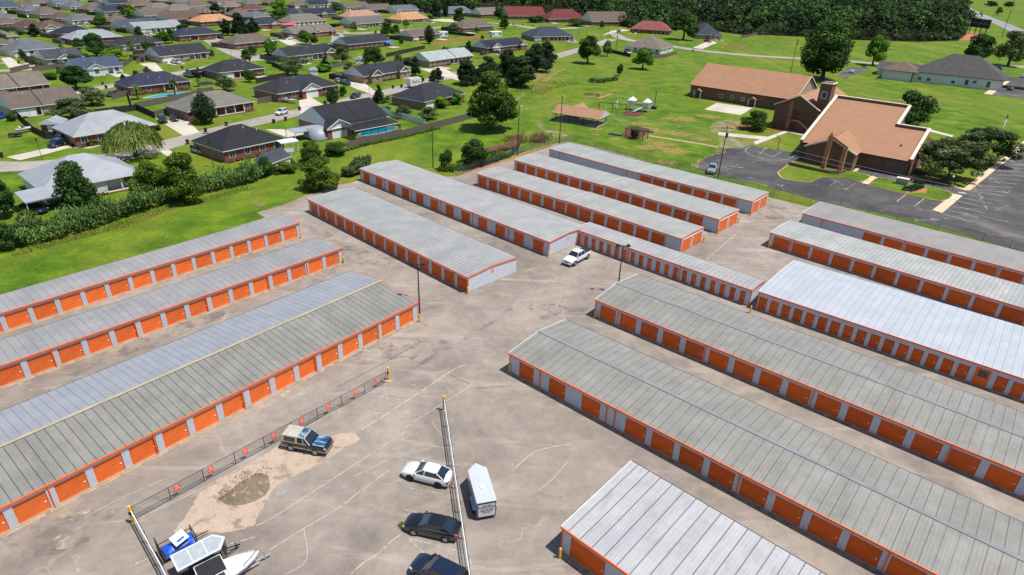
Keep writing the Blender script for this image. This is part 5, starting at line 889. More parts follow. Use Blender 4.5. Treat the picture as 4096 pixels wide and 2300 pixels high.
for x in (3.6,24.2):
    k=MB(); 
    k.add([(x-1.5,-1.8,2.6),(x+1.5,-1.8,2.6),(x,-1.8,3.4),(x-1.5,0,2.6),(x+1.5,0,2.6),(x,0,3.4)],[(0,2,5,3),(1,4,5,2),(0,1,2)],TC); pr=k.build('porch_roof',None,t)
    for sx in (-1.2,1.2): c=MB(); c.box(x+sx-.1,x+sx+.1,-1.7,-1.5,0,2.6); c.build('porch_column',WHITE,t)
    c=MB(); c.box(x-.5,x+.5,-.06,-.01,.1,2.2); c.build('door',DOORB,t)
for x in (1.4,12.2,16.3,20.3): window(t,x,0,1.3,1.1,1.1)
# office with white walls
t=thing('office_building','white-walled office with a large dark grey hip roof behind the church','office',*(179.35,303.79),R(-36)); b=MB(); b.box(0,34,0,24,0,4.2,WC['whitesid']); b.build('wall',None,t); b=MB(); roofsolid(b,-.6,34.6,-.6,24.6,4.3,.62,'hip',shingle('office_shingles','#4a4846'),M('brown_fascia','#3b2a22',.6)); b.build('roof',None,t)
b=MB(); b.box(-12,-.3,-3,8,0,4.,WC['whitesid']); b.build('left_wing_wall',None,t); b=MB(); roofsolid(b,-12.6,2,-3.6,12,4.1,.5,'hip',shingle('wing_shingles','#64564c'),M('brown_fascia','#3b2a22',.6)); b.build('left_wing_roof',None,t)
b=MB(); b.box(-16,-5,9,24,0,3.,WC['whitesid']); b.build('rear_wing_wall',None,t); b=MB(); roofsolid(b,-17,2,8.5,25,3.2,.3,'gable',shingle('office_shingles','#4a4846'),WHITE); b.build('rear_wing_roof',None,t)
b=MB(); roofsolid(b,30,44,12,22,3.2,.25,'hip',shingle('office_shingles','#4a4846'),WHITE); b.build('portico_roof',None,t)
for x in (31,43):
    for y in (13,21): k=MB(); k.box(x-.2,x+.2,y-.2,y+.2,0,3.1,WHITE); k.build('portico_column',None,t)
for x,h_ in ((3,1.2),(6.5,1.2),(16,1.2),(21,2.2),(29,2.4)): window(t,x,0,.9,1.3,h_)
# pavilion
t=thing('picnic_pavilion','open picnic pavilion with a terracotta roof in the church field','pavilion',*(11.57,195.71),R(-29)); PAx=math.hypot((23.37,189.02)[0]-(11.57,195.71)[0],(23.37,189.02)[1]-(11.57,195.71)[1])
b=MB(); b.box(-.5,PAx+.3,-.5,7.5,0,.1); b.build('slab',CONC,t); b=MB(); roofsolid(b,-1,PAx+1,-1,8,2.5,.42,'gable',TC,M('brown_fascia','#3b2a22',.6)); b.build('roof',None,t)
b=MB(); roofsolid(b,-.2,4.8,4,14,2.5,.42,'gable',TC,M('brown_fascia','#3b2a22',.6),ridge='y'); b.build('cross_roof',None,t)
for x in (0,PAx/3,PAx*2/3,PAx):
    for y in (0,7): k=MB(); k.box(x-.1,x+.1,y-.1,y+.1,.1,2.35); k.build('post',WOODD,t)
k=MB(); k.box(3,5,2.6,3.4,.8,.9); k.box(3,5,2,2.3,.5,.56); k.box(3,5,3.7,4,.5,.56); k.box(3.9,4.1,2.2,3.8,.1,.8); tb=k.build('picnic_table',STEEL); tb.matrix_world=Matrix.Translation(t.location)@Matrix.Rotation(R(-29),4,'Z'); tag(tb,'picnic table under the open pavilion','picnic table')
# ---------------- trees and shrubs
import numpy as np
LM={'oak':leafmat('oak_leaves',['#1c3310','#2b4817','#3d5e1d','#54772a']),'dark':leafmat('dark_leaves',['#121f0e','#1c2f13','#283f18','#3a5222'],.15),'bright':leafmat('bright_leaves',['#2f5212','#4a7318','#659120','#84ab33']),
'olive':leafmat('olive_leaves',['#26390e','#3d5512','#557018','#748a2a']),'crepe':leafmat('crepe_leaves',['#26361a','#3a4f24','#4f6230','#6c7a48','#8c8668']),'crepem':leafmat('crepe_white_flower_leaves',['#232f1a','#34461f','#46582a','#5f6d42','#9d9a80']),
'willow':leafmat('willow_leaves',['#47561f','#5f7030','#7d8b45','#97a25c']),'palm':leafmat('palm_fronds',['#2c4315','#4b661f','#6d8434']),'cane':leafmat('cane_blades',['#1d3312','#2f4c1c','#46662b','#6b8748','#8a9c6a']),'rust':leafmat('rusty_leaves',['#5d4630','#7a5c44','#94765a','#5d6a35']),'wood':leafmat('woods_leaves',['#0f1d0b','#182c10','#234017','#315320','#48692a'],.15)}
BARK=M('bark','#4a3d31',.9,.25,4)
def quads(C,Nn,size,asp=1.):
    """leaf clumps: one small tilted quad per point"""
    n=len(C); rng=np.random.default_rng(n); t=rng.normal(size=(n,3)); Nn=Nn/np.linalg.norm(Nn,axis=1,keepdims=True)
    u=np.cross(Nn,t); u/=np.linalg.norm(u,axis=1,keepdims=True); v=np.cross(Nn,u); s=(size*rng.uniform(.6,1.4,n))[:,None]
    V=np.stack([C-u*s*asp-v*s*.7,C+u*s*asp-v*s*.5,C+u*s*.7*asp+v*s,C-u*s*.8*asp+v*s*.6],1); return V.reshape(-1,3)
def mesh_np(name,V,mat,tone=None):
    n=len(V)//4; me=bpy.data.meshes.new(name); me.vertices.add(len(V)); me.vertices.foreach_set('co',V.astype('f').ravel()); me.loops.add(4*n); me.loops.foreach_set('vertex_index',np.arange(4*n,dtype='i')); me.polygons.add(n); me.polygons.foreach_set('loop_start',np.arange(0,4*n,4,dtype='i')); me.update(calc_edges=True); me.validate(); me.materials.append(mat)
    if tone is not None and len(me.polygons)==n:
        at=me.attributes.new('tone','FLOAT','FACE'); at.data.foreach_set('value',tone.astype('f'))
    return me
def blobs(kind,rng):
    """crown built from overlapping leaf masses, in a 10 m tall, 10 m wide box"""
    B=[]
    def add(x,y,z,r,rz=None): B.append((x,y,z,r,rz or r*.8))
    if kind in('oak','bright','crepe','bigoak','huge','olive','tallirr'):
        low={'oak':.13,'bright':.14,'crepe':.14,'bigoak':.1,'huge':.08,'olive':.02,'tallirr':.08}[kind]*10
        n={'huge':30,'bigoak':32,'tallirr':24,'oak':20,'bright':18,'crepe':22,'olive':26}[kind]
        for i in range(n):
            a=rng.uniform(0,6.28); q=rng.uniform(0,1); z=low+1.1+(8.9-low-1.4)*q
            R_=4.1*math.sin(min(1,(.25+.85*(1-q)) )*1.57)**.8 if kind!='tallirr' else 4.2*(1-q*.75)
            if kind=='tallirr': R_*=rng.uniform(.5,1.15)
            r=rng.uniform(1.,1.9)*(.85 if q>.8 else 1); d=max(0,R_-r*.6)*math.sqrt(rng.uniform(.15,1)); add(d*math.cos(a),d*math.sin(a),z,r)
        add(0,0,5.2,2.6); add(0,0,8.2,1.4)
    elif kind in('pear','cypress'):
        for i in range(16): q=i/15; R_=3.6*math.sin(math.pi*(.12+.8*q)**.9); a=i*2.4; add(R_*.45*math.cos(a),R_*.45*math.sin(a),1.4+7.6*q,max(1.,R_*.8))
    elif kind=='dark':
        for i in range(24): q=rng.uniform(0,1); R_=3.9*(1-q)**.55; a=i*2.4; d=R_*math.sqrt(rng.uniform(.2,1)); add(d*math.cos(a),d*math.sin(a),1.3+7.6*q,rng.uniform(1.3,2.)*(1-.3*q))
        add(0,0,3,2.6); add(0,0,5.6,2.1)
    elif kind in('bush','bush2'):
        for i in range(18): a=rng.uniform(0,6.28); q=rng.uniform(0,1); R_=3.9*math.sqrt(1-q*q*.8); d=R_*math.sqrt(rng.uniform(.1,1)); add(d*math.cos(a),d*math.sin(a),1.6+6.9*q,rng.uniform(1.4,2.1))
        add(0,0,4,3.,2.8)
    elif kind=='crepem':
        for i in range(40): a=rng.uniform(0,6.28); q=rng.uniform(0,1); R_=4.4*math.sqrt(1-q*q*.75); d=R_*math.sqrt(rng.uniform(.1,1)); add(d*math.cos(a),d*math.sin(a),2.6+6.3*q,rng.uniform(.8,1.5))
    return B
def crown(kind,seed,n,size):
    rng=random.Random(seed); g=np.random.default_rng(seed); B=blobs(kind,rng); w_=np.array([b[3]**2 for b in B]); w_/=w_.sum(); idx=g.choice(len(B),n,p=w_); Bn=np.array(B)
    d=g.normal(size=(n,3)); d/=np.linalg.norm(d,axis=1,keepdims=True); k=g.uniform(.72,1.08,n)[:,None]
    C=Bn[idx,:3]+d*k*Bn[idx][:,[3,3,4]]; nn=d+g.normal(size=(n,3))*.55+np.array([0,0,.35]); 
    keep=C[:,2]>.15; tn=g.uniform(-1,1,len(B)); return quads(C[keep],nn[keep],size),B,tn[idx][keep]
def trunkmesh(B,low=2.4,r=.32,n=7):
    b=MB(); b.tube((0,0,-.1),(.1,.05,low),r*1.25,r*.8,8); b.tube((.1,.05,low),(0,.1,6.8),r*.8,r*.2,7); rr=random.Random(3)
    for q in rr.sample(B,min(n,len(B))): b.tube((.08,.05,low*.8+rr.uniform(0,1.4)),(q[0]*.9,q[1]*.9,q[2]),r*.45,r*.1,5)
    return b
PROTO={}
def proto(kind):
    if kind in PROTO: return PROTO[kind]
    out=[]; nv=1 if kind in('huge','bigoak','tallirr','willow','crepem') else 3
    for v in range(nv):
        root=bpy.data.objects.new('shade_tree',None); COL.objects.link(root)
        if kind=='palm':
            b=MB(); b.tube((0,0,0),(.1,0,7.4),.55,.4,8); b.build('trunk',BARK,root); C=[];Nn=[];V=[]
            g=random.Random(v+4)
            for i in range(46):
                a=g.uniform(0,6.28); e=g.uniform(-.5,1.1); L=g.uniform(3.6,5.2); pw=.42
                for s_ in range(6):
                    def pt(t,side): 
                        x=L*t*math.cos(e*.7); z=7.6+L*t*math.sin(e)-2.6*t*t; return (x*math.cos(a)-side*math.sin(a),x*math.sin(a)+side*math.cos(a),z-abs(side)*.3)
                    t0,t1=s_/6,(s_+1)/6; w0=pw*math.sin(math.pi*min(1,t0+.12)); w1=pw*math.sin(math.pi*min(.97,t1+.05)); V+=[pt(t0,-w0),pt(t0,w0),pt(t1,w1),pt(t1,-w1)]
            me=mesh_np('fronds',np.array(V),LM['palm']); o=bpy.data.objects.new('fronds',me); COL.objects.link(o); o.parent=root
        elif kind=='willow':
            b=MB(); b.tube((0,0,0),(0,0,3.5),.5,.3,8); 
            g=random.Random(2); V=[]
            for i in range(14): a=g.uniform(0,6.28); b.tube((0,0,3),(3*math.cos(a),3*math.sin(a),7+g.uniform(-1,1.5)),.2,.06,5)
            b.build('trunk',BARK,root)
            for i in range(900):
                a=g.uniform(0,6.28); d=4.3*math.sqrt(g.uniform(.02,1)); z0=9.6-4.2*(d/4.6)**2+g.uniform(-.5,.4); ln=g.uniform(1.5,4.6); x,y=d*math.cos(a),d*math.sin(a); w_=.07; k=5
                for s_ in range(k):
                    f0,f1=s_/k,(s_+.9)/k; dx,dy=.9*math.cos(a),.9*math.sin(a); A_=g.uniform(0,6.28); ux_,uy=w_*math.cos(A_),w_*math.sin(A_)
                    p0=(x+dx*f0,y+dy*f0,max(.1,z0-ln*f0)); p1=(x+dx*f1,y+dy*f1,max(.05,z0-ln*f1)); V+=[(p0[0]-ux_,p0[1]-uy,p0[2]),(p0[0]+ux_,p0[1]+uy,p0[2]),(p1[0]+ux_*1.6,p1[1]+uy*1.6,p1[2]),(p1[0]-ux_*1.6,p1[1]-uy*1.6,p1[2])]
            o=bpy.data.objects.new('crown',mesh_np('crown',np.array(V),LM['willow'])); COL.objects.link(o); o.parent=root
        else:
            n,sz={'huge':(15000,.15),'bigoak':(17000,.13),'tallirr':(9500,.15),'olive':(9000,.15),'bush':(5500,.2),'bush2':(3500,.24),'oak':(7000,.185),'bright':(6500,.185),'dark':(7000,.18),'pear':(6500,.17),'cypress':(5500,.2),'crepe':(6500,.15),'crepem':(13000,.125)}[kind]
            V,B,tn=crown(kind,v*7+len(kind),n,sz); mk={'bigoak':'oak','huge':'bright','tallirr':'oak','bush':'oak','bush2':'dark','pear':'dark','cypress':'dark'}.get(kind,kind)
            if kind=='huge': mk='olive'
            o=bpy.data.objects.new('crown',mesh_np('crown',V,LM[mk],tn)); COL.objects.link(o); o.parent=root
            trunkmesh(B,{'bush':.8,'bush2':3,'olive':1.2,'crepem':1.5}.get(kind,2.3),.3 if kind not in('bush','crepem') else .16,12 if kind=='tallirr' else 7).build('trunk',BARK,root)
        out.append(root)
    PROTO[kind]=out; return out
NAME={'palm':'palm_tree','bush':'shrub','willow':'willow_tree','cypress':'cypress_tree','dark':'evergreen_tree','crepe':'crepe_myrtle','crepem':'crepe_myrtle','olive':'thicket_tree'}
GRP={'palm':'palm trees','bush':'garden shrubs','dark':'dark evergreen trees','crepe':'flowering trees','olive':'thicket trees','crepem':'crepe myrtles by the church'}
tr_=random.Random(11)
for (x,y),h_,w_,kind,label in [
((-185.6,290.07),10.0,10.9,'oak','large dark rounded oak in front of the pale grey-green roof'),
((-172.66,280.85),5.4,11.4,'bright','bright yellow-green spreading tree right of the large dark oak'),
((-184.0,277.95),3.2,8.4,'oak','low dark clump of tree left of the bright yellow-green one'),
((-148.65,217.32),7.8,11.7,'oak','broad dark tree in front of the slate-blue house with white gable'),
((-129.32,194.24),5.6,9.4,'crepe','round dark-green tree behind the silver-grey ranch roof,flecked pale'),
((-124.43,177.19),5.6,11.1,'crepe','wide cream-flecked tree behind the small brick shed'),
((-136.55,185.78),2.8,3.2,'palm','small palm in front of the brown-grey roof'),
((-86.98,176.32),8.5,6.9,'pear','dark ovoid shade tree on the front lawn of the speckled grey roof'),
((-121.42,205.05),4.9,4.0,'palm','left palm of the pair by the curved pool'),
((-113.15,212.5),6.0,4.3,'palm','right palm of the pair by the curved pool'),
((-101.28,222.89),5.6,8.6,'crepe','round flower-flecked tree below the charcoal hip roof'),
((-140.82,231.69),3.2,2.0,'cypress','small dark conical tree at the left end of the navy roof'),
((-181.94,311.99),4.8,5.1,'palm','small palm before the charcoal roof,left one'),
((-186.6,338.84),3.3,4.5,'palm','small palm before the charcoal roof,right one'),
((-181.36,340.46),6.1,7.6,'bright','yellow-green tree below the pale silver-grey gabled house'),
((-179.97,345.33),7.2,4.6,'oak','dark narrow tree right beside the yellow-green one'),
((-251.24,403.95),6.9,10.1,'oak','round oak between far taupe roofs,left of the slate-blue gable'),
((-263.37,461.37),8.7,8.8,'bright','green leafy tree beside the far navy gabled roof'),
((-285.81,486.74),6.5,7.1,'oak','dark tree in front of the far navy gabled roof'),
((-229.42,513.51),7.9,11.2,'dark','dark pyramidal tree above the orange roof'),
((-221.28,517.37),5.5,4.5,'cypress','narrow dark tree right of the dark pyramidal one'),
((-168.32,386.48),8.2,9.7,'dark','left tree of the dark pine group'),
((-160.83,386.3),12.3,10.8,'dark','tallest tree of the dark pine group'),
((-159.02,401.09),8.5,8.9,'dark','right tree of the dark pine group'),
((-264.73,344.96),3.4,4.9,'dark','small round dark tree at the left edge before a taupe roof'),
((-265.17,355.77),2.5,4.2,'bush','dark bush beside the small round dark tree'),
((-137.69,171.97),2.8,2.7,'bush','round clipped bush by the blue car at the left edge'),
((-113.51,230.16),2.9,3.2,'palm','bright banana-like plant at the right end of the navy poolside roof'),
((-168.16,233.31),2.7,4.6,'bush','broad bush right of the white-columned taupe house'),
((-141.94,303.39),3.2,4.1,'bush','shrub at the right corner of the charcoal gabled house'),
((-215.0,442.47),4.2,5.2,'crepe','reddish small tree left of the orange roof'),
((-211.14,305.53),2.8,2.7,'crepe','thin brownish tree at the end of the large slate-grey roof'),
((-207.11,275.02),4.7,2.5,'bush','dark small tree in front of the large slate-grey house'),
((-144.52,246.3),2.3,1.9,'bush','tiny ornamental tree on the lawn above the navy roof'),
((-194.82,551.28),10.6,15.2,'bright','tall bright green tree in the far rows'),
((-163.1,459.72),9.9,14.8,'oak','round oak below the tall bright green tree'),
((-113.95,304.03),8.7,5.9,'bright','light green young tree on the mulch ring'),
((-114.95,358.62),7.2,8.8,'bright','light green tree in front of the red-brick gabled house'),
((-88.64,259.88),7.5,9.5,'crepe','grey-green flowering tree behind the charcoal roof with white gable'),
((-79.47,296.67),7.3,8.5,'crepe','brownish airy tree right of the charcoal house with pale gable end'),
((-64.48,294.22),8.1,11.5,'oak','dense dark round tree behind the twin-gabled brick house'),
((-80.58,271.93),3.1,7.8,'bright','low yellow-green shrubbery behind the wooden fence'),
((-106.81,434.05),5.7,6.4,'crepe','small rusty tree before the grey gabled tan-brick house'),
((-134.71,513.55),5.8,8.2,'bright','yellowish tree left of the salmon-pink roof'),
((-81.25,410.55),8.7,10.0,'oak','bushy green tree left of the taupe house with a pale gable end'),
((-51.56,380.45),9.9,6.2,'pear','dark narrow tree in front of the taupe gabled house'),
((-42.68,270.09),7.4,4.9,'dark','tall dark conifer right of the twin-gabled brick house'),
((-37.52,249.89),3.3,3.4,'dark','dark conifer beside the white delivery truck'),
((-33.67,258.63),4.3,4.7,'dark','squat dark conifer at the drive of the pale grey gabled house'),
((-46.0,212.98),5.7,3.8,'dark','dark conical tree beside the street,left of the charcoal hip roof'),
((-59.76,207.28),5.4,4.2,'cypress','dense cypress directly behind the large black gabled roof'),
((-60.24,222.47),3.3,3.4,'oak','small leafy tree right of the dense cypress'),
((-162.11,597.36),7.1,13.0,'crepe','mixed grey-green tree clump in the farthest row'),
((-86.89,610.6),7.7,12.4,'crepe','pinkish crepe myrtle by the woods behind the orange-tan roof'),
((-68.49,547.44),14.5,10.3,'dark','tall dark tree at the end of the lane by the woods'),
((-63.43,570.21),11.7,5.0,'cypress','narrow dark tree left of the far slate roof'),
((-46.85,515.09),11.0,10.9,'oak','rounded tree on the lawn below the far slate roof'),
((-43.67,651.86),9.0,15.1,'crepe','pink-topped crepe myrtle between two roofs by the woods'),
((-19.09,569.26),9.1,11.6,'oak','green tree in front of the taupe roof by the woods'),
((-44.1,441.64),6.0,9.7,'crepe','round flecked tree left of the taupe pyramid roof'),
((-11.86,484.61),6.9,9.2,'oak','rounded tree right of the taupe pyramid roof'),
((-29.42,450.1),3.7,6.6,'crepe','low rusty shrub tree before the taupe pyramid roof'),
((-8.02,181.77),16.3,14.2,'huge','huge bright green spreading tree above the yard pond'),
((-20.3,253.44),9.1,9.2,'dark','leftmost tree of the dark row beside the bare bank'),
((-12.88,266.64),8.8,10.5,'dark','second tree from the left in the dark row beside the bare bank'),
((-5.02,275.86),10.6,10.4,'dark','third tree from the left in the dark row beside the bare bank'),
((0.69,253.31),11.3,11.5,'dark','nearest broad tree of the dark row beside the bare bank'),
((7.14,292.12),11.5,11.4,'dark','fifth tree from the left in the dark row beside the bare bank'),
((13.04,324.83),9.1,9.2,'dark','farthest right tree of the dark row beside the bare bank'),
((-25.52,209.32),3.8,6.1,'bright','leafy bush tree in front of the charcoal hip roof by the huge tree'),
((-20.55,215.03),3.9,5.0,'bright','palm-like shrub between the charcoal hip roof and the huge tree'),
((-34.73,193.05),3.5,6.9,'crepe','rusty-leaved shrubbery by the white vinyl fence'),
((-26.72,191.62),3.8,6.9,'crepe','rusty-leaved shrubbery beside the blue tarp,under the huge tree'),
((-43.29,214.29),2.3,3.0,'crepe','small rusty tree right of the dark conical street tree'),
((32.76,322.96),13.1,12.8,'oak','big field tree with its own round shadow near the street'),
((57.33,311.21),9.9,10.9,'bright','round bright field tree in front of the white-walled taupe house'),
((43.65,289.82),4.9,3.3,'bush','small vase-shaped tree alone in the church field'),
((45.76,353.63),8.1,6.3,'crepe','pale flowering tree between the big field tree and the power pole'),
((108.13,452.63),18.0,19.2,'oak','tall tree left of the dark steep-roofed house'),
((11.55,548.19),5.5,13.5,'bush','low dark shrub row in front of the red gabled roof'),
((41.93,527.6),5.5,16.9,'bush','low dark shrubs in front of the red hip roof'),
((60.18,511.73),5.9,5.2,'crepe','small maroon tree in front of the taupe gabled brick house'),
((175.66,563.85),12.0,14.7,'bright','leafy tree at the edge of the woods behind the dark steep roof'),
((136.18,298.64),25.2,25.1,'bigoak','massive broad oak behind the church hall'),
((187.05,355.73),15.3,12.7,'bright','fresh green pyramidal tree left of the white-walled office'),
((260.26,385.36),15.7,18.2,'oak','spreading tree behind the office roof,below the billboard'),
((270.15,372.26),18.7,18.7,'crepe','flecked spreading tree at the right edge beyond the office'),
((124.21,203.75),11.0,12.3,'bush','large glossy round tree behind the church sanctuary'),
((201.62,291.55),5.9,6.6,'bush','round shrub at the right corner of the office'),
((245.68,345.37),3.2,4.1,'bush','small shrub at the office entrance drive'),
((71.88,193.84),5.6,8.1,'bush','dark rounded shrub on mulch beside the patio slab'),
((103.21,148.31),9.3,14.8,'crepem','near pale-flowered crepe myrtle by the church corner'),
((121.45,164.09),9.1,14.8,'crepem','far pale-flowered crepe myrtle behind the near one'),
((-76.94,104.65),10.6,9.2,'tallirr','tall irregular dark tree in front of the white-roofed house'),
((-89.67,103.39),7.4,6.0,'oak','dark leafy tree cut by the left edge above the cane hedge'),
((-69.64,115.54),7.7,8.1,'olive','olive-green tree left half of the thicket in the cane hedge'),
((-63.25,115.07),9.6,8.8,'olive','tall olive-green tree right half of the thicket in the cane hedge'),
((-88.03,142.6),6.2,11.0,'willow','weeping willow before the silver-grey ranch house'),
((-80.47,90.32),4.9,4.1,'bush','yellow-green bush at the left end of the cane hedge'),
((-82.96,99.79),3.1,4.1,'olive','leafy bush left of the white carport'),
((-40.26,124.21),6.9,8.6,'olive','big rounded bush at the asphalt corner of the yard'),
((-47.68,143.62),5.1,6.0,'olive','vine-covered bush behind the big rounded bush'),
((-43.83,150.09),3.6,5.1,'bush','dark round shrub beside the blue-white dome tent'),
((-53.95,132.1),3.9,4.1,'bush','dark shrub below the cream gabled shed'),
((-16.21,141.9),4.6,3.2,'bush','small tree left of the pond beyond the silver roof'),
((-10.3,145.84),6.8,6.6,'bush','bigger bushy tree left of the rusty hedge by the pond'),
((-50.72,134.67),2.5,5.3,'olive','low weedy shrubs behind the big rounded bush'),
((-95.71,167.4),1.6,1.6,'bush','round clipped shrub at the right corner of the silver ranch house'),
((-103.12,150.77),1.2,2.2,'bush','rightmost clipped box shrub before the silver ranch house'),
((-104.64,150.1),1.0,1.9,'bush','middle clipped box shrub before the silver ranch house'),
((-106.81,149.33),0.7,1.2,'bush','leftmost clipped box shrub before the silver ranch house'),
((801.37,1195.39),8.5,20.4,'bush2','small dark-crowned tree on the far right verge,left of two'),
((836.15,1201.46),8.6,17.1,'bush2','small dark-crowned tree on the far right verge,right of two'),
((622.44,909.07),10.7,9.1,'crepe','round maroon-topped small tree beside the highway'),
((801.34,1266.67),7.4,21.6,'bush2','dark small tree across the highway at the top'),
((178.4,347.58),1.6,3.1,'bush','clipped round shrub at the corner of the office car park'),
((739.52,1075.52),1.4,1.5,'bush','tiny shrub by the far path'),
((-190.87,286.89),3.3,3.8,'dark','small dark tree right of the large slate-grey hip-roofed house beside the dry lawn'),
((-23.3,410.54),2.9,3.0,'bright','light green sapling right of the taupe gabled house with a pale left gable end,'),
((-270.41,449.43),3.9,4.7,'bush','shrub left of the taupe gabled roof split by a dark parapet line'),
((-90.26,420.14),2.3,2.2,'crepe','small crepe myrtle right of the taupe roofed house with two red-brick pointed gables'),
((-176.13,260.08),5.4,4.4,'bush','shrub right of the dark slate gabled house with a big cream front gable'),
((-118.67,271.65),3.6,3.1,'bush','shrub left of the charcoal hip-roofed brick house above the flowering round tree'),
((-173.33,452.28),4.2,3.9,'crepe','small crepe myrtle right of the orange-tan hip-roofed brick house beside the dark pines'),
((-193.39,460.59),2.8,3.1,'bush','shrub left of the slate hip roof just left of the round oak'),
((-222.47,303.6),3.1,3.2,'bright','light green sapling right of the taupe roof at the left edge behind the large slate-grey'),
((-121.49,325.12),4.9,5.1,'bush','shrub right of the taupe hip-roofed brick house with white window trim beside the diagonal street'),
((-78.54,464.89),5.9,5.3,'bright','light green sapling right of the grey gabled tan-brick house with a dark parapet step,'),
((-125.73,313.21),3.8,4.6,'bush','shrub in front of the taupe hip-roofed brick house with white window trim beside the diagonal'),
((-27.98,362.53),4.2,4.0,'oak','small oak left of the dark navy gabled house with white gable and a black car'),
((-351.53,543.04),5.3,5.3,'crepe','small crepe myrtle right of the slate gable roof between the taupe roof and the slate'),
((-31.96,258.7),5.1,4.2,'dark','small dark tree right of the tan-brick house with two brick front gables under a black'),
((-23.2,277.72),5.4,6.2,'oak','small oak in front of the pale grey gabled tan-brick house with a white garage door'),
((-97.56,271.66),2.8,2.9,'oak','small oak right of the charcoal hip-roofed brick house above the flowering round tree'),
((-111.4,321.36),3.9,4.2,'bright','light green sapling left of the charcoal roofed house with a pale left gable end,'),
((-66.72,287.48),2.7,2.3,'bush','shrub right of the charcoal roofed house with a pale left gable end,above the flowering'),
((-393.58,566.21),5.3,4.4,'crepe','small crepe myrtle left of the taupe roof sliver on the top edge'),
((-138.57,243.61),4.2,3.7,'crepe','small crepe myrtle right of the slate-blue gabled house with a white front gable'),
((-303.6,468.39),3.0,3.3,'crepe','small crepe myrtle left of the navy gabled roof partly behind a bright green tree'),
((-120.34,290.69),5.4,4.3,'bush','shrub right of the charcoal gabled house with white porch columns beside the diagonal concrete street'),
((-259.13,601.49),2.9,3.1,'bright','light green sapling in front of the taupe roof sliver on the top edge'),
((-53.65,292.82),6.0,5.0,'crepe','small crepe myrtle left of the pale grey gabled tan-brick house with a white garage door'),
((-216.26,420.21),2.6,2.2,'crepe','small crepe myrtle right of the slate-blue gabled roof directly behind the pale silver-grey gabled house'),
((-190.08,257.43),4.2,5.0,'crepe','small crepe myrtle left of the dark slate gabled house with a big cream front gable'),
((-153.52,353.3),2.5,2.0,'crepe','small crepe myrtle right of the navy hip-roofed red brick house below the orange-roofed one'),
((-192.9,666.02),5.0,5.7,'oak','small oak left of the taupe roof on the top edge just behind the mixed tree'),
((-37.67,338.33),4.1,4.1,'bush','shrub behind the pale grey gabled tan-brick house with a white garage door'),
((-69.56,269.19),4.7,5.2,'crepe','small crepe myrtle left of the tan-brick house with two brick front gables under a black'),
((-80.57,273.49),5.5,5.0,'dark','small dark tree in front of the charcoal roofed house with a pale left gable end,'),
((-228.52,418.96),5.1,4.2,'crepe','small crepe myrtle right of the taupe hip roof with brick front just behind the navy'),
((-135.85,419.78),4.0,3.4,'dark','small dark tree right of the navy roof with an orange-brick white gable'),
((-26.47,326.2),4.9,4.7,'bush','shrub right of the pale grey gabled tan-brick house with a white garage door'),
((-181.66,521.15),6.0,5.6,'bush','shrub left of the navy hip roof right of the round oak,behind the grey-taupe roof'),
((-97.02,332.28),3.0,3.5,'bush','shrub left of the black gabled brick house beside a blue play tent'),
((-244.33,314.41),6.1,5.3,'bush','shrub in front of the small taupe roof at the left edge behind a dark round'),
((-318.19,641.24),2.7,3.1,'bush','shrub right of the thin taupe roof sliver on the top edge above the low taupe'),
((-66.61,373.87),3.4,3.3,'bush','shrub right of the black gabled brick house beside a blue play tent'),
((-70.41,527.22),5.4,6.2,'bright','light green sapling right of the orange-tan hip roof with white porch posts'),
((-254.21,350.8),6.2,6.5,'dark','small dark tree left of the brown hip-roofed house with a tan front gable'),
((-225.04,336.65),4.6,4.8,'bright','light green sapling in front of the inky blue hip-roofed house next to the pale grey-green'),
((-331.65,525.68),3.6,3.4,'bush','shrub right of the slate hip roof near the top left with many white porch posts'),
((-207.36,312.29),4.9,5.2,'oak','small oak left of the pale grey-green hip-roofed house behind the large dark oak'),
((-102.96,324.08),5.0,5.0,'bush','shrub behind the charcoal roofed house with a pale left gable end,above the flowering grey-green'),
((-171.06,254.19),5.8,6.2,'bush','shrub left of the slate-blue gabled house with a white front gable above the green lawn'),
((-165.44,315.53),2.3,2.2,'bright','light green sapling right of the charcoal hip-roofed house behind two small palms and a bright'),
((-126.45,552.18),4.2,4.1,'bright','light green sapling behind the salmon-pink hip roof behind the grey gabled tan-brick house'),
((-205.47,361.35),5.8,5.2,'oak','small oak left of the pale silver-grey gabled house with a raised parapet step,'),
((-160.05,413.59),3.4,2.9,'bright','light green sapling left of the navy roof with an orange-brick white gable'),
((-75.95,328.97),2.9,3.3,'oak','small oak in front of the black gabled brick house beside a blue play tent'),
((-195.09,389.65),5.3,6.1,'bush','shrub right of the pale silver-grey gabled house with a raised parapet step,above the two'),
((-308.74,531.8),3.2,3.6,'dark','small dark tree left of the broad taupe hip roof on the top edge,third'),
((-171.54,307.77),5.2,6.1,'bush','shrub in front of the charcoal hip-roofed house behind two small palms and a bright shrub'),
((-112.14,365.83),4.2,4.5,'bush','shrub in front of the taupe roofed house with two red-brick pointed gables'),
((-259.82,669.71),3.3,3.0,'bush','shrub right of the taupe roof sliver on the top edge near the dark pines'),
((-100.21,241.92),4.6,4.5,'bush','shrub in front of the charcoal hip-roofed brick house above the flowering round tree'),
((-382.41,587.18),3.5,3.3,'oak','small oak left of the sliver of a cream-walled house on the top edge'),
((-346.08,568.73),3.0,2.4,'bush','shrub in front of the sliver of a cream-walled house on the top edge'),
((-317.07,485.55),2.6,2.7,'bright','light green sapling left of the taupe hip roof left of the navy gabled roof'),
((-118.61,538.32),3.0,2.4,'dark','small dark tree right of the salmon-pink hip roof behind the grey gabled tan-brick house'),
((-78.93,427.67),5.4,5.8,'oak','small oak left of the taupe gabled house with a pale left gable end,'),
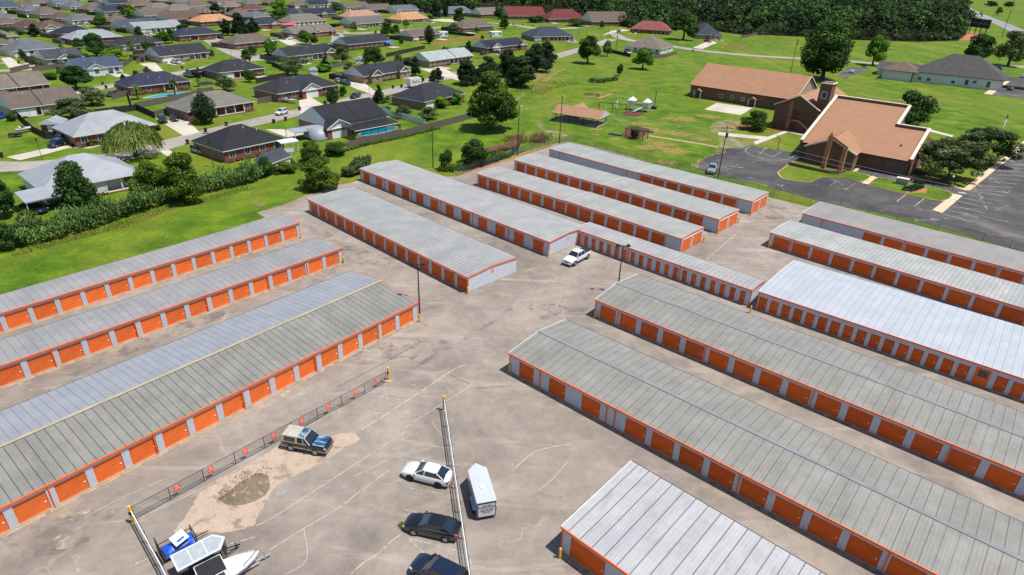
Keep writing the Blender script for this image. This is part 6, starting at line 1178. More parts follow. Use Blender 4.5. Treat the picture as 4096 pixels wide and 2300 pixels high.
((-293.67,529.57),2.6,2.4,'bright','light green sapling in front of the broad taupe hip roof on the top edge,third')]:
    ps=proto(kind); c=cp(ps[tr_.randrange(len(ps))]); c.name=NAME.get(kind,'shade_tree'); c.location=(x,y,0); c.rotation_euler[2]=tr_.uniform(0,6.28)
    s_=w_/9.2*(1.2 if kind=='huge' else 1.3 if kind=='dark' and h_>8.5 and 'row' in label else 1.06); c.scale=(s_,s_,h_/9.6*(1.3 if kind=='willow' else 1)); tag(c,label,'palm tree' if kind=='palm' else ('shrub' if kind=='bush' else 'tree'),GRP.get(kind,'shade trees'))
for ps in PROTO.values():
    for o in ps: purge(o)
# woods at the top: one continuous far mass of crowns
WP=[(-316.29,1102.44),(-142.22,666.67),(-85.95,610.17),(-56.16,651.40),(-10.02,697.31),(26.65,649.65),(60.74,634.74),(79.50,551.67),(90.06,517.61),(127.99,571.02),(143.69,550.23),(163.58,509.80),(185.94,513.91),(218.08,510.47),(239.69,500.35),(292.19,502.28),(336.46,524.93),(452.22,700.43),(556.85,885.14),(843.65,1382.13),(1265.98,2124.31),(520.71,1810.60),(5.14,1729.18)]
def inside(x,y,P_):
    c=False
    for (a,b),(d,e) in zip(P_,P_[1:]+P_[:1]):
        if (b>y)!=(e>y) and x<(d-a)*(y-b)/(e-b)+a: c=not c
    return c
g=np.random.default_rng(3); xs=[p[0] for p in WP]; ys=[p[1] for p in WP]; Vw=[]; Tw=[]; wt=MB(); cnt=0
cells={}
for _ in range(60000):
    x,y=g.uniform(min(xs),max(xs)),g.uniform(min(ys),min(max(ys),1250))
    if abs(x)>y*.95+40 or not inside(x,y,WP): continue
    dd=math.hypot(x,y); cw=10.5 if dd<650 else 9; k=(int(x//cw),int(y//cw),cw)
    if k in cells: continue
    cells[k]=1; cnt+=1
    if cnt>2600: break
    d=math.hypot(x,y); h_=g.uniform(8,22) if d<700 else g.uniform(13,20); r_=g.uniform(4.5,9.); n=int(640 if d<520 else 170); dv=g.normal(size=(n,3)); dv/=np.linalg.norm(dv,axis=1,keepdims=True); dv[:,2]=np.where(g.uniform(size=n)<.75,abs(dv[:,2]),dv[:,2])
    nb=6; bc=g.normal(size=(nb,3))*[r_*.42,r_*.42,h_*.18]; ib=g.integers(0,nb,n); rr_=g.uniform(.35,.62,nb)*r_
    C=np.array([x,y,h_*.55])+bc[ib]+dv*(rr_[ib]*g.uniform(.8,1.08,n))[:,None]*[1,1,1.1]; C[:,2]=np.maximum(C[:,2],.4)
    Vw.append(quads(C,dv+g.normal(size=(n,3))*.5+np.array([0,0,.3]),.42 if d<520 else .75)); Tw.append(g.normal()*1.1+g.normal(size=nb)[ib]*.5)
    if cnt%3==0: wt.tube((x,y,0),(x,y,h_*.6),.22,.1,5)
# undergrowth along the open edge of the woods
e=WP[7:18]
for a,b in zip(e,e[1:]):
    L=math.hypot(b[0]-a[0],b[1]-a[1])
    for i in range(int(L/3.4)):
        t=i*3.4/L; x,y=a[0]+(b[0]-a[0])*t+g.uniform(-1.5,1),a[1]+(b[1]-a[1])*t+g.uniform(0,3); hh=g.uniform(1.5,10); n=110; dv=g.normal(size=(n,3)); dv/=np.linalg.norm(dv,axis=1,keepdims=True)
        C=np.array([x,y,hh*.5])+dv*np.array([1.4+hh*.22,1.4+hh*.22,hh*.5]); C[:,2]=np.maximum(C[:,2],.2); Vw.append(quads(C,dv+np.array([0,0,.3]),.42)); Tw.append(np.full(n,g.normal()*.7))
o=bpy.data.objects.new('woods',mesh_np('woods',np.concatenate(Vw),LM['wood'],np.concatenate(Tw))); COL.objects.link(o); tag(o,'dense dark green woods closing the view at the top',None,None,'stuff'); wt.build('trunks',BARK,o)
Vp=[]
for x,y,s_ in PLANT:
    n=26; dv=g.normal(size=(n,3)); dv/=np.linalg.norm(dv,axis=1,keepdims=True); C=np.array([x,y,s_*.5])+dv*[s_*.7,s_*.7,s_*.5]; C[:,2]=np.maximum(C[:,2],.05); Vp.append(quads(C,dv,.16))
o=bpy.data.objects.new('foundation_planting',mesh_np('foundation_planting',np.concatenate(Vp),LM['olive'])); COL.objects.link(o); tag(o,'low shrubs planted along the house fronts',None,None,'stuff')
# leafy rows: cane hedge, rusty hedge, weeds
def blades(name,label,path,depth,h0,h1,dens,mat,wid=.055,lean=.6,z=0,cluster=None):
    g=random.Random(len(path)*31+int(depth*10)); V=[]
    for a,b in zip(path,path[1:]):
        L=math.hypot(b[0]-a[0],b[1]-a[1]); nx,ny=-(b[1]-a[1])/L,(b[0]-a[0])/L
        for i in range(int(L*dens)):
            t=g.random(); q=g.random(); x=a[0]+(b[0]-a[0])*t+nx*q*depth; y=a[1]+(b[1]-a[1])*t+ny*q*depth; top_=g.uniform(h0,h1)*(.8+.2*math.sin(x*.9)*math.cos(y*.7)); 
            for k in range(5):
                zz=top_*g.uniform(.35,1); A_=g.uniform(0,6.28); l=g.uniform(.5,1.1)*min(1.3,h1/2.2); dx,dy=math.cos(A_),math.sin(A_); ux_,uy=-dy*wid,dx*wid
                p0=(x,y,zz-.15*l); p1=(x+dx*l*lean*.5,y+dy*l*lean*.5,zz+.35*l); p2=(x+dx*l*lean,y+dy*l*lean,zz+.1*l)
                V+=[(p0[0]-ux_,p0[1]-uy,p0[2]),(p0[0]+ux_,p0[1]+uy,p0[2]),(p1[0]+ux_,p1[1]+uy,p1[2]),(p1[0]-ux_,p1[1]-uy,p1[2])]; V+=[(p1[0]-ux_,p1[1]-uy,p1[2]),(p1[0]+ux_,p1[1]+uy,p1[2]),(p2[0]+ux_*.2,p2[1]+uy*.2,p2[2]),(p2[0]-ux_*.2,p2[1]-uy*.2,p2[2])]
    o=bpy.data.objects.new(name,mesh_np(name,np.array(V),mat)); COL.objects.link(o); return tag(o,label,None,None,'stuff')
HG=[(-81.65,87.93),(-80.53,89.54),(-77.36,90.59),(-75.40,93.57),(-73.08,96.29),(-71.15,100.01),(-69.36,104.42),(-66.91,108.18),(-65.84,111.46),(-63.15,115.66),(-60.97,119.44),(-57.44,122.93),(-54.24,126.54),(-53.50,131.44)]
blades('cane_hedge','tall cane hedge growing along the grass bank',HG,4.4,2.6,4.3,38,LM['cane'],.075)
blades('low_weeds','low weeds behind the big rounded bush and shed',[(-53.50,131.44),(-51.77,134.54),(-48.34,137.58)],4,.6,1.8,30,LM['olive'],.08)
blades('rusty_hedge','rusty low hedge beside the pond',[(-7.23,154.89),(-4.37,158.04),(-0.63,161.42),(1.54,170.93)],2.2,.8,1.5,60,LM['rust'],.06)
blades('reeds','reeds and scrub round the pond and fence corner',[(-1.34,165.30),(3.40,168.02),(7.38,167.53),(9.96,172.13)],5,.6,2.4,26,LM['rust'],.05)
blades('pond_scrub','green scrub on the pond bank',[(-17.74,139.38),(-14.09,139.06),(-9.72,144.29),(-5.26,148.98),(-1.52,153.82)],3,.4,1.6,34,LM['olive'],.07)
blades('fence_weeds','weeds along the back board fence',[(-41.92,153.04),(-38.52,158.69),(-30.05,168.57),(-21.79,180.02)],1.2,.3,.9,24,LM['olive'],.07)
blades('ear_leaf_bush','big-leaved plants at the corner of the long silver building',[(-38.08,133.26),(-35.80,132.81),(-34.60,135.12),(-33.63,142.93)],2.6,.8,2.6,60,LM['crepem'],.16)
blades('garden_rows','vegetable rows in the church field',[(23.77,239.27),(29.53,238.42)],3,.3,.9,22,LM['willow'],.07)
blades('field_shrubs','wispy shrubs in the church field garden',[(28.23,268.13),(32.67,267.87),(35.30,269.61),(41.86,275.88)],2.2,.6,2.1,16,LM['crepe'],.08)
blades('field_weeds','patch of taller weeds in the field near the dark tree row',[(8.34,236.35),(15.75,254.16),(24.14,262.59)],12,.15,.5,26,LM['oak'],.07)
blades('stone_shrub','mound of shrubs behind the stone sign',[(86.79,137.62),(88.37,136.42),(92.63,139.67),(94.31,143.49)],1.4,.5,1.1,120,LM['dark'],.07,z=.13)
blades('silt_weeds','dry weeds on the silty patch',[(-24.26,40.49),(-24.06,42.16),(-23.33,43.56),(-22.16,43.24)],1.4,.03,.16,60,LM['rust'],.02)
blades('bumper_weeds','tuft of weeds at the nose of the black sedan',[(-8.61,38.06),(-8.31,38.33)],.5,.1,.45,160,LM['willow'],.02)
blades('verge_tufts','uneven taller grass on the bank beside the hedge',[(-76.80,87.61),(-72.34,93.84),(-67.91,100.31),(-63.94,109.52),(-57.85,116.80),(-53.06,123.42)],2.5,.05,.3,26,LM['olive'],.05)
# ---------------- vehicles
PT={'white':paint('white_car_paint','#c9cacc',.3),'blackp':paint('black_car_paint','#15141a',.2),'navyp':paint('dark_blue_car_paint','#141d33',.2),'silver':paint('silver_car_paint','#9ba0a6',.25,1,.4),'redp':paint('red_car_paint','#6e1618',.25),'bluep':paint('blue_car_paint','#1d4ab0',.25)}
def faded():
    s=N('sun_faded_blue_paint'); f=s.noise(1.1,6,.7,None,.8,(0,(.6,1.6,1))); return s.out(s.ramp(f,[(.36,lin('#152c47')),(.48,lin('#2b5470')),(.57,lin('#7d9aa2')),(.68,lin('#a9b6b6'))]),.4,None,.02,0,.5)
PT['faded']=faded(); RIM=paint('alloy_rim','#a9acb0',.3,0,.8); RIMD=paint('dark_alloy_rim','#3c3d41',.35,0,.7); RED=paint('tail_lamp_red','#a80f12',.2); LAMP=paint('lamp_lens','#c9cdc8',.12); AMB=paint('amber_lens','#c9761d',.3); PLAS=M('black_plastic','#1d1e20',.6,.1)
def wheel(root,x,y,r,rim,w=.22):
    k=MB(); n=18; s=1 if y>0 else -1; k.tube((x,y-s*w,r),(x,y,r),r,r,n); t=k.build('wheel',TYRE,root,bevel=.03)
    k=MB(); k.tube((x,y,r),(x,y+s*.012,r),r*.64,r*.6,n)
    for i in range(5): a=i*1.2566; k.bar((x,y+s*.02,r),(x+math.cos(a)*r*.6,y+s*.02,r+math.sin(a)*r*.6),.07,.03)
    k.build('rim',rim,t)
def carproto(kind,pk):
    P_=PT[pk] if pk in PT else PT['blackp']; root=bpy.data.objects.new('car',None); COL.objects.link(root)
    S={'sedan':dict(L=4.8,W=.92,wb=2.78,r=.335,st=[(-2.38,.70,.40,.78),(-2.30,.83,.30,.93),(-1.8,.90,.24,.99),(-1.2,.915,.21,.98),(0,.92,.20,.96),(.95,.915,.21,.95),(1.55,.90,.24,.88),(2.1,.84,.26,.76),(2.36,.70,.32,.64),(2.42,.58,.38,.56)],cab=(-1.95,1.05,-1.12,.22,.79,.60,.96,1.44)),
       'suv':dict(L=4.7,W=.94,wb=2.72,r=.37,st=[(-2.32,.80,.42,.95),(-2.25,.88,.34,1.08),(-1.4,.94,.28,1.12),(0,.945,.26,1.10),(.95,.94,.27,1.08),(1.6,.92,.3,1.02),(2.1,.86,.32,.90),(2.32,.72,.4,.74)],cab=(-2.2,1.15,-1.85,.3,.84,.68,1.08,1.70)),
       'pickup':dict(L=5.8,W=1.0,wb=3.65,r=.42,st=[(-2.95,.92,.55,1.15),(-2.9,.97,.5,1.25),(-1.1,1.0,.46,1.27),(0,1.0,.45,1.27),(1.1,1.0,.46,1.26),(1.7,.99,.48,1.2),(2.5,.95,.5,1.1),(2.8,.88,.52,.98),(2.88,.8,.6,.85)],cab=(-1.0,1.35,-.78,.68,.90,.72,1.24,1.9)),
       'blazer':dict(L=4.65,W=.93,wb=2.55,r=.38,st=[(-2.25,.86,.5,1.05),(-2.2,.9,.42,1.1),(-.9,.93,.4,1.12),(.6,.93,.4,1.12),(1.4,.92,.42,1.09),(2.1,.9,.45,1.03),(2.3,.86,.48,.95),(2.34,.82,.55,.88)],cab=(-2.2,.78,-2.1,.18,.88,.74,1.1,1.76))}[kind]
    b=MB(); secs=[]
    for x,hw,zb,zt in S['st']:
        h=zt-zb; half=[(0,zb),(hw*.82,zb),(hw*.97,zb+.12*h),(hw,zb+.42*h),(hw*.97,zb+.72*h),(hw*.90,zt-.03),(hw*.62,zt+.015),(0,zt+.035)]
        secs.append([(x,y,z) for y,z in half]+[(x,-y,z) for y,z in half[-2:0:-1]])
    b.loft(secs)
    bd=b.build('body',PT['blackp'] if pk=='twotone' else P_,root,smooth=True,bevel=.02)
    x0,x1,x2,x3,wb_,wt_,z0,z1=S['cab']
    # x0 rear base, x1 front base, x2 rear of roof, x3 front of roof
    k=MB(); ins=.015
    k.add([(x0,-wb_,z0),(x1,-wb_,z0-.02),(x1,wb_,z0-.02),(x0,wb_,z0),(x2,-wt_,z1-.03),(x3,-wt_,z1-.03),(x3,wt_,z1-.03),(x2,wt_,z1-.03)],[(0,1,5,4),(1,2,6,5),(2,3,7,6),(3,0,4,7),(4,5,6,7)]); k.build('windows',DGLASS,root)
    k=MB(); cap=M('chalky_roof','#a8a196',.7,.12,1.5) if pk=='twotone' else P_
    xm=(x2+x3)/2; secs=[]
    for x,hw,zz in ((x2-.06,wt_*.9,z1-.05),(x2+.12,wt_+.02,z1+.0),(xm,wt_+.03,z1+.03),(x3-.12,wt_+.02,z1+.01),(x3+.05,wt_*.92,z1-.04)):
        secs.append([(x,-hw,zz-.06),(x,hw,zz-.06),(x,hw*.92,zz),(x,hw*.4,zz+.025),(x,-hw*.4,zz+.025),(x,-hw*.92,zz)])
    k.loft(secs)
    for s in (-1,1):
        for bx,tx in ((x0,x2),(x1,x3)): k.bar((bx,s*wb_,z0),(tx,s*wt_,z1-.03),.075,.06)
        mids=(.05,) if kind in('sedan',) else ((-.45,.35) if kind=='suv' else (.1,))
        for mxx in mids: k.bar((mxx,s*(wb_+.005),z0),(mxx-.05,s*(wt_+.01),z1-.03),.09,.05)
        k.bar((x0,s*wb_,z0-.01),(x1,s*wb_,z0-.03),.05,.06)
    k.build('roof',cap,root,smooth=False)
    if pk=='twotone':
        k=MB(); 
        k.add([(-2.2,-.89,1.1),(-.55,-.89,1.1),(-.55,.89,1.1),(-2.2,.89,1.1),(-2.12,-.77,1.77),(-.55,-.77,1.79),(-.55,.77,1.79),(-2.12,.77,1.77)],[(0,1,5,4),(1,2,6,5),(2,3,7,6),(3,0,4,7),(4,5,6,7)],M('chalky_white_cap','#aba497',.7,.12,1.5))
        for s in (-1,1): k.add([(-1.95,s*.893,1.2),(-.75,s*.893,1.2),(-.75,s*.805,1.66),(-1.88,s*.805,1.66)],[(0,1,2,3) if s<0 else (3,2,1,0)],DGLASS)
        k.build('cap_shell',None,root)
        k=MB(); k.box(.95,2.2,-.78,.78,1.1,1.155); k.build('hood',PT['faded'],root,bevel=.03); k=MB(); k.box(-.5,.16,-.66,.66,1.79,1.815); k.build('faded_roof_panel',PT['faded'],root)
        k=MB(); [k.box(-2.2,2.2,s*.935-.01,s*.935+.01,.52,.6) for s in (-1,1)]; k.build('side_trim',M('tan_trim_stripe','#b3a78f',.5),root)
    if kind=='pickup':
        k=MB(); k.box(-2.85,-1.12,-.86,.86,1.285,1.31); k.build('bed_cover',PLAS,root)
    if kind=='blazer' or kind=='pickup':
        k=MB(); k.box(S['st'][-1][0]-.1,S['st'][-1][0]+.1,-.86,.86,.42,.62); k.build('front_bumper',CHROME if kind=='blazer' else P_,root,bevel=.03); k=MB(); k.box(S['st'][0][0]-.12,S['st'][0][0]+.05,-.86,.86,.5,.68); k.build('rear_bumper',CHROME,root,bevel=.03)
    fx=S['st'][-1][0]; zf=S['st'][-1][3]; k=MB(); k.box(fx-.06,fx+.03,-.42,.42,zf-.24,zf-.04); k.build('grille',PLAS,root)
    for s in (-1,1):
        k=MB(); xx=S['st'][-2][0]; hy=S['st'][-2][1]; k.box(xx-.16,xx+.05,s*hy-.2 if s>0 else s*hy+.0,s*hy+.02 if s>0 else s*hy+.22,S['st'][-2][3]-.2,S['st'][-2][3]-.04); k.build('headlight',LAMP if kind!='blazer' else AMB,root,bevel=.02)
        k=MB(); xx=S['st'][1][0]; hy=S['st'][1][1]; zt=S['st'][1][3]; k.box(xx-.09,xx+.14,s*hy-.3 if s>0 else s*hy-.015,s*hy+.015 if s>0 else s*hy+.3,zt-.22,zt-.05); k.build('taillight',RED,root,bevel=.02)
        k=MB(); k.box(x1-.28,x1-.12,s*(wb_+.10)-.09,s*(wb_+.10)+.09,z0+.0,z0+.14); k.build('door_mirror',P_ if pk!='twotone' else PLAS,root,bevel=.03)
        for wx in (-S['wb']/2,S['wb']/2):
            k=MB(); k.tube((wx,s*(S['W']-.2),S['r']+.03),(wx,s*(S['W']+.004),S['r']+.03),S['r']+.07,n=20); k.build('wheel_arch',PLAS,root)
            wheel(root,wx,s*(S['W']+.015),S['r'],RIMD if (kind=='sedan' and pk=='white') else RIM)
    if kind=='sedan' and pk=='blackp':
        k=MB(); [k.bar((-1.5,s*.80,1.0),(.8,s*.80,.99),.02,.02) for s in (-1,1)]; k.build('chrome_strip',CHROME,root)
    if kind=='suv':
        k=MB(); k.box(-1.0,-.1,-.4,.4,1.735,1.75); k.build('sunroof',DGLASS,root)
    return root
VP={}
OV={'white four-door':((-7.2,44.08),164),'black four-door':((-5.95,38.0),167.5),'dark blue SUV cut':None,'white crew-cab':((10.35,93.65),-129),'old two-door':((-19.45,47.65),-11.5)}
for (x,y),rz,kind,pk,label in [
((-7.09,43.72),2.754,'sedan','white','white four-door sedan parked nose-in left of the trailer'),
((-5.74,37.71),2.815,'sedan','blackp','black four-door sedan below the white sedan,weeds at its nose'),
((-4.89,33.4),2.677,'suv','navyp','dark blue SUV cut by the bottom edge of the picture'),
((9.79,92.52),-2.963,'pickup','white','white crew-cab pickup truck parked by the blank end wall'),
((-19.83,47.22),-0.194,'blazer','twotone','old two-door truck-wagon with white cap and sun-faded blue hood on washed sand'),
((46.53,147.13),-1.956,'pickup','silver','grey pickup truck with black bed cover at the grass edge of the church lot'),
((-70.83,191.26),-1.895,'suv','white','white hatchback SUV parked on the street'),
((-55.5,219.78),-1.916,'suv','blackp','black SUV parked on the street behind the black roof'),
((-108.46,287.92),-0.574,'sedan','blackp','dark sedan beside the flowering grey-green tree'),
((-133.65,376.88),-0.748,'pickup','blackp','dark pickup on the drive of the red-brick gabled house'),
((-129.36,378.27),-1.667,'suv','white','white car on the drive of the red-brick gabled house'),
((-65.0,244.23),-0.86,'pickup','blackp','black pickup on the drive of the twin-gabled brick house'),
((-68.83,248.92),-0.998,'sedan','silver','silver car behind the black pickup at the twin-gabled house'),
((-18.73,342.11),1.029,'suv','blackp','black car at the garage of the dark navy gabled house'),
((-41.73,201.18),1.249,'sedan','navyp','navy car beside the white vinyl fence'),
((-99.54,349.92),-0.754,'suv','white','white vehicle behind the charcoal roof with pale gable'),
((-99.18,176.85),-1.008,'pickup','blackp','left dark pickup on the drive of the speckled grey roof'),
((-97.06,179.06),-1.021,'sedan','blackp','right dark car on the drive of the speckled grey roof'),
((-142.45,173.66),1.442,'sedan','bluep','bright blue car at the left edge behind the lawn'),
((-110.33,148.85),-1.683,'suv','navyp','nearer dark blue SUV beside the silver ranch house'),
((-111.69,152.42),-1.673,'pickup','blackp','farther dark pickup beside the silver ranch house'),
((-75.82,147.64),-0.615,'suv','silver','silver car on the drive of the near black-roofed house'),
((-86.43,106.21),-0.174,'suv','navyp','dark blue SUV under the white carport'),
((-131.38,212.53),-1.563,'sedan','navyp','dark blue car behind the fence left of the curved pool'),
((-131.93,208.96),-1.561,'sedan','blackp','black car left of the dark blue one behind the fence'),
((-125.5,248.16),-0.75,'pickup','navyp','dark blue pickup between the navy and charcoal roofs'),
((-121.66,251.36),1.169,'suv','blackp','black car in front of the charcoal hip roof'),
((-261.55,357.02),-0.54,'sedan','navyp','dark blue car on the far drive left of the inky blue roof'),
((-268.96,367.68),1.352,'sedan','silver','white car on the far drive behind the dark blue car'),
((-195.21,266.4),1.318,'suv','white','white van parked on the near drive by the dark slate roof'),
((70.2,489.07),0.984,'suv','silver','silver SUV on the drive by the pinkish red roof'),
((121.72,442.27),-1.078,'pickup','redp','red pickup in front of the dormer house'),
((-5.22,519.09),-1.062,'sedan','silver','silver car in the lane by the woods'),
((161.9,325.24),0.82,'sedan','white','white car under the massive oak behind the hall'),
((213.81,287.88),0.712,'sedan','blackp','black sedan in the office lot at the right edge'),
((247.71,328.49),0.926,'suv','white','white vehicle at the right edge of the office lot'),
((-233.43,372.09),-0.109,'sedan','white','pale car right of the inky blue roof'),
((-327.63,449.34),-0.704,'sedan','white','white car between far slate and taupe roofs'),
((-68.35,573.31),1.537,'sedan','white','white car at the end of the lane by the woods'),
((-145.15,278.45),2.56,'pickup','white','white pickup on the drive of the charcoal gabled house with white porch columns'),
((-133.78,327.63),2.58,'suv','silver','grey SUV on the drive of the taupe hip-roofed brick house with white window trim'),
((-163.74,367.12),-0.56,'suv','blackp','black SUV on the drive of the navy hip-roofed red brick house below the orange-roofed one'),
((-208.33,376.51),2.6,'suv','white','white SUV on the drive of the pale silver-grey gabled house with a raised parapet step,'),
((-171.18,320.92),-0.54,'sedan','silver','grey car on the drive of the charcoal hip-roofed house behind two small palms'),
((-210.74,322.29),2.52,'sedan','navyp','dark blue car on the drive of the pale grey-green hip-roofed house behind the large dark'),
((-180.75,259.85),-0.61,'suv','navyp','dark blue SUV on the drive of the dark slate gabled house with a big cream'),
((-223.58,352.33),2.64,'sedan','navyp','dark blue car on the drive of the inky blue hip-roofed house next to the pale'),
((-253.29,362.86),-0.55,'sedan','silver','grey car on the drive of the brown hip-roofed house with a tan front gable'),
((-244.43,324.94),-0.44,'suv','white','white SUV on the drive of the small taupe roof at the left edge'),
((-285.42,377.7),-0.52,'pickup','navyp','dark blue pickup on the drive of the taupe hip roof at the left edge'),
((-304.14,408.7),2.63,'sedan','white','white car on the drive of the slate roof at the left edge in the fifth'),
((-278.62,426.07),2.67,'pickup','blackp','black pickup on the drive of the brown-grey hip roof directly behind the inky blue roof'),
((-266.22,410.36),-0.49,'suv','silver','grey SUV on the drive of the dull grey roof left of the round oak'),
((-328.45,468.03),2.68,'sedan','white','white car on the drive of the small slate hip roof beside a low red brick'),
((-365.19,535.2),-0.45,'suv','white','white SUV on the drive of the taupe roof at the top left with a long'),
((-328.96,508.22),-0.42,'sedan','silver','grey car on the drive of the slate hip roof near the top left with many'),
((-300.9,498.88),-0.47,'sedan','silver','grey car on the drive of the taupe hip roof left of the navy gabled roof'),
((-240.56,417.72),2.62,'pickup','navyp','dark blue pickup on the drive of the taupe hip roof with brick front'),
((-222.68,388.72),-0.47,'sedan','white','white car on the drive of the slate-blue gabled roof directly behind the pale silver-grey gabled'),
((-318.1,556.66),-0.46,'pickup','white','white pickup on the drive of the navy roof on the top edge near the pale'),
((-301.68,538.21),2.55,'pickup','blackp','black pickup on the drive of the broad taupe hip roof on the top edge,third'),
((-211.96,451.94),-0.52,'suv','silver','grey SUV on the drive of the wide plain brown roof behind the silver-grey gabled house'),
((-254.58,504.02),-0.67,'suv','silver','grey SUV on the drive of the shallow taupe hip roof behind the wide plain brown'),
((-186.62,446.3),-0.52,'pickup','blackp','black pickup on the drive of the orange-tan hip-roofed brick house beside the dark pines'),
((-259.7,549.36),2.69,'suv','white','white SUV on the drive of the taupe hip roof with cream porch posts'),
((-210.55,531.91),2.54,'pickup','silver','grey pickup on the drive of the dull red-brown hip roof near the top edge'),
((-229.23,497.83),-0.41,'suv','blackp','black SUV on the drive of the small house with a red brick front gable'),
((-348.9,576.7),-0.59,'pickup','white','white pickup on the drive of the sliver of a cream-walled house on the top edge'),
((-255.76,624.21),-0.61,'suv','white','white SUV on the drive of the taupe roof sliver on the top edge'),
((-96.03,291.61),2.56,'pickup','blackp','black pickup on the drive of the charcoal roofed house with a pale left gable end,'),
((-68.42,513.79),-0.57,'sedan','silver','grey car on the drive of the orange-tan hip roof with white porch posts'),
((-120.48,501.0),2.52,'pickup','silver','grey pickup on the drive of the salmon-pink hip roof behind the grey gabled tan-brick house'),
((-109.24,401.15),-0.62,'sedan','silver','grey car on the drive of the taupe roofed house with two red-brick pointed gables'),
((-141.12,527.54),2.53,'suv','silver','grey SUV on the drive of the dark navy roof with a white front gable'),
((-11.98,346.82),-0.7,'pickup','navyp','dark blue pickup on the drive of the dark navy gabled house with white gable'),
((32.18,416.64),1.99,'suv','white','white SUV on the drive of the charcoal-blue hip-roofed house with white porch bays'),
((-55.7,571.47),2.42,'suv','blackp','black SUV on the drive of the slate hip roof by the woods between a narrow'),
((-88.01,600.32),2.56,'sedan','silver','grey car on the drive of the slate roof with white gable end behind the orange-tan'),
((-123.9,583.89),-0.61,'suv','navyp','dark blue SUV on the drive of the taupe gabled roof behind the salmon-pink roof'),
((-134.8,616.23),2.58,'pickup','navyp','dark blue pickup on the drive of the taupe gabled roof in the farthest row'),
((-181.33,609.84),2.59,'pickup','silver','grey pickup on the drive of the dark gabled roof in the farthest row'),
((-187.59,611.15),2.59,'sedan','silver','grey car on the drive of the small taupe roof in the farthest row'),
((-180.48,472.33),2.64,'suv','navyp','dark blue SUV on the drive of the slate hip roof just left of the round'),
((-203.22,549.75),2.62,'sedan','silver','grey car on the drive of the brown hip roof left of the tall bright tree'),
((-304.87,600.66),-0.53,'suv','blackp','black SUV on the drive of the thin taupe roof sliver on the top edge'),
((-353.81,528.45),-0.43,'sedan','silver','grey car on the drive of the slate gable roof between the taupe roof'),
((-360.98,503.6),-0.41,'suv','silver','grey SUV on the drive of the small taupe roof above the slate roof'),
((-220.87,628.44),2.63,'sedan','white','white car on the drive of the taupe roof partly behind the tall bright tree'),
((-171.28,639.28),-0.51,'sedan','white','white car on the drive of the taupe roof on the top edge'),
((19.3,574.41),1.97,'suv','blackp','black SUV on the drive of the red gabled roof with a white gable end'),
((85.58,546.49),-1.17,'sedan','white','white car on the drive of the taupe gabled brick house with a white right gable'),
((80.18,486.6),1.22,'pickup','navyp','dark blue pickup on the drive of the pinkish red hip-roofed brick house facing the street'),
((133.92,459.07),1.56,'pickup','silver','grey pickup on the drive of the dark steep-roofed house with a dormer gable'),
((59.13,373.43),-2.09,'pickup','navyp','dark blue pickup on the drive of the taupe hip-roofed white house behind a grey fence')]:
    if (kind,pk) not in VP: VP[(kind,pk)]=carproto(kind,pk)
    c=cp(VP[(kind,pk)]); c.name={'sedan':'parked_car','suv':'parked_suv','pickup':'pickup_truck','blazer':'old_truck_wagon'}[kind]; c.location=(x,y,.03); c.rotation_euler[2]=rz
    for k,v in OV.items():
        if label.startswith(k) and v: c.location=(v[0][0],v[0][1],.02); c.rotation_euler[2]=R(v[1])
    tag(c,label,{'pickup':'pickup truck'}.get(kind,'car'),'parked vehicles')
for o in VP.values(): purge(o)
# white delivery truck with blue lettering
t=thing('delivery_truck','white box delivery truck parked on the street behind dark conifers','truck',*(-38.93,244.22),R(50)); b=MB(); b.box(-3.2,2.2,-1.15,1.15,.7,3.4); b.build('cargo_box',PT['white'],t,bevel=.04)
b=MB(); b.loft([[(2.2,-1.05,.5),(2.2,1.05,.5),(2.2,1.05,2.6),(2.2,-1.05,2.6)],[(3.3,-1.,.5),(3.3,1.,.5),(3.3,.95,1.9),(3.3,-.95,1.9)],[(3.9,-.9,.5),(3.9,.9,.5),(3.9,.9,1.3),(3.9,-.9,1.3)]]); b.build('cab',PT['white'],t,bevel=.04); b=MB(); b.add([(2.35,-1.07,1.5),(3.2,-1.03,1.5),(3.,-1.03,2.1),(2.35,-1.07,2.3)],[(0,1,2,3)]); b.add([(3.34,-.8,1.5),(3.34,.8,1.5),(2.3,.8,2.6),(2.3,-.8,2.6)],[(0,1,2,3)]); b.build('windows',DGLASS,t)
for x in (-2,2.7):
    for y in (-1.1,1.1): wheel(t,x,y,.42,STEEL)
text(t,'Fed',1.5,(-1.2,-1.17,2.1),(R(90),0,0),M('purple_lettering','#3d2a6e',.5)); text(t,'Ex',1.5,(.9,-1.17,2.1),(R(90),0,0),M('orange_lettering','#d9601a',.5))
# ---------------- trailers and boats in the lot
t=thing('enclosed_trailer','white V-nosed enclosed cargo trailer with lettered rear door, standing right of the pipe fence','trailer',-2.3,39.25,R(15.5))
b=MB(); W_,L_,Z0,Z1=1.68,4.0,.35,2.0; q=[(0,0),(W_,0),(W_,L_),(W_/2,L_+.75),(0,L_)]
b.add([(x,y,Z0) for x,y in q]+[(x,y,Z1) for x,y in q],[(0,1,6,5),(1,2,7,6),(2,3,8,7),(3,4,9,8),(4,0,5,9),(4,3,2,1,0)]); b.build('body',PT['white'],t); 
b=MB(); q2=[(-.03,-.03),(W_+.03,-.03),(W_+.03,L_),(W_/2,L_+.79),(-.03,L_)]; b.add([(x,y,Z1) for x,y in q2]+[(x,y,Z1+.05) for x,y in q2]+[(W_/2,0,Z1+.09),(W_/2,L_,Z1+.09)],[(0,1,6,5),(1,2,7,6),(2,3,8,7),(3,4,9,8),(4,0,5,9),(5,6,10),(6,7,11,10),(5,10,11,9),(7,8,11),(8,9,11)]); b.build('roof',M('trailer_roof_sheet','#aeb3b8',.5,.06,1),t)
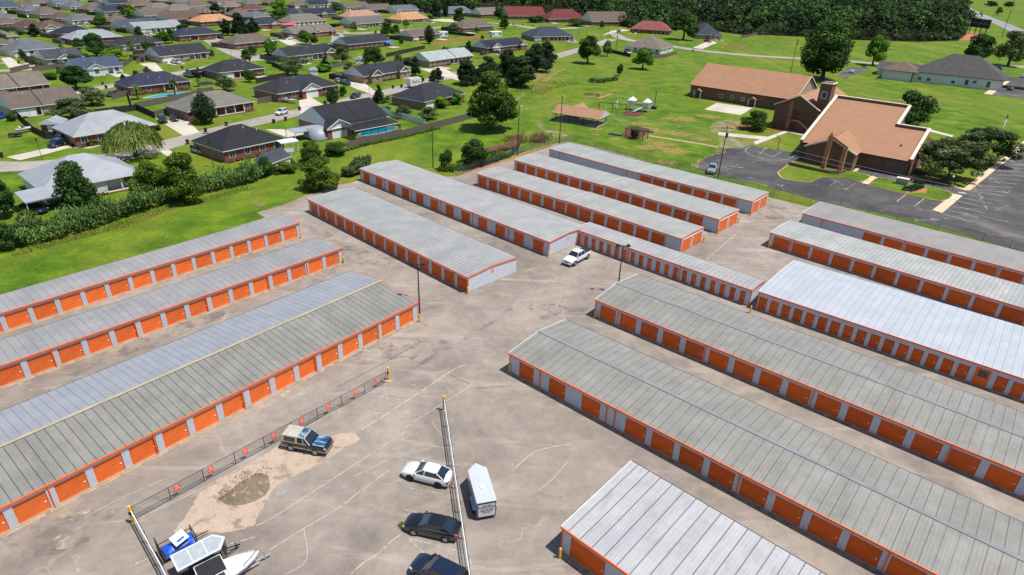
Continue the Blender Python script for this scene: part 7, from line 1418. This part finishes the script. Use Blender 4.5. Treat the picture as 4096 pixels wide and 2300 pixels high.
b=MB(); b.box(.62,1.02,1.5,1.85,Z1+.08,Z1+.17); b.build('roof_vent',WHITE,t,bevel=.02); b=MB(); b.box(.1,W_-.1,-.05,-.005,.42,1.85,PT['white']); [b.box(*c,PLAS) for c in ((.04,.1,-.06,0,.35,1.95),(W_-.1,W_-.04,-.06,0,.35,1.95),(.04,W_-.04,-.06,0,1.87,1.95),(.04,W_-.04,-.07,0,.32,.42))]; b.build('rear_ramp_door',None,t)
for tx,z,s_ in (('ADVANCED',1.66,.15),('FLOOR CARE',1.46,.235),('CARPET  TILE  WOOD',1.2,.11),('CLEANING AND REPAIR',1.05,.11),('FREE ESTIMATES',.86,.1)): text(t,tx,s_,(W_/2,-.056,z),(R(90),0,0),M('black_lettering','#1b1b20',.6))
for y in (1.0,1.8):
    for x in (-.12,W_+.12): k=MB(); s=-1 if x<0 else 1; k.tube((x-.09*s,y,.32),(x+.1*s,y,.32),.32,n=16); k.build('wheel',TYRE,t)
for x in (-.24,W_+.02): k=MB(); k.box(x,x+.22,.6,2.2,.66,.7); k.build('fender',STEEL,t)
k=MB(); k.bar((.3,L_,.4),(W_/2,L_+1.7,.4),.08); k.bar((W_-.3,L_,.4),(W_/2,L_+1.7,.4),.08); k.build('tongue',PLAS,t)
k=MB(); k.box(-.26,-.02,.25,.62,1.0,1.25); k.build('side_box',M('pale_blue_box','#8ba3bd',.5),t)
# dark enclosed trailer
t=thing('cargo_trailer','black enclosed cargo trailer with a grey V-nosed roof, between the tarp-covered trailer and the boat','trailer',-24.1,31.75,R(43))
b=MB(); q=[(0,0),(3.1,0),(3.75,.9),(3.1,1.75),(0,1.75)]; b.add([(x,y,.35) for x,y in q]+[(x,y,1.85) for x,y in q],[(0,1,6,5),(1,2,7,6),(2,3,8,7),(3,4,9,8),(4,0,5,9)]); b.build('body',PT['blackp'],t)
b=MB(); c=(1.6,.88); q2=[(c[0]+(x-c[0])*1.02,c[1]+(y-c[1])*1.04) for x,y in q]; q3=[(c[0]+(x-c[0])*.93,c[1]+(y-c[1])*.88) for x,y in q]; b.add([(x,y,1.85) for x,y in q2]+[(x,y,1.93) for x,y in q2]+[(x,y,1.94) for x,y in q3],[(i,(i+1)%5,5+(i+1)%5,5+i) for i in range(5)]+[(5+i,5+(i+1)%5,10+(i+1)%5,10+i) for i in range(5)],M('white_roof_edge','#c0c3c5',.5,.05)); b.add([(x,y,1.94) for x,y in q3],[(0,1,2,3,4)],M('grey_trailer_roof','#9ba1a6',.45,.12,2)); [b.box(x,x+.06,.1,1.65,1.945,1.96,WHITE) for x in (1.1,2.2)]; b.build('roof',None,t)
for x in (1.1,1.9):
    for y in (-.1,1.85): k=MB(); k.tube((x,y-.08,.3),(x,y+.08,.3),.3,n=14); k.build('wheel',TYRE,t)
k=MB(); k.bar((3.3,.5,.4),(4.7,.9,.4),.07); k.bar((3.3,1.3,.4),(4.7,.9,.4),.07); k.tube((4.4,.9,.1),(4.4,.9,.8),.04); k.build('tongue',PLAS,t)
# open trailer with blue tarp
t=thing('utility_trailer','small black open utility trailer with its mesh ramp raised','trailer',-26.9,34.3,R(45)); k=MB(); k.box(0,2.5,-.75,.75,.45,.52); k.build('deck',WOODD,t)
k=MB(); [k.bar(a,c,.05) for a,c in (((0,-.75,.9),(2.5,-.75,.9)),((0,.75,.9),(2.5,.75,.9)),((2.5,-.75,.9),(2.5,.75,.9)),((2.5,-.75,.5),(2.5,-.75,1.3)),((2.5,.75,.5),(2.5,.75,1.3)),((2.5,-.75,1.3),(2.5,.75,1.3)),((2.5,0,.45),(3.6,0,.45)))]; k.build('rail',PLAS,t)
k=MB(); k.box(-.1,-.05,-.85,.85,.45,1.75); k.build('ramp',M('black_mesh_ramp','#232425',.7,.1),t)
for y in (-.86,.86): k=MB(); k.tube((1.2,y-.08,.3),(1.2,y+.08,.3),.3,n=14); k.build('wheel',TYRE,t)
b=MB(); n=14; TP=M('blue_tarp','#1556c4',.4,.25,3); rr=random.Random(4)
hz=[[.56+.75*math.exp(-((i-9)/4)**2-((j-7)/5)**2)+.30*math.exp(-((i-3)/3)**2-((j-5)/4)**2)+rr.uniform(-.05,.05) for j in range(n)] for i in range(n)]
for i in range(n): hz[i][0]=hz[i][-1]=.5
b.add([(.15+2.2*i/(n-1),-.72+1.44*j/(n-1),hz[i][j]) for i in range(n) for j in range(n)],[(i*n+j,(i+1)*n+j,(i+1)*n+j+1,i*n+j+1) for i in range(n-1) for j in range(n-1)])
o=b.build('tarp',TP,None,smooth=True,loc=(-26.9,34.3,0),rz=R(45)); tag(o,'crumpled blue tarp over the load of the small open trailer','tarp')
b=MB(); b.box(-.55,.55,-.5,.5,0,.05,WHITE); b.box(-.3,.3,-.3,-.1,.051,.06,TP); o=b.build('packing_board',WHITE,None,loc=(-25.75,35.15,1.42),rz=R(55)); o.rotation_euler=(R(14),R(-8),R(55)); tag(o,'white panel with a blue strip lying on top of the blue tarp','panel')
# boat on trailer
def boat(label,x,y,rz,s=1,canopy=True):
    t=thing('motor_boat',label,'boat',x,y,rz); secs=[]
    for X,hw,zk,zg in ((-2.6,.95,.55,1.15),(-1.2,1.02,.5,1.15),(.4,1.0,.5,1.18),(1.5,.78,.55,1.22),(2.3,.42,.68,1.27),(2.75,.06,.95,1.3)):
        X*=s;hw*=s; secs.append([(X,-hw,zg),(X,-hw*.85,(zk+zg)/2),(X,0,zk),(X,hw*.85,(zk+zg)/2),(X,hw,zg),(X,hw*.8,zg+.02),(X,0,zg+.03),(X,-hw*.8,zg+.02)])
    b=MB(); b.loft(secs); b.build('hull',PT['white'],t,smooth=True,bevel=.02)
    b=MB(); b.box(-2.0*s,-.2*s,-.75*s,.75*s,1.19,1.25); b.build('cockpit',M('cockpit_floor','#6f7276',.7,.2,4),t); b=MB(); b.box(-.9*s,-.5*s,-.25,.25,1.2,1.75); b.build('console',PLAS,t)
    for q in (-.4,.4): b=MB(); b.box(-1.6*s,-1.2*s,q-.2,q+.2,1.25,1.6); b.build('seat',M('boat_seat','#d0cfca',.6),t,bevel=.05)
    b=MB(); b.tube((.9*s,0,1.24),(.9*s,0,1.27),.28,n=18); b.build('deck_hatch',M('hatch','#c2c6c8',.5),t)
    b=MB(); [b.bar((2.7*s,0,1.55),(1.4*s,q*.72*s,1.5),.03) for q in (-1,1)]; [b.bar((X*s,q*w*s,1.25),(X*s,q*w*s,1.52),.03) for X,w in ((1.4,.72),(2.1,.4)) for q in (-1,1)]; b.build('bow_rail',CHROME,t)
    if canopy:
        b=MB(); b.add([(X,Y,2.0+zz) for X,Y,zz in ((-1.7,-.85,0),(.2,-.85,0),(.2,.85,0),(-1.7,.85,0),(-.75,-.8,.08),(-.75,.8,.08))],[(0,4,5,3),(4,1,2,5)]); b.build('canopy',M('black_canvas','#1c1d1f',.8,.1),t); b=MB(); [b.bar(a,c,.05) for a,c in (((-1.7,-.85,2.),(.2,-.85,2.)),((.2,-.85,2),(.2,.85,2)),((.2,.85,2),(-1.7,.85,2)),((-1.7,.85,2),(-1.7,-.85,2)))]; [b.bar((X,q*.85,1.2),(X,q*.85,2.),.04) for X in (-1.7,.2) for q in (-1,1)]; b.build('canopy_frame',WHITE,t)
    return t
boat('white motor boat with a black canvas top on a trailer, at the bottom edge',-21.2,32.5,R(41))
t=thing('boat_trailer','long steel boat trailer carrying the white motor boat','trailer',-21.2,32.5,R(41)); b=MB(); [b.bar(a,c,.09) for a,c in (((-2.2,-.6,.4),(2.6,-.25,.4)),((-2.2,.6,.4),(2.6,.25,.4)),((2.0,0,.4),(3.6,0,.4)),((-1.5,-.9,.36),(-1.5,.9,.36)),((1,-.4,.4),(1,.4,.4)))]; b.tube((3.1,0,.1),(3.1,0,1.),.05); b.build('frame',STEEL,t)
for y in (-1.08,1.08): k=MB(); k.tube((-1.3,y-.09,.32),(-1.3,y+.09,.32),.32,n=14); k.build('wheel',TYRE,t); k=MB(); k.box(-1.75,-.85,y-.12,y+.12,.66,.7); k.build('fender',CHROME,t)
boat('small boat under a cream cover on the lawn at the left edge',*(-126.13,160.68),R(60),.8,False); boat('small red and white boat on the drive of the columned white-gable house',*(-73.63,208.02),R(-20),.9,False)
t=thing('lawn_trailer','small dark trailer on the lawn left of the cream-covered boat','trailer',*(-125.54,156.10),R(30)); k=MB(); k.box(-1.4,1.4,-.8,.8,.5,.9); k.build('bed',PLAS,t); k=MB(); k.bar((1.4,0,.5),(2.6,0,.5),.08); k.build('tongue',PLAS,t)
for y in (-.9,.9): k=MB(); k.tube((0,y-.08,.3),(0,y+.08,.3),.3,n=12); k.build('wheel',TYRE,t)
# ---------------- fences, gates, bollards and signs of the yard
def linkmat():
    s=N('chain_link_wire'); s.out(lin('#6c6f70'),.5,None,.02,.5); tr=s.n('BsdfTransparent'); mx=s.n('MixShader'); o=s.t.nodes['Material Output']
    c=s.n('SeparateXYZ'); s.l(s.coord(),c.inputs[0]); fs=[]
    for sg in (1,-1):
        v=s.math('MODULO',s.math('ADD',s.math('ADD',c.outputs[0],1000.),s.math('MULTIPLY',c.outputs[2],float(sg))),.075); fs.append(s.math('LESS_THAN',v,.009))
    s.l(s.math('MAXIMUM',*fs),mx.inputs[0]); s.l(tr.outputs[0],mx.inputs[1]); s.l(s.b.outputs[0],mx.inputs[2]); s.l(mx.outputs[0],o.inputs[0]); return s.m
LINK=linkmat(); IRON=M('weathered_fence_pipe','#4b4d4e',.55,.2,4,.4)
def chain(label,pts,h=1.4,step=3.,signs=(),name='chain_link_fence',pr=.035,mid=True):
    t=thing(name,label,'fence',pts[0][0],pts[0][1]); o=Vector((*pts[0],0))
    for a,c in zip(pts,pts[1:]):
        a=Vector((*a,0))-o; c=Vector((*c,0))-o; L=(c-a).length; rz=math.atan2(c.y-a.y,c.x-a.x)
        b=MB(); b.add([(0,0,.03),(L,0,.03),(L,0,h),(0,0,h)],[(0,1,2,3)]); b.build('wire_mesh',LINK,t,loc=a,rz=rz)
        b=MB(); b.tube((0,0,h),(L,0,h),pr*.8,n=6); 
        if mid: b.tube((0,0,.08),(L,0,.08),pr*.6,n=6)
        b.build('rail',IRON,t,loc=a,rz=rz); n=max(1,round(L/step)); pm=MB().tube((0,0,0),(0,0,h+.05),pr,n=6).build('post',IRON,t,loc=a)
        for i in range(1,n+1): q=pm.copy(); COL.objects.link(q); q.parent=t; q.location=a+(c-a)*i/n
    return t
FA=(-13.9,58.75); FB=(-31.2,38.1)
chain('low chain-link fence hung with orange tags between the wide left building and the lot',[FA,FB],1.4,3.)
SG=M('orange_sign','#e0492a',.5,.05); SGW=M('sign_white','#f2e9e2',.5,.05); dx,dy=FB[0]-FA[0],FB[1]-FA[1]; LF=math.hypot(dx,dy); az=math.atan2(-dy,-dx); sm=None
for i,(px_,py_) in enumerate(((-14.83,58.02),(-16.75,55.71),(-18.95,53.01),(-20.90,50.50),(-22.94,48.20),(-24.71,45.79),(-26.88,43.26),(-28.81,40.91))):
    tt=((px_-FA[0])*dx+(py_-FA[1])*dy)/LF**2
    if sm is None:
        sm=thing('fence_sign','','sign',0,0,0); b=MB(); b.box(-.26,.26,-.015,.015,-.3,.3); b.build('plate',SG,sm); text(sm,'NO',.17,(0,-.02,.14),(R(90),0,0),SGW); text(sm,'PARKING',.105,(0,-.02,-.08),(R(90),0,0),SGW); c=sm
    else: c=cp(sm)
    c.location=(FA[0]+dx*tt,FA[1]+dy*tt-.06,.95); c.rotation_euler=(0,0,az); c['label']='orange tag on the low chain-link fence, '+('first from its yellow post end','second from its yellow post end','third from its yellow post end','fourth, behind and left of the old truck-wagon','fifth, close behind the old truck-wagon','third from the lot corner','second from the lot corner','nearest the lot corner')[i]; c['group']='orange tags on the chain-link fence'; c['category']='sign'
def pipegate(label,pts,name='pipe_gate',cat='gate'):
    t=thing(name,label,cat,pts[0][0],pts[0][1]); o=Vector((*pts[0],0))
    a=Vector((0,0,0)); c=Vector((*pts[-1],0))-o; L=c.length; rz=math.atan2(c.y,c.x)
    b=MB(); b.add([(0,0,.1),(L,0,.1),(L,0,1.35),(0,0,1.35)],[(0,1,2,3)]); b.build('wire_mesh',LINK,t,rz=rz)
    for nm,yy,zz,r_,mt in (('top_rail',0,1.4,.05,WHITE),('track_rail',.1,1.15,.035,IRON),('bottom_rail',-.02,.12,.03,STEEL)): b=MB(); b.tube((0,yy,zz),(L,yy,zz),r_,n=8); b.build(nm,mt,t,rz=rz)
    n=int(L/2.6); pm=MB().tube((0,.1,0),(0,.1,1.45),.05,n=6).build('post',IRON,t,rz=rz)
    for i in range(1,n+1): q=pm.copy(); COL.objects.link(q); q.parent=t; q.location=c*i/n
    return t
GQ=((-6.77,54.12),(-2.67,33.80)); pipegate('long pale pipe rail fence running down between the white sedan and the trailer',[GQ[0],(GQ[1][0]+(GQ[1][0]-GQ[0][0])*.25,GQ[1][1]+(GQ[1][1]-GQ[0][1])*.25)],'pipe_fence','fence')
GP=((-31.04,37.74),(-26.16,32.83)); pipegate('dark pipe gate running down to the bottom edge left of the tarp-covered trailer',[GP[0],(GP[1][0]+(GP[1][0]-GP[0][0])*.3,GP[1][1]+(GP[1][1]-GP[0][1])*.3)])
chain('chain-link fence with posts along the pond bank behind the long silver building',[(-13.37,136.17),(-1.18,155.68),(3.85,161.05),(10.34,168.46)],1.6,3.)
chain('thin chain-link fence behind the rearmost storage row along the field',[(10.34,168.46),(15.88,171.35),(25.76,160.15),(34.07,151.37),(42.84,142.78),(50.11,134.93),(55.13,130.15),(60.88,124.87)],1.7,3.4)
chain('chain-link fence between the mauve-grey roof and the church car park',[(60.88,124.87),(66.93,124.60),(74.91,117.51),(80.53,113.39),(85.64,108.10),(91.27,102.01)],1.8,5)
b=MB(); n=10; b.tube((0,0,0),(0,0,1.1),.11,n=n); 
BL=[((-36.11,98.82),'right end corner of the grass-side building'),((-26.50,89.59),'right end corner of the middle left building'),((-12.09,72.48),'foot of the light pole by the wide left building'),((-6.36,80.81),'front corner of the silver building in front of the white pickup'),((5.78,94.68),'corner of the blank end wall left of the white pickup'),((9.59,115.63),'step of the row just behind the long silver building'),((18.24,127.12),'step of the middle stepped row'),((28.25,98.43),'front corner of the row behind the slim wing'),((33.46,103.39),'back corner of the row behind the slim wing'),((37.11,107.58),'front corner of the middle stepped row'),((42.63,113.59),'back corner of the middle stepped row'),((46.37,117.84),'front corner of the rearmost stepped row'),((44.52,101.97),'left corner of the chalky-roofed building'),((11.50,75.22),'left corner of the ridged building below the pickup'),((33.66,78.19),'end of the slim wing with narrow doors'),((0.06,61.55),'left corner of the foreground ridged building'),((4.66,35.71),'left corner of the scuffed white roofed building')]
bm=thing('bollard','','bollard',0,0); b.build('pipe',YEL,bm); b=MB(); b.tube((0,0,1.1),(0,0,1.16),.11,.05,n=10); b.build('cap',YEL,bm)
for i,((x,y),l) in enumerate(BL):
    c=bm if i==0 else cp(bm); c.location=(x,y,0); c['label']='yellow bollard at the '+l; c['group']='yellow bollards'; c['category']='bollard'
for l,(x,y),h_ in (('tall yellow gate post standing in broken concrete at the end of the tagged fence',(-13.66,58.94),2.),('yellow post at the top of the pale pipe rail fence',(-6.80,54.12),1.9),('yellow post at the lot corner where the tagged fence ends',(-31.08,37.74),1.9)):
    t=thing('gate_post',l,'gate post',x,y); b=MB(); b.tube((0,0,0),(0,0,h_),.13,n=10); b.build('pipe',YEL,t); b=MB(); b.box(-.22,.22,-.2,.2,0,.08); b.build('footing',CONC,t); b=MB(); b.box(-.1,.1,-.19,-.13,h_*.55,h_*.72); b.build('keypad',PLAS,t)
for l,(x,y) in (('broken white concrete lump at the foot of the tall yellow gate post',(-14.02,59.02)),):
    b=MB(); b.loft([[(math.cos(a)*r_*.45,math.sin(a)*r_*.35,z) for a in [k*.698 for k in range(9)]] for r_,z in ((1,0),(1.15,.12),(.8,.3),(.2,.34))]); o=b.build('concrete_lump',CONC,None,smooth=True,loc=(x,y,0)); tag(o,l,'rubble')
# ---------------- poles, lamps, wires
def pole(label,x,y,h,r=.16,head=None,name='light_pole',arm=0):
    t=thing(name,label,'pole',x,y); b=MB(); b.tube((0,0,0),(0,0,h),r*.8,r*.5,8); b.build('shaft',WOODD if r>.1 else IRON,t)
    if head=='twin':
        b=MB(); b.bar((-.7,0,h-.1),(.7,0,h-.1),.1); b.build('crossarm',IRON,t)
        for s in (-1,1): b=MB(); b.box(s*.75-.25,s*.75+.25,-.2,.2,h-.2,h+.12); b.build('lamp_head',PLAS,t,bevel=.04)
    elif head=='lamp': b=MB(); b.tube((0,0,h-.1),(.5,-.3,h+.1),.05); b.tube((.5,-.3,h-.15),(.5,-.3,h+.15),.28,.16,10); b.build('lamp_head',STEEL,t)
    elif head=='cross': b=MB(); b.bar((-1.2,.1,h-.5),(1.2,.1,h-.5),.12); b.tube((.3,0,h-2.6),(.3,0,h-1.6),.22,n=8); b.build('crossarm',WOODD,t)
    elif head=='lantern': b=MB(); b.tube((0,0,h),(0,0,h+.5),.12,.22,8); b.build('lantern',PLAS,t); 
    elif head=='globe': b=MB(); b.loft([[(math.sin(p)*.24*math.cos(a),math.sin(p)*.24*math.sin(a),h+.24-.24*math.cos(p)) for a in [k*.6283 for k in range(10)]] for p in [.05+k*.38 for k in range(9)]]); b.build('globe',WHITE,t,smooth=True)
    return t
pole('light pole with twin lamp heads at the corner of the wide left building',-12.3,73.9,7.9,.14,'twin'); pole('light pole with twin lamp heads between the slim wing and the ridged building',15.6,83.0,7.6,.14,'twin')
pole('tall utility pole beside the grey pickup at the church lot',46.6,142.1,12,.17,'cross','utility_pole'); pole('tall pole with a lamp at the field corner behind the blank-fronted storage building',11.3,168.6,12.4,.17,'lamp','utility_pole'); pole('tall pole with a lamp at the pond corner',.2,155.4,12.2,.17,'lamp','utility_pole'); pole('plain leaning utility pole behind the long silver roof',-19.2,142.3,9.8,.16,None,'utility_pole')
pole('utility pole left of the massive oak behind the hall',129,317,15,.2,'cross','utility_pole'); pole('street lamp on the curved street before the silver ranch house',-106.5,137.8,4.3,.07,'lantern','street_lamp'); pole('tall utility pole beside the highway at the right',399,569,21,.3,'cross','utility_pole'); pole('utility pole left of the white-walled taupe-roofed house',53.8,379,9.5,.18,'cross','utility_pole')
pole('thin pole by the street bend above the white-walled house',*(44.31,462.77),9,.15,None,'utility_pole'); pole('second thin pole by the street bend, left one',*(38.74,460.85),8,.15,None,'utility_pole'); pole('thin pole between the street bend and pinkish roof',*(54.30,423.86),9,.14,None,'utility_pole'); pole('street lamp on the diagonal street right of the charcoal gabled house',*(-128.40,295.34),7,.1,'lantern','street_lamp'); pole('street lamp beside the black SUV on the street',*(-52.46,227.63),5.5,.08,'lantern','street_lamp')
pole('small pole beside the office entrance at the far right',*(258.55,363.95),9,.12,None,'utility_pole'); pole('thin service pole behind the near black-roofed house',*(-67.52,136.77),8,.1,'cross','utility_pole')
pole('globe lamp post, left one by the round shrub mound',*(95.05,134.79),4.2,.06,'globe','lamp_post'); pole('dark stub post right of the globe lamp post',*(97.18,136.70),2.2,.07,'lantern','lamp_post')
WIRE=M('power_wire','#8f8f92',.5,.05)
def wire(label,a,c,sag=1.2,r=.022):
    b=MB(); n=14; pts=[Vector(a).lerp(Vector(c),i/n)-Vector((0,0,sag*4*(i/n)*(1-i/n))) for i in range(n+1)]
    for p,q in zip(pts,pts[1:]): b.tube(p,q,r,n=4,cap=False)
    tag(b.build('power_line',WIRE),label,'power line','power lines')
for i,(zz,l) in enumerate(((10.6,'topmost'),(9.6,'middle'),(8.2,'lowest'))): wire(l+' of three wires running right from the utility pole in front of the church',(46.7,142.1,zz),(118,78,zz+1.5),2.2); wire(l+' of three wires between the church lot pole and the field corner pole',(46.6,142.1,zz+.4),(11.3,168.6,zz+.6),1.)
wire('wire from the field corner pole to the pond corner pole',(11.3,168.6,11.5),(.2,155.4,11.3),.6)
# ---------------- church field things
t=thing('play_tower_set','white-roofed double play tower with a green slide','playground',*(37.95,217.08),R(-29)); PW=M('play_white','#cfd3d2',.5,.06)
for i,x in enumerate((0,5.2)):
    b=MB(); [b.box(x+a-.1,x+a+.1,c-.1,c+.1,0,3.2) for a in (-.9,.9) for c in (-.9,.9)]; b.build('tower_post',PW,t); b=MB(); b.add([(x-1.3,-1.3,3.1),(x+1.3,-1.3,3.1),(x+1.3,1.3,3.1),(x-1.3,1.3,3.1),(x,0,4.3)],[(0,1,4),(1,2,4),(2,3,4),(3,0,4),(3,2,1,0)]); b.build('tower_roof',PW,t); b=MB(); b.box(x-.9,x+.9,-.9,.9,1.5,1.6); b.box(x-.95,x+.95,-.97,-.9,1.6,2.3); b.box(x-.95,x+.95,.9,.97,1.6,2.3); b.build('tower_deck',PW,t)
b=MB(); b.box(.9,4.3,-.6,.6,1.5,1.58); b.box(.9,4.3,-.66,-.6,1.6,2.3); b.build('bridge',STEEL,t); b=MB(); b.bar((4.4,-1.,1.7),(2.2,-4.2,.25),.9,.12); b.build('slide',M('green_slide','#7fb8a4',.4,.1),t); b=MB(); b.bar((-1,0,2.6),(-5,-.5,2.6),.16); [b.bar((-5,-.5,2.6),(-5+a,-.5+c,0),.12) for a,c in ((-.6,-1.4),(.6,-1.4),(-.3,1.4))]; b.build('swing_beam',PW,t)
sheet('play_mulch',[(33.98,210.15),(37.02,215.33),(42.15,216.20),(44.07,215.73),(38.25,206.37),(34.76,206.54)],.024,MULCH)
t=thing('play_equipment_blue','blue and yellow play equipment with a tall post at the right of the towers','playground',*(46.05,219.28),R(-29)); b=MB(); b.tube((0,0,0),(0,0,6),.14); b.build('post',M('blue_post','#3c4f7c',.5),t); b=MB(); b.box(-1,.8,-.6,.6,0,.9); b.build('base_box',M('blue_plastic','#1f3470',.5),t,bevel=.1); b=MB(); b.tube((-3.5,0,.8),(-1.4,0,1.),.5,n=10); b.build('tunnel',M('yellow_plastic','#c4812a',.5),t)
t=thing('swing_set','dark timber swing set behind the picnic pavilion','swing set',*(26.54,213.54),R(-12)); b=MB(); b.bar((0,0,2.6),(9,0,2.6),.16); [b.bar((x,0,2.6),(x+a,c,0),.13) for x in (0,4.5,9) for a,c in ((-.2,-1.2),(.2,1.2))]; b.build('frame',WOODD,t)
for x in (1.5,3,6,7.6): b=MB(); b.bar((x-.25,0,2.6),(x-.25,0,.6),.03); b.bar((x+.25,0,2.6),(x+.25,0,.6),.03); b.box(x-.3,x+.3,-.1,.1,.55,.6); b.build('swing_seat',PLAS,t)
t=thing('garden_pergola','dark timber pergola with a climbing plant over a small sandbox','pergola',*(30.20,176.92),R(-35)); b=MB(); [b.box(x-.08,x+.08,y-.08,y+.08,0,2.7) for x in (0,2.5,5.2) for y in (0,3.2)]; b.build('post',WOODD,t); b=MB(); [b.box(-.3+.5*i,-.22+.5*i,-.6,3.8,2.72,2.86) for i in range(12)]; b.box(-.4,5.6,-.05,.05,2.6,2.72); b.box(-.4,5.6,3.15,3.25,2.6,2.72); b.build('rafters',WOODD,t)
sheet('sandbox_soil',[(28.97,180.16),(32.35,187.87),(37.26,187.37),(38.84,186.38),(34.10,176.92),(31.34,177.09)],.024,MULCH,jit=.1)
blades('pergola_vine','climbing vine on the pergola',[(32.16,176.09),(33.44,176.27)],1.6,1.2,3.1,120,LM['dark'],.09)
for l,p,a in (('left dark blue timber edging beam of the sandbox',(27.81,180.00),R(-30)),('right dark blue timber edging beam of the sandbox',(37.84,185.62),R(-30))): b=MB(); b.box(-2,2,-.3,.3,0,.45); tag(b.build('edging_beam',M('blue_grey_timber','#46566a',.6,.2),None,loc=(*p,0),rz=a,bevel=.05),l,'edging')
t=thing('basketball_hoop','basketball hoop on a post at the marked half court by the church','basketball hoop',*(70.31,169.99),R(-100)); b=MB(); b.tube((0,0,0),(0,0,3.4),.09); b.bar((0,0,3.3),(0,-.6,3.4),.08); b.build('post',IRON,t); b=MB(); b.box(-.9,.9,-.66,-.6,2.9,4.,WHITE); b.box(-.3,.3,-.67,-.661,3.1,3.5,PLAS); b.build('backboard',None,t); b=MB(); [b.tube((.22*math.cos(a),-.95+.22*math.sin(a),3.05),(.22*math.cos(a+.63),-.95+.22*math.sin(a+.63),3.05),.02,n=5) for a in [k*.628 for k in range(10)]]; b.build('rim',ORG,t)
b=MB(); b.box(-1.2,1.2,-.5,.5,0,1.3,brick('stone_sign_blocks','#6f706d','#8d8e8a','#a8a8a2',.5)); b.box(-1.3,1.3,-.6,.6,1.3,1.45,CAP); tag(b.build('stone_sign',None,None,loc=(*(88.97,142.14),.13),rz=R(-38)),'grey stone monument with a pale cap on the right lawn island','monument')
t=thing('feather_banner','tall white and dark feather banner on a pole on the lawn at the right','banner',*(150.45,199.79),R(20)); b=MB(); b.tube((0,0,0),(0,0,6.2),.05); b.build('pole',STEEL,t); b=MB(); b.add([(0,.0,2),(.7,.02,2.1),(.85,.03,4),(.6,.02,5.6),(0,0,6.2)],[(0,1,2,3,4)],M('white_banner','#d6d2cf',.6)); b.add([(0,-.01,4.6),(.8,-.01,4.6),(.6,-.01,5.6),(0,-.01,6.2)],[(0,1,2,3)],M('dark_banner','#39323a',.6)); b.build('flag',None,t)
t=thing('billboard','dark back of a large billboard beside the highway','billboard',*(389.76,599.07),math.atan2((392.37,579.04)[1]-(389.76,599.07)[1],(392.37,579.04)[0]-(389.76,599.07)[0])); BD=M('dark_board_back','#2b2e33',.8,.3,1)
b=MB(); b.box(-1,20,.3,1.3,5,12,BD); b.build('panel',None,t); [MB().bar((x,-.1,0),(x,-.1,11),.5,.5).build('post',WOODD,t) for x in (1,7.5,13,19)]; b=MB(); [b.bar((x,.1,5.3),(x+5,.1,11.5),.2) for x in (7,12)]; b.bar((-1,.1,8.5),(20,.1,8.5),.25); b.build('brace',STEEL,t)
# bins
bp={}
for kx,col in (('r','#5a2a24'),('b','#1f2022')):
    t=bpy.data.objects.new('trash_bin',None); COL.objects.link(t); b=MB(); b.loft([[(-.28,-.25,.05),(.28,-.25,.05),(.28,.3,.05),(-.28,.3,.05)],[(-.34,-.34,1.),(.34,-.34,1.),(.34,.36,1.),(-.34,.36,1.)]]); b.build('bin_body',M('bin_plastic_'+kx,col,.5,.1),t); b=MB(); b.box(-.36,.36,-.38,.4,1.,1.08); b.build('bin_lid',M('bin_plastic_'+kx,col,.5,.1),t); bp[kx]=t
for kx,p,l in (('r',(-145.47,226.65),'on the back street verge left of the navy poolside house'),('r',(-139.09,223.41),'on the back street verge nearest the navy poolside house'),('b',(-140.60,220.42),'on the back street between two red-brown bins'),('r',(-125.03,310.37),'on the lawn below the taupe house with white window trim'),('r',(-136.67,266.32),'on the lawn of the charcoal gabled house'),('b',(-130.88,258.33),'on the back street below the charcoal gabled house'),('b',(-129.28,263.82),'on the back street left of the charcoal hip roof'),('r',(-80.56,174.91),'on the verge right of the dark ovoid shade tree'),('b',(-82.86,167.10),'on the verge before the dark ovoid shade tree'),('b',(-201.56,264.27),'on the drive before the dry lawn at the left'),('b',(-116.15,138.54),'at the left edge of the curved street'),('r',(-81.97,155.12),'at the street before the near black-roofed house'),('b',(-69.17,179.72),'on the street left of the large black gabled house'),('r',(-66.95,183.22),'on the grass left of the large black gabled house'),('b',(-67.44,197.55),'at the drive mouth by the white SUV'),('r',(-62.42,207.61),'left of the dense cypress'),('r',(-46.28,239.62),'on the verge left of the delivery truck'),('b',(-43.55,241.82),'just left of the delivery truck'),('b',(-103.30,360.81),'on the lane behind the charcoal roof'),('b',(-77.38,429.90),'left of the taupe gabled house with a pale end'),('b',(1.21,517.43),'on the lane by the woods, left of two'),('b',(8.68,512.07),'on the lane by the woods, right of two'),('b',(60.00,455.24),'at the street below the silver SUV'),('b',(99.45,388.27),'on the cross street before the dormer house'),('b',(-55.19,479.41),'on the lawn edge above the dark narrow tree')):
    c=cp(bp[kx]); c.location=(*p,.03); c.rotation_euler[2]=R(50); c.name='trash_bin'; tag(c,('red-brown' if kx=='r' else 'black')+' wheeled trash bin '+l,'trash bin','wheeled trash bins')
for o in bp.values(): purge(o)
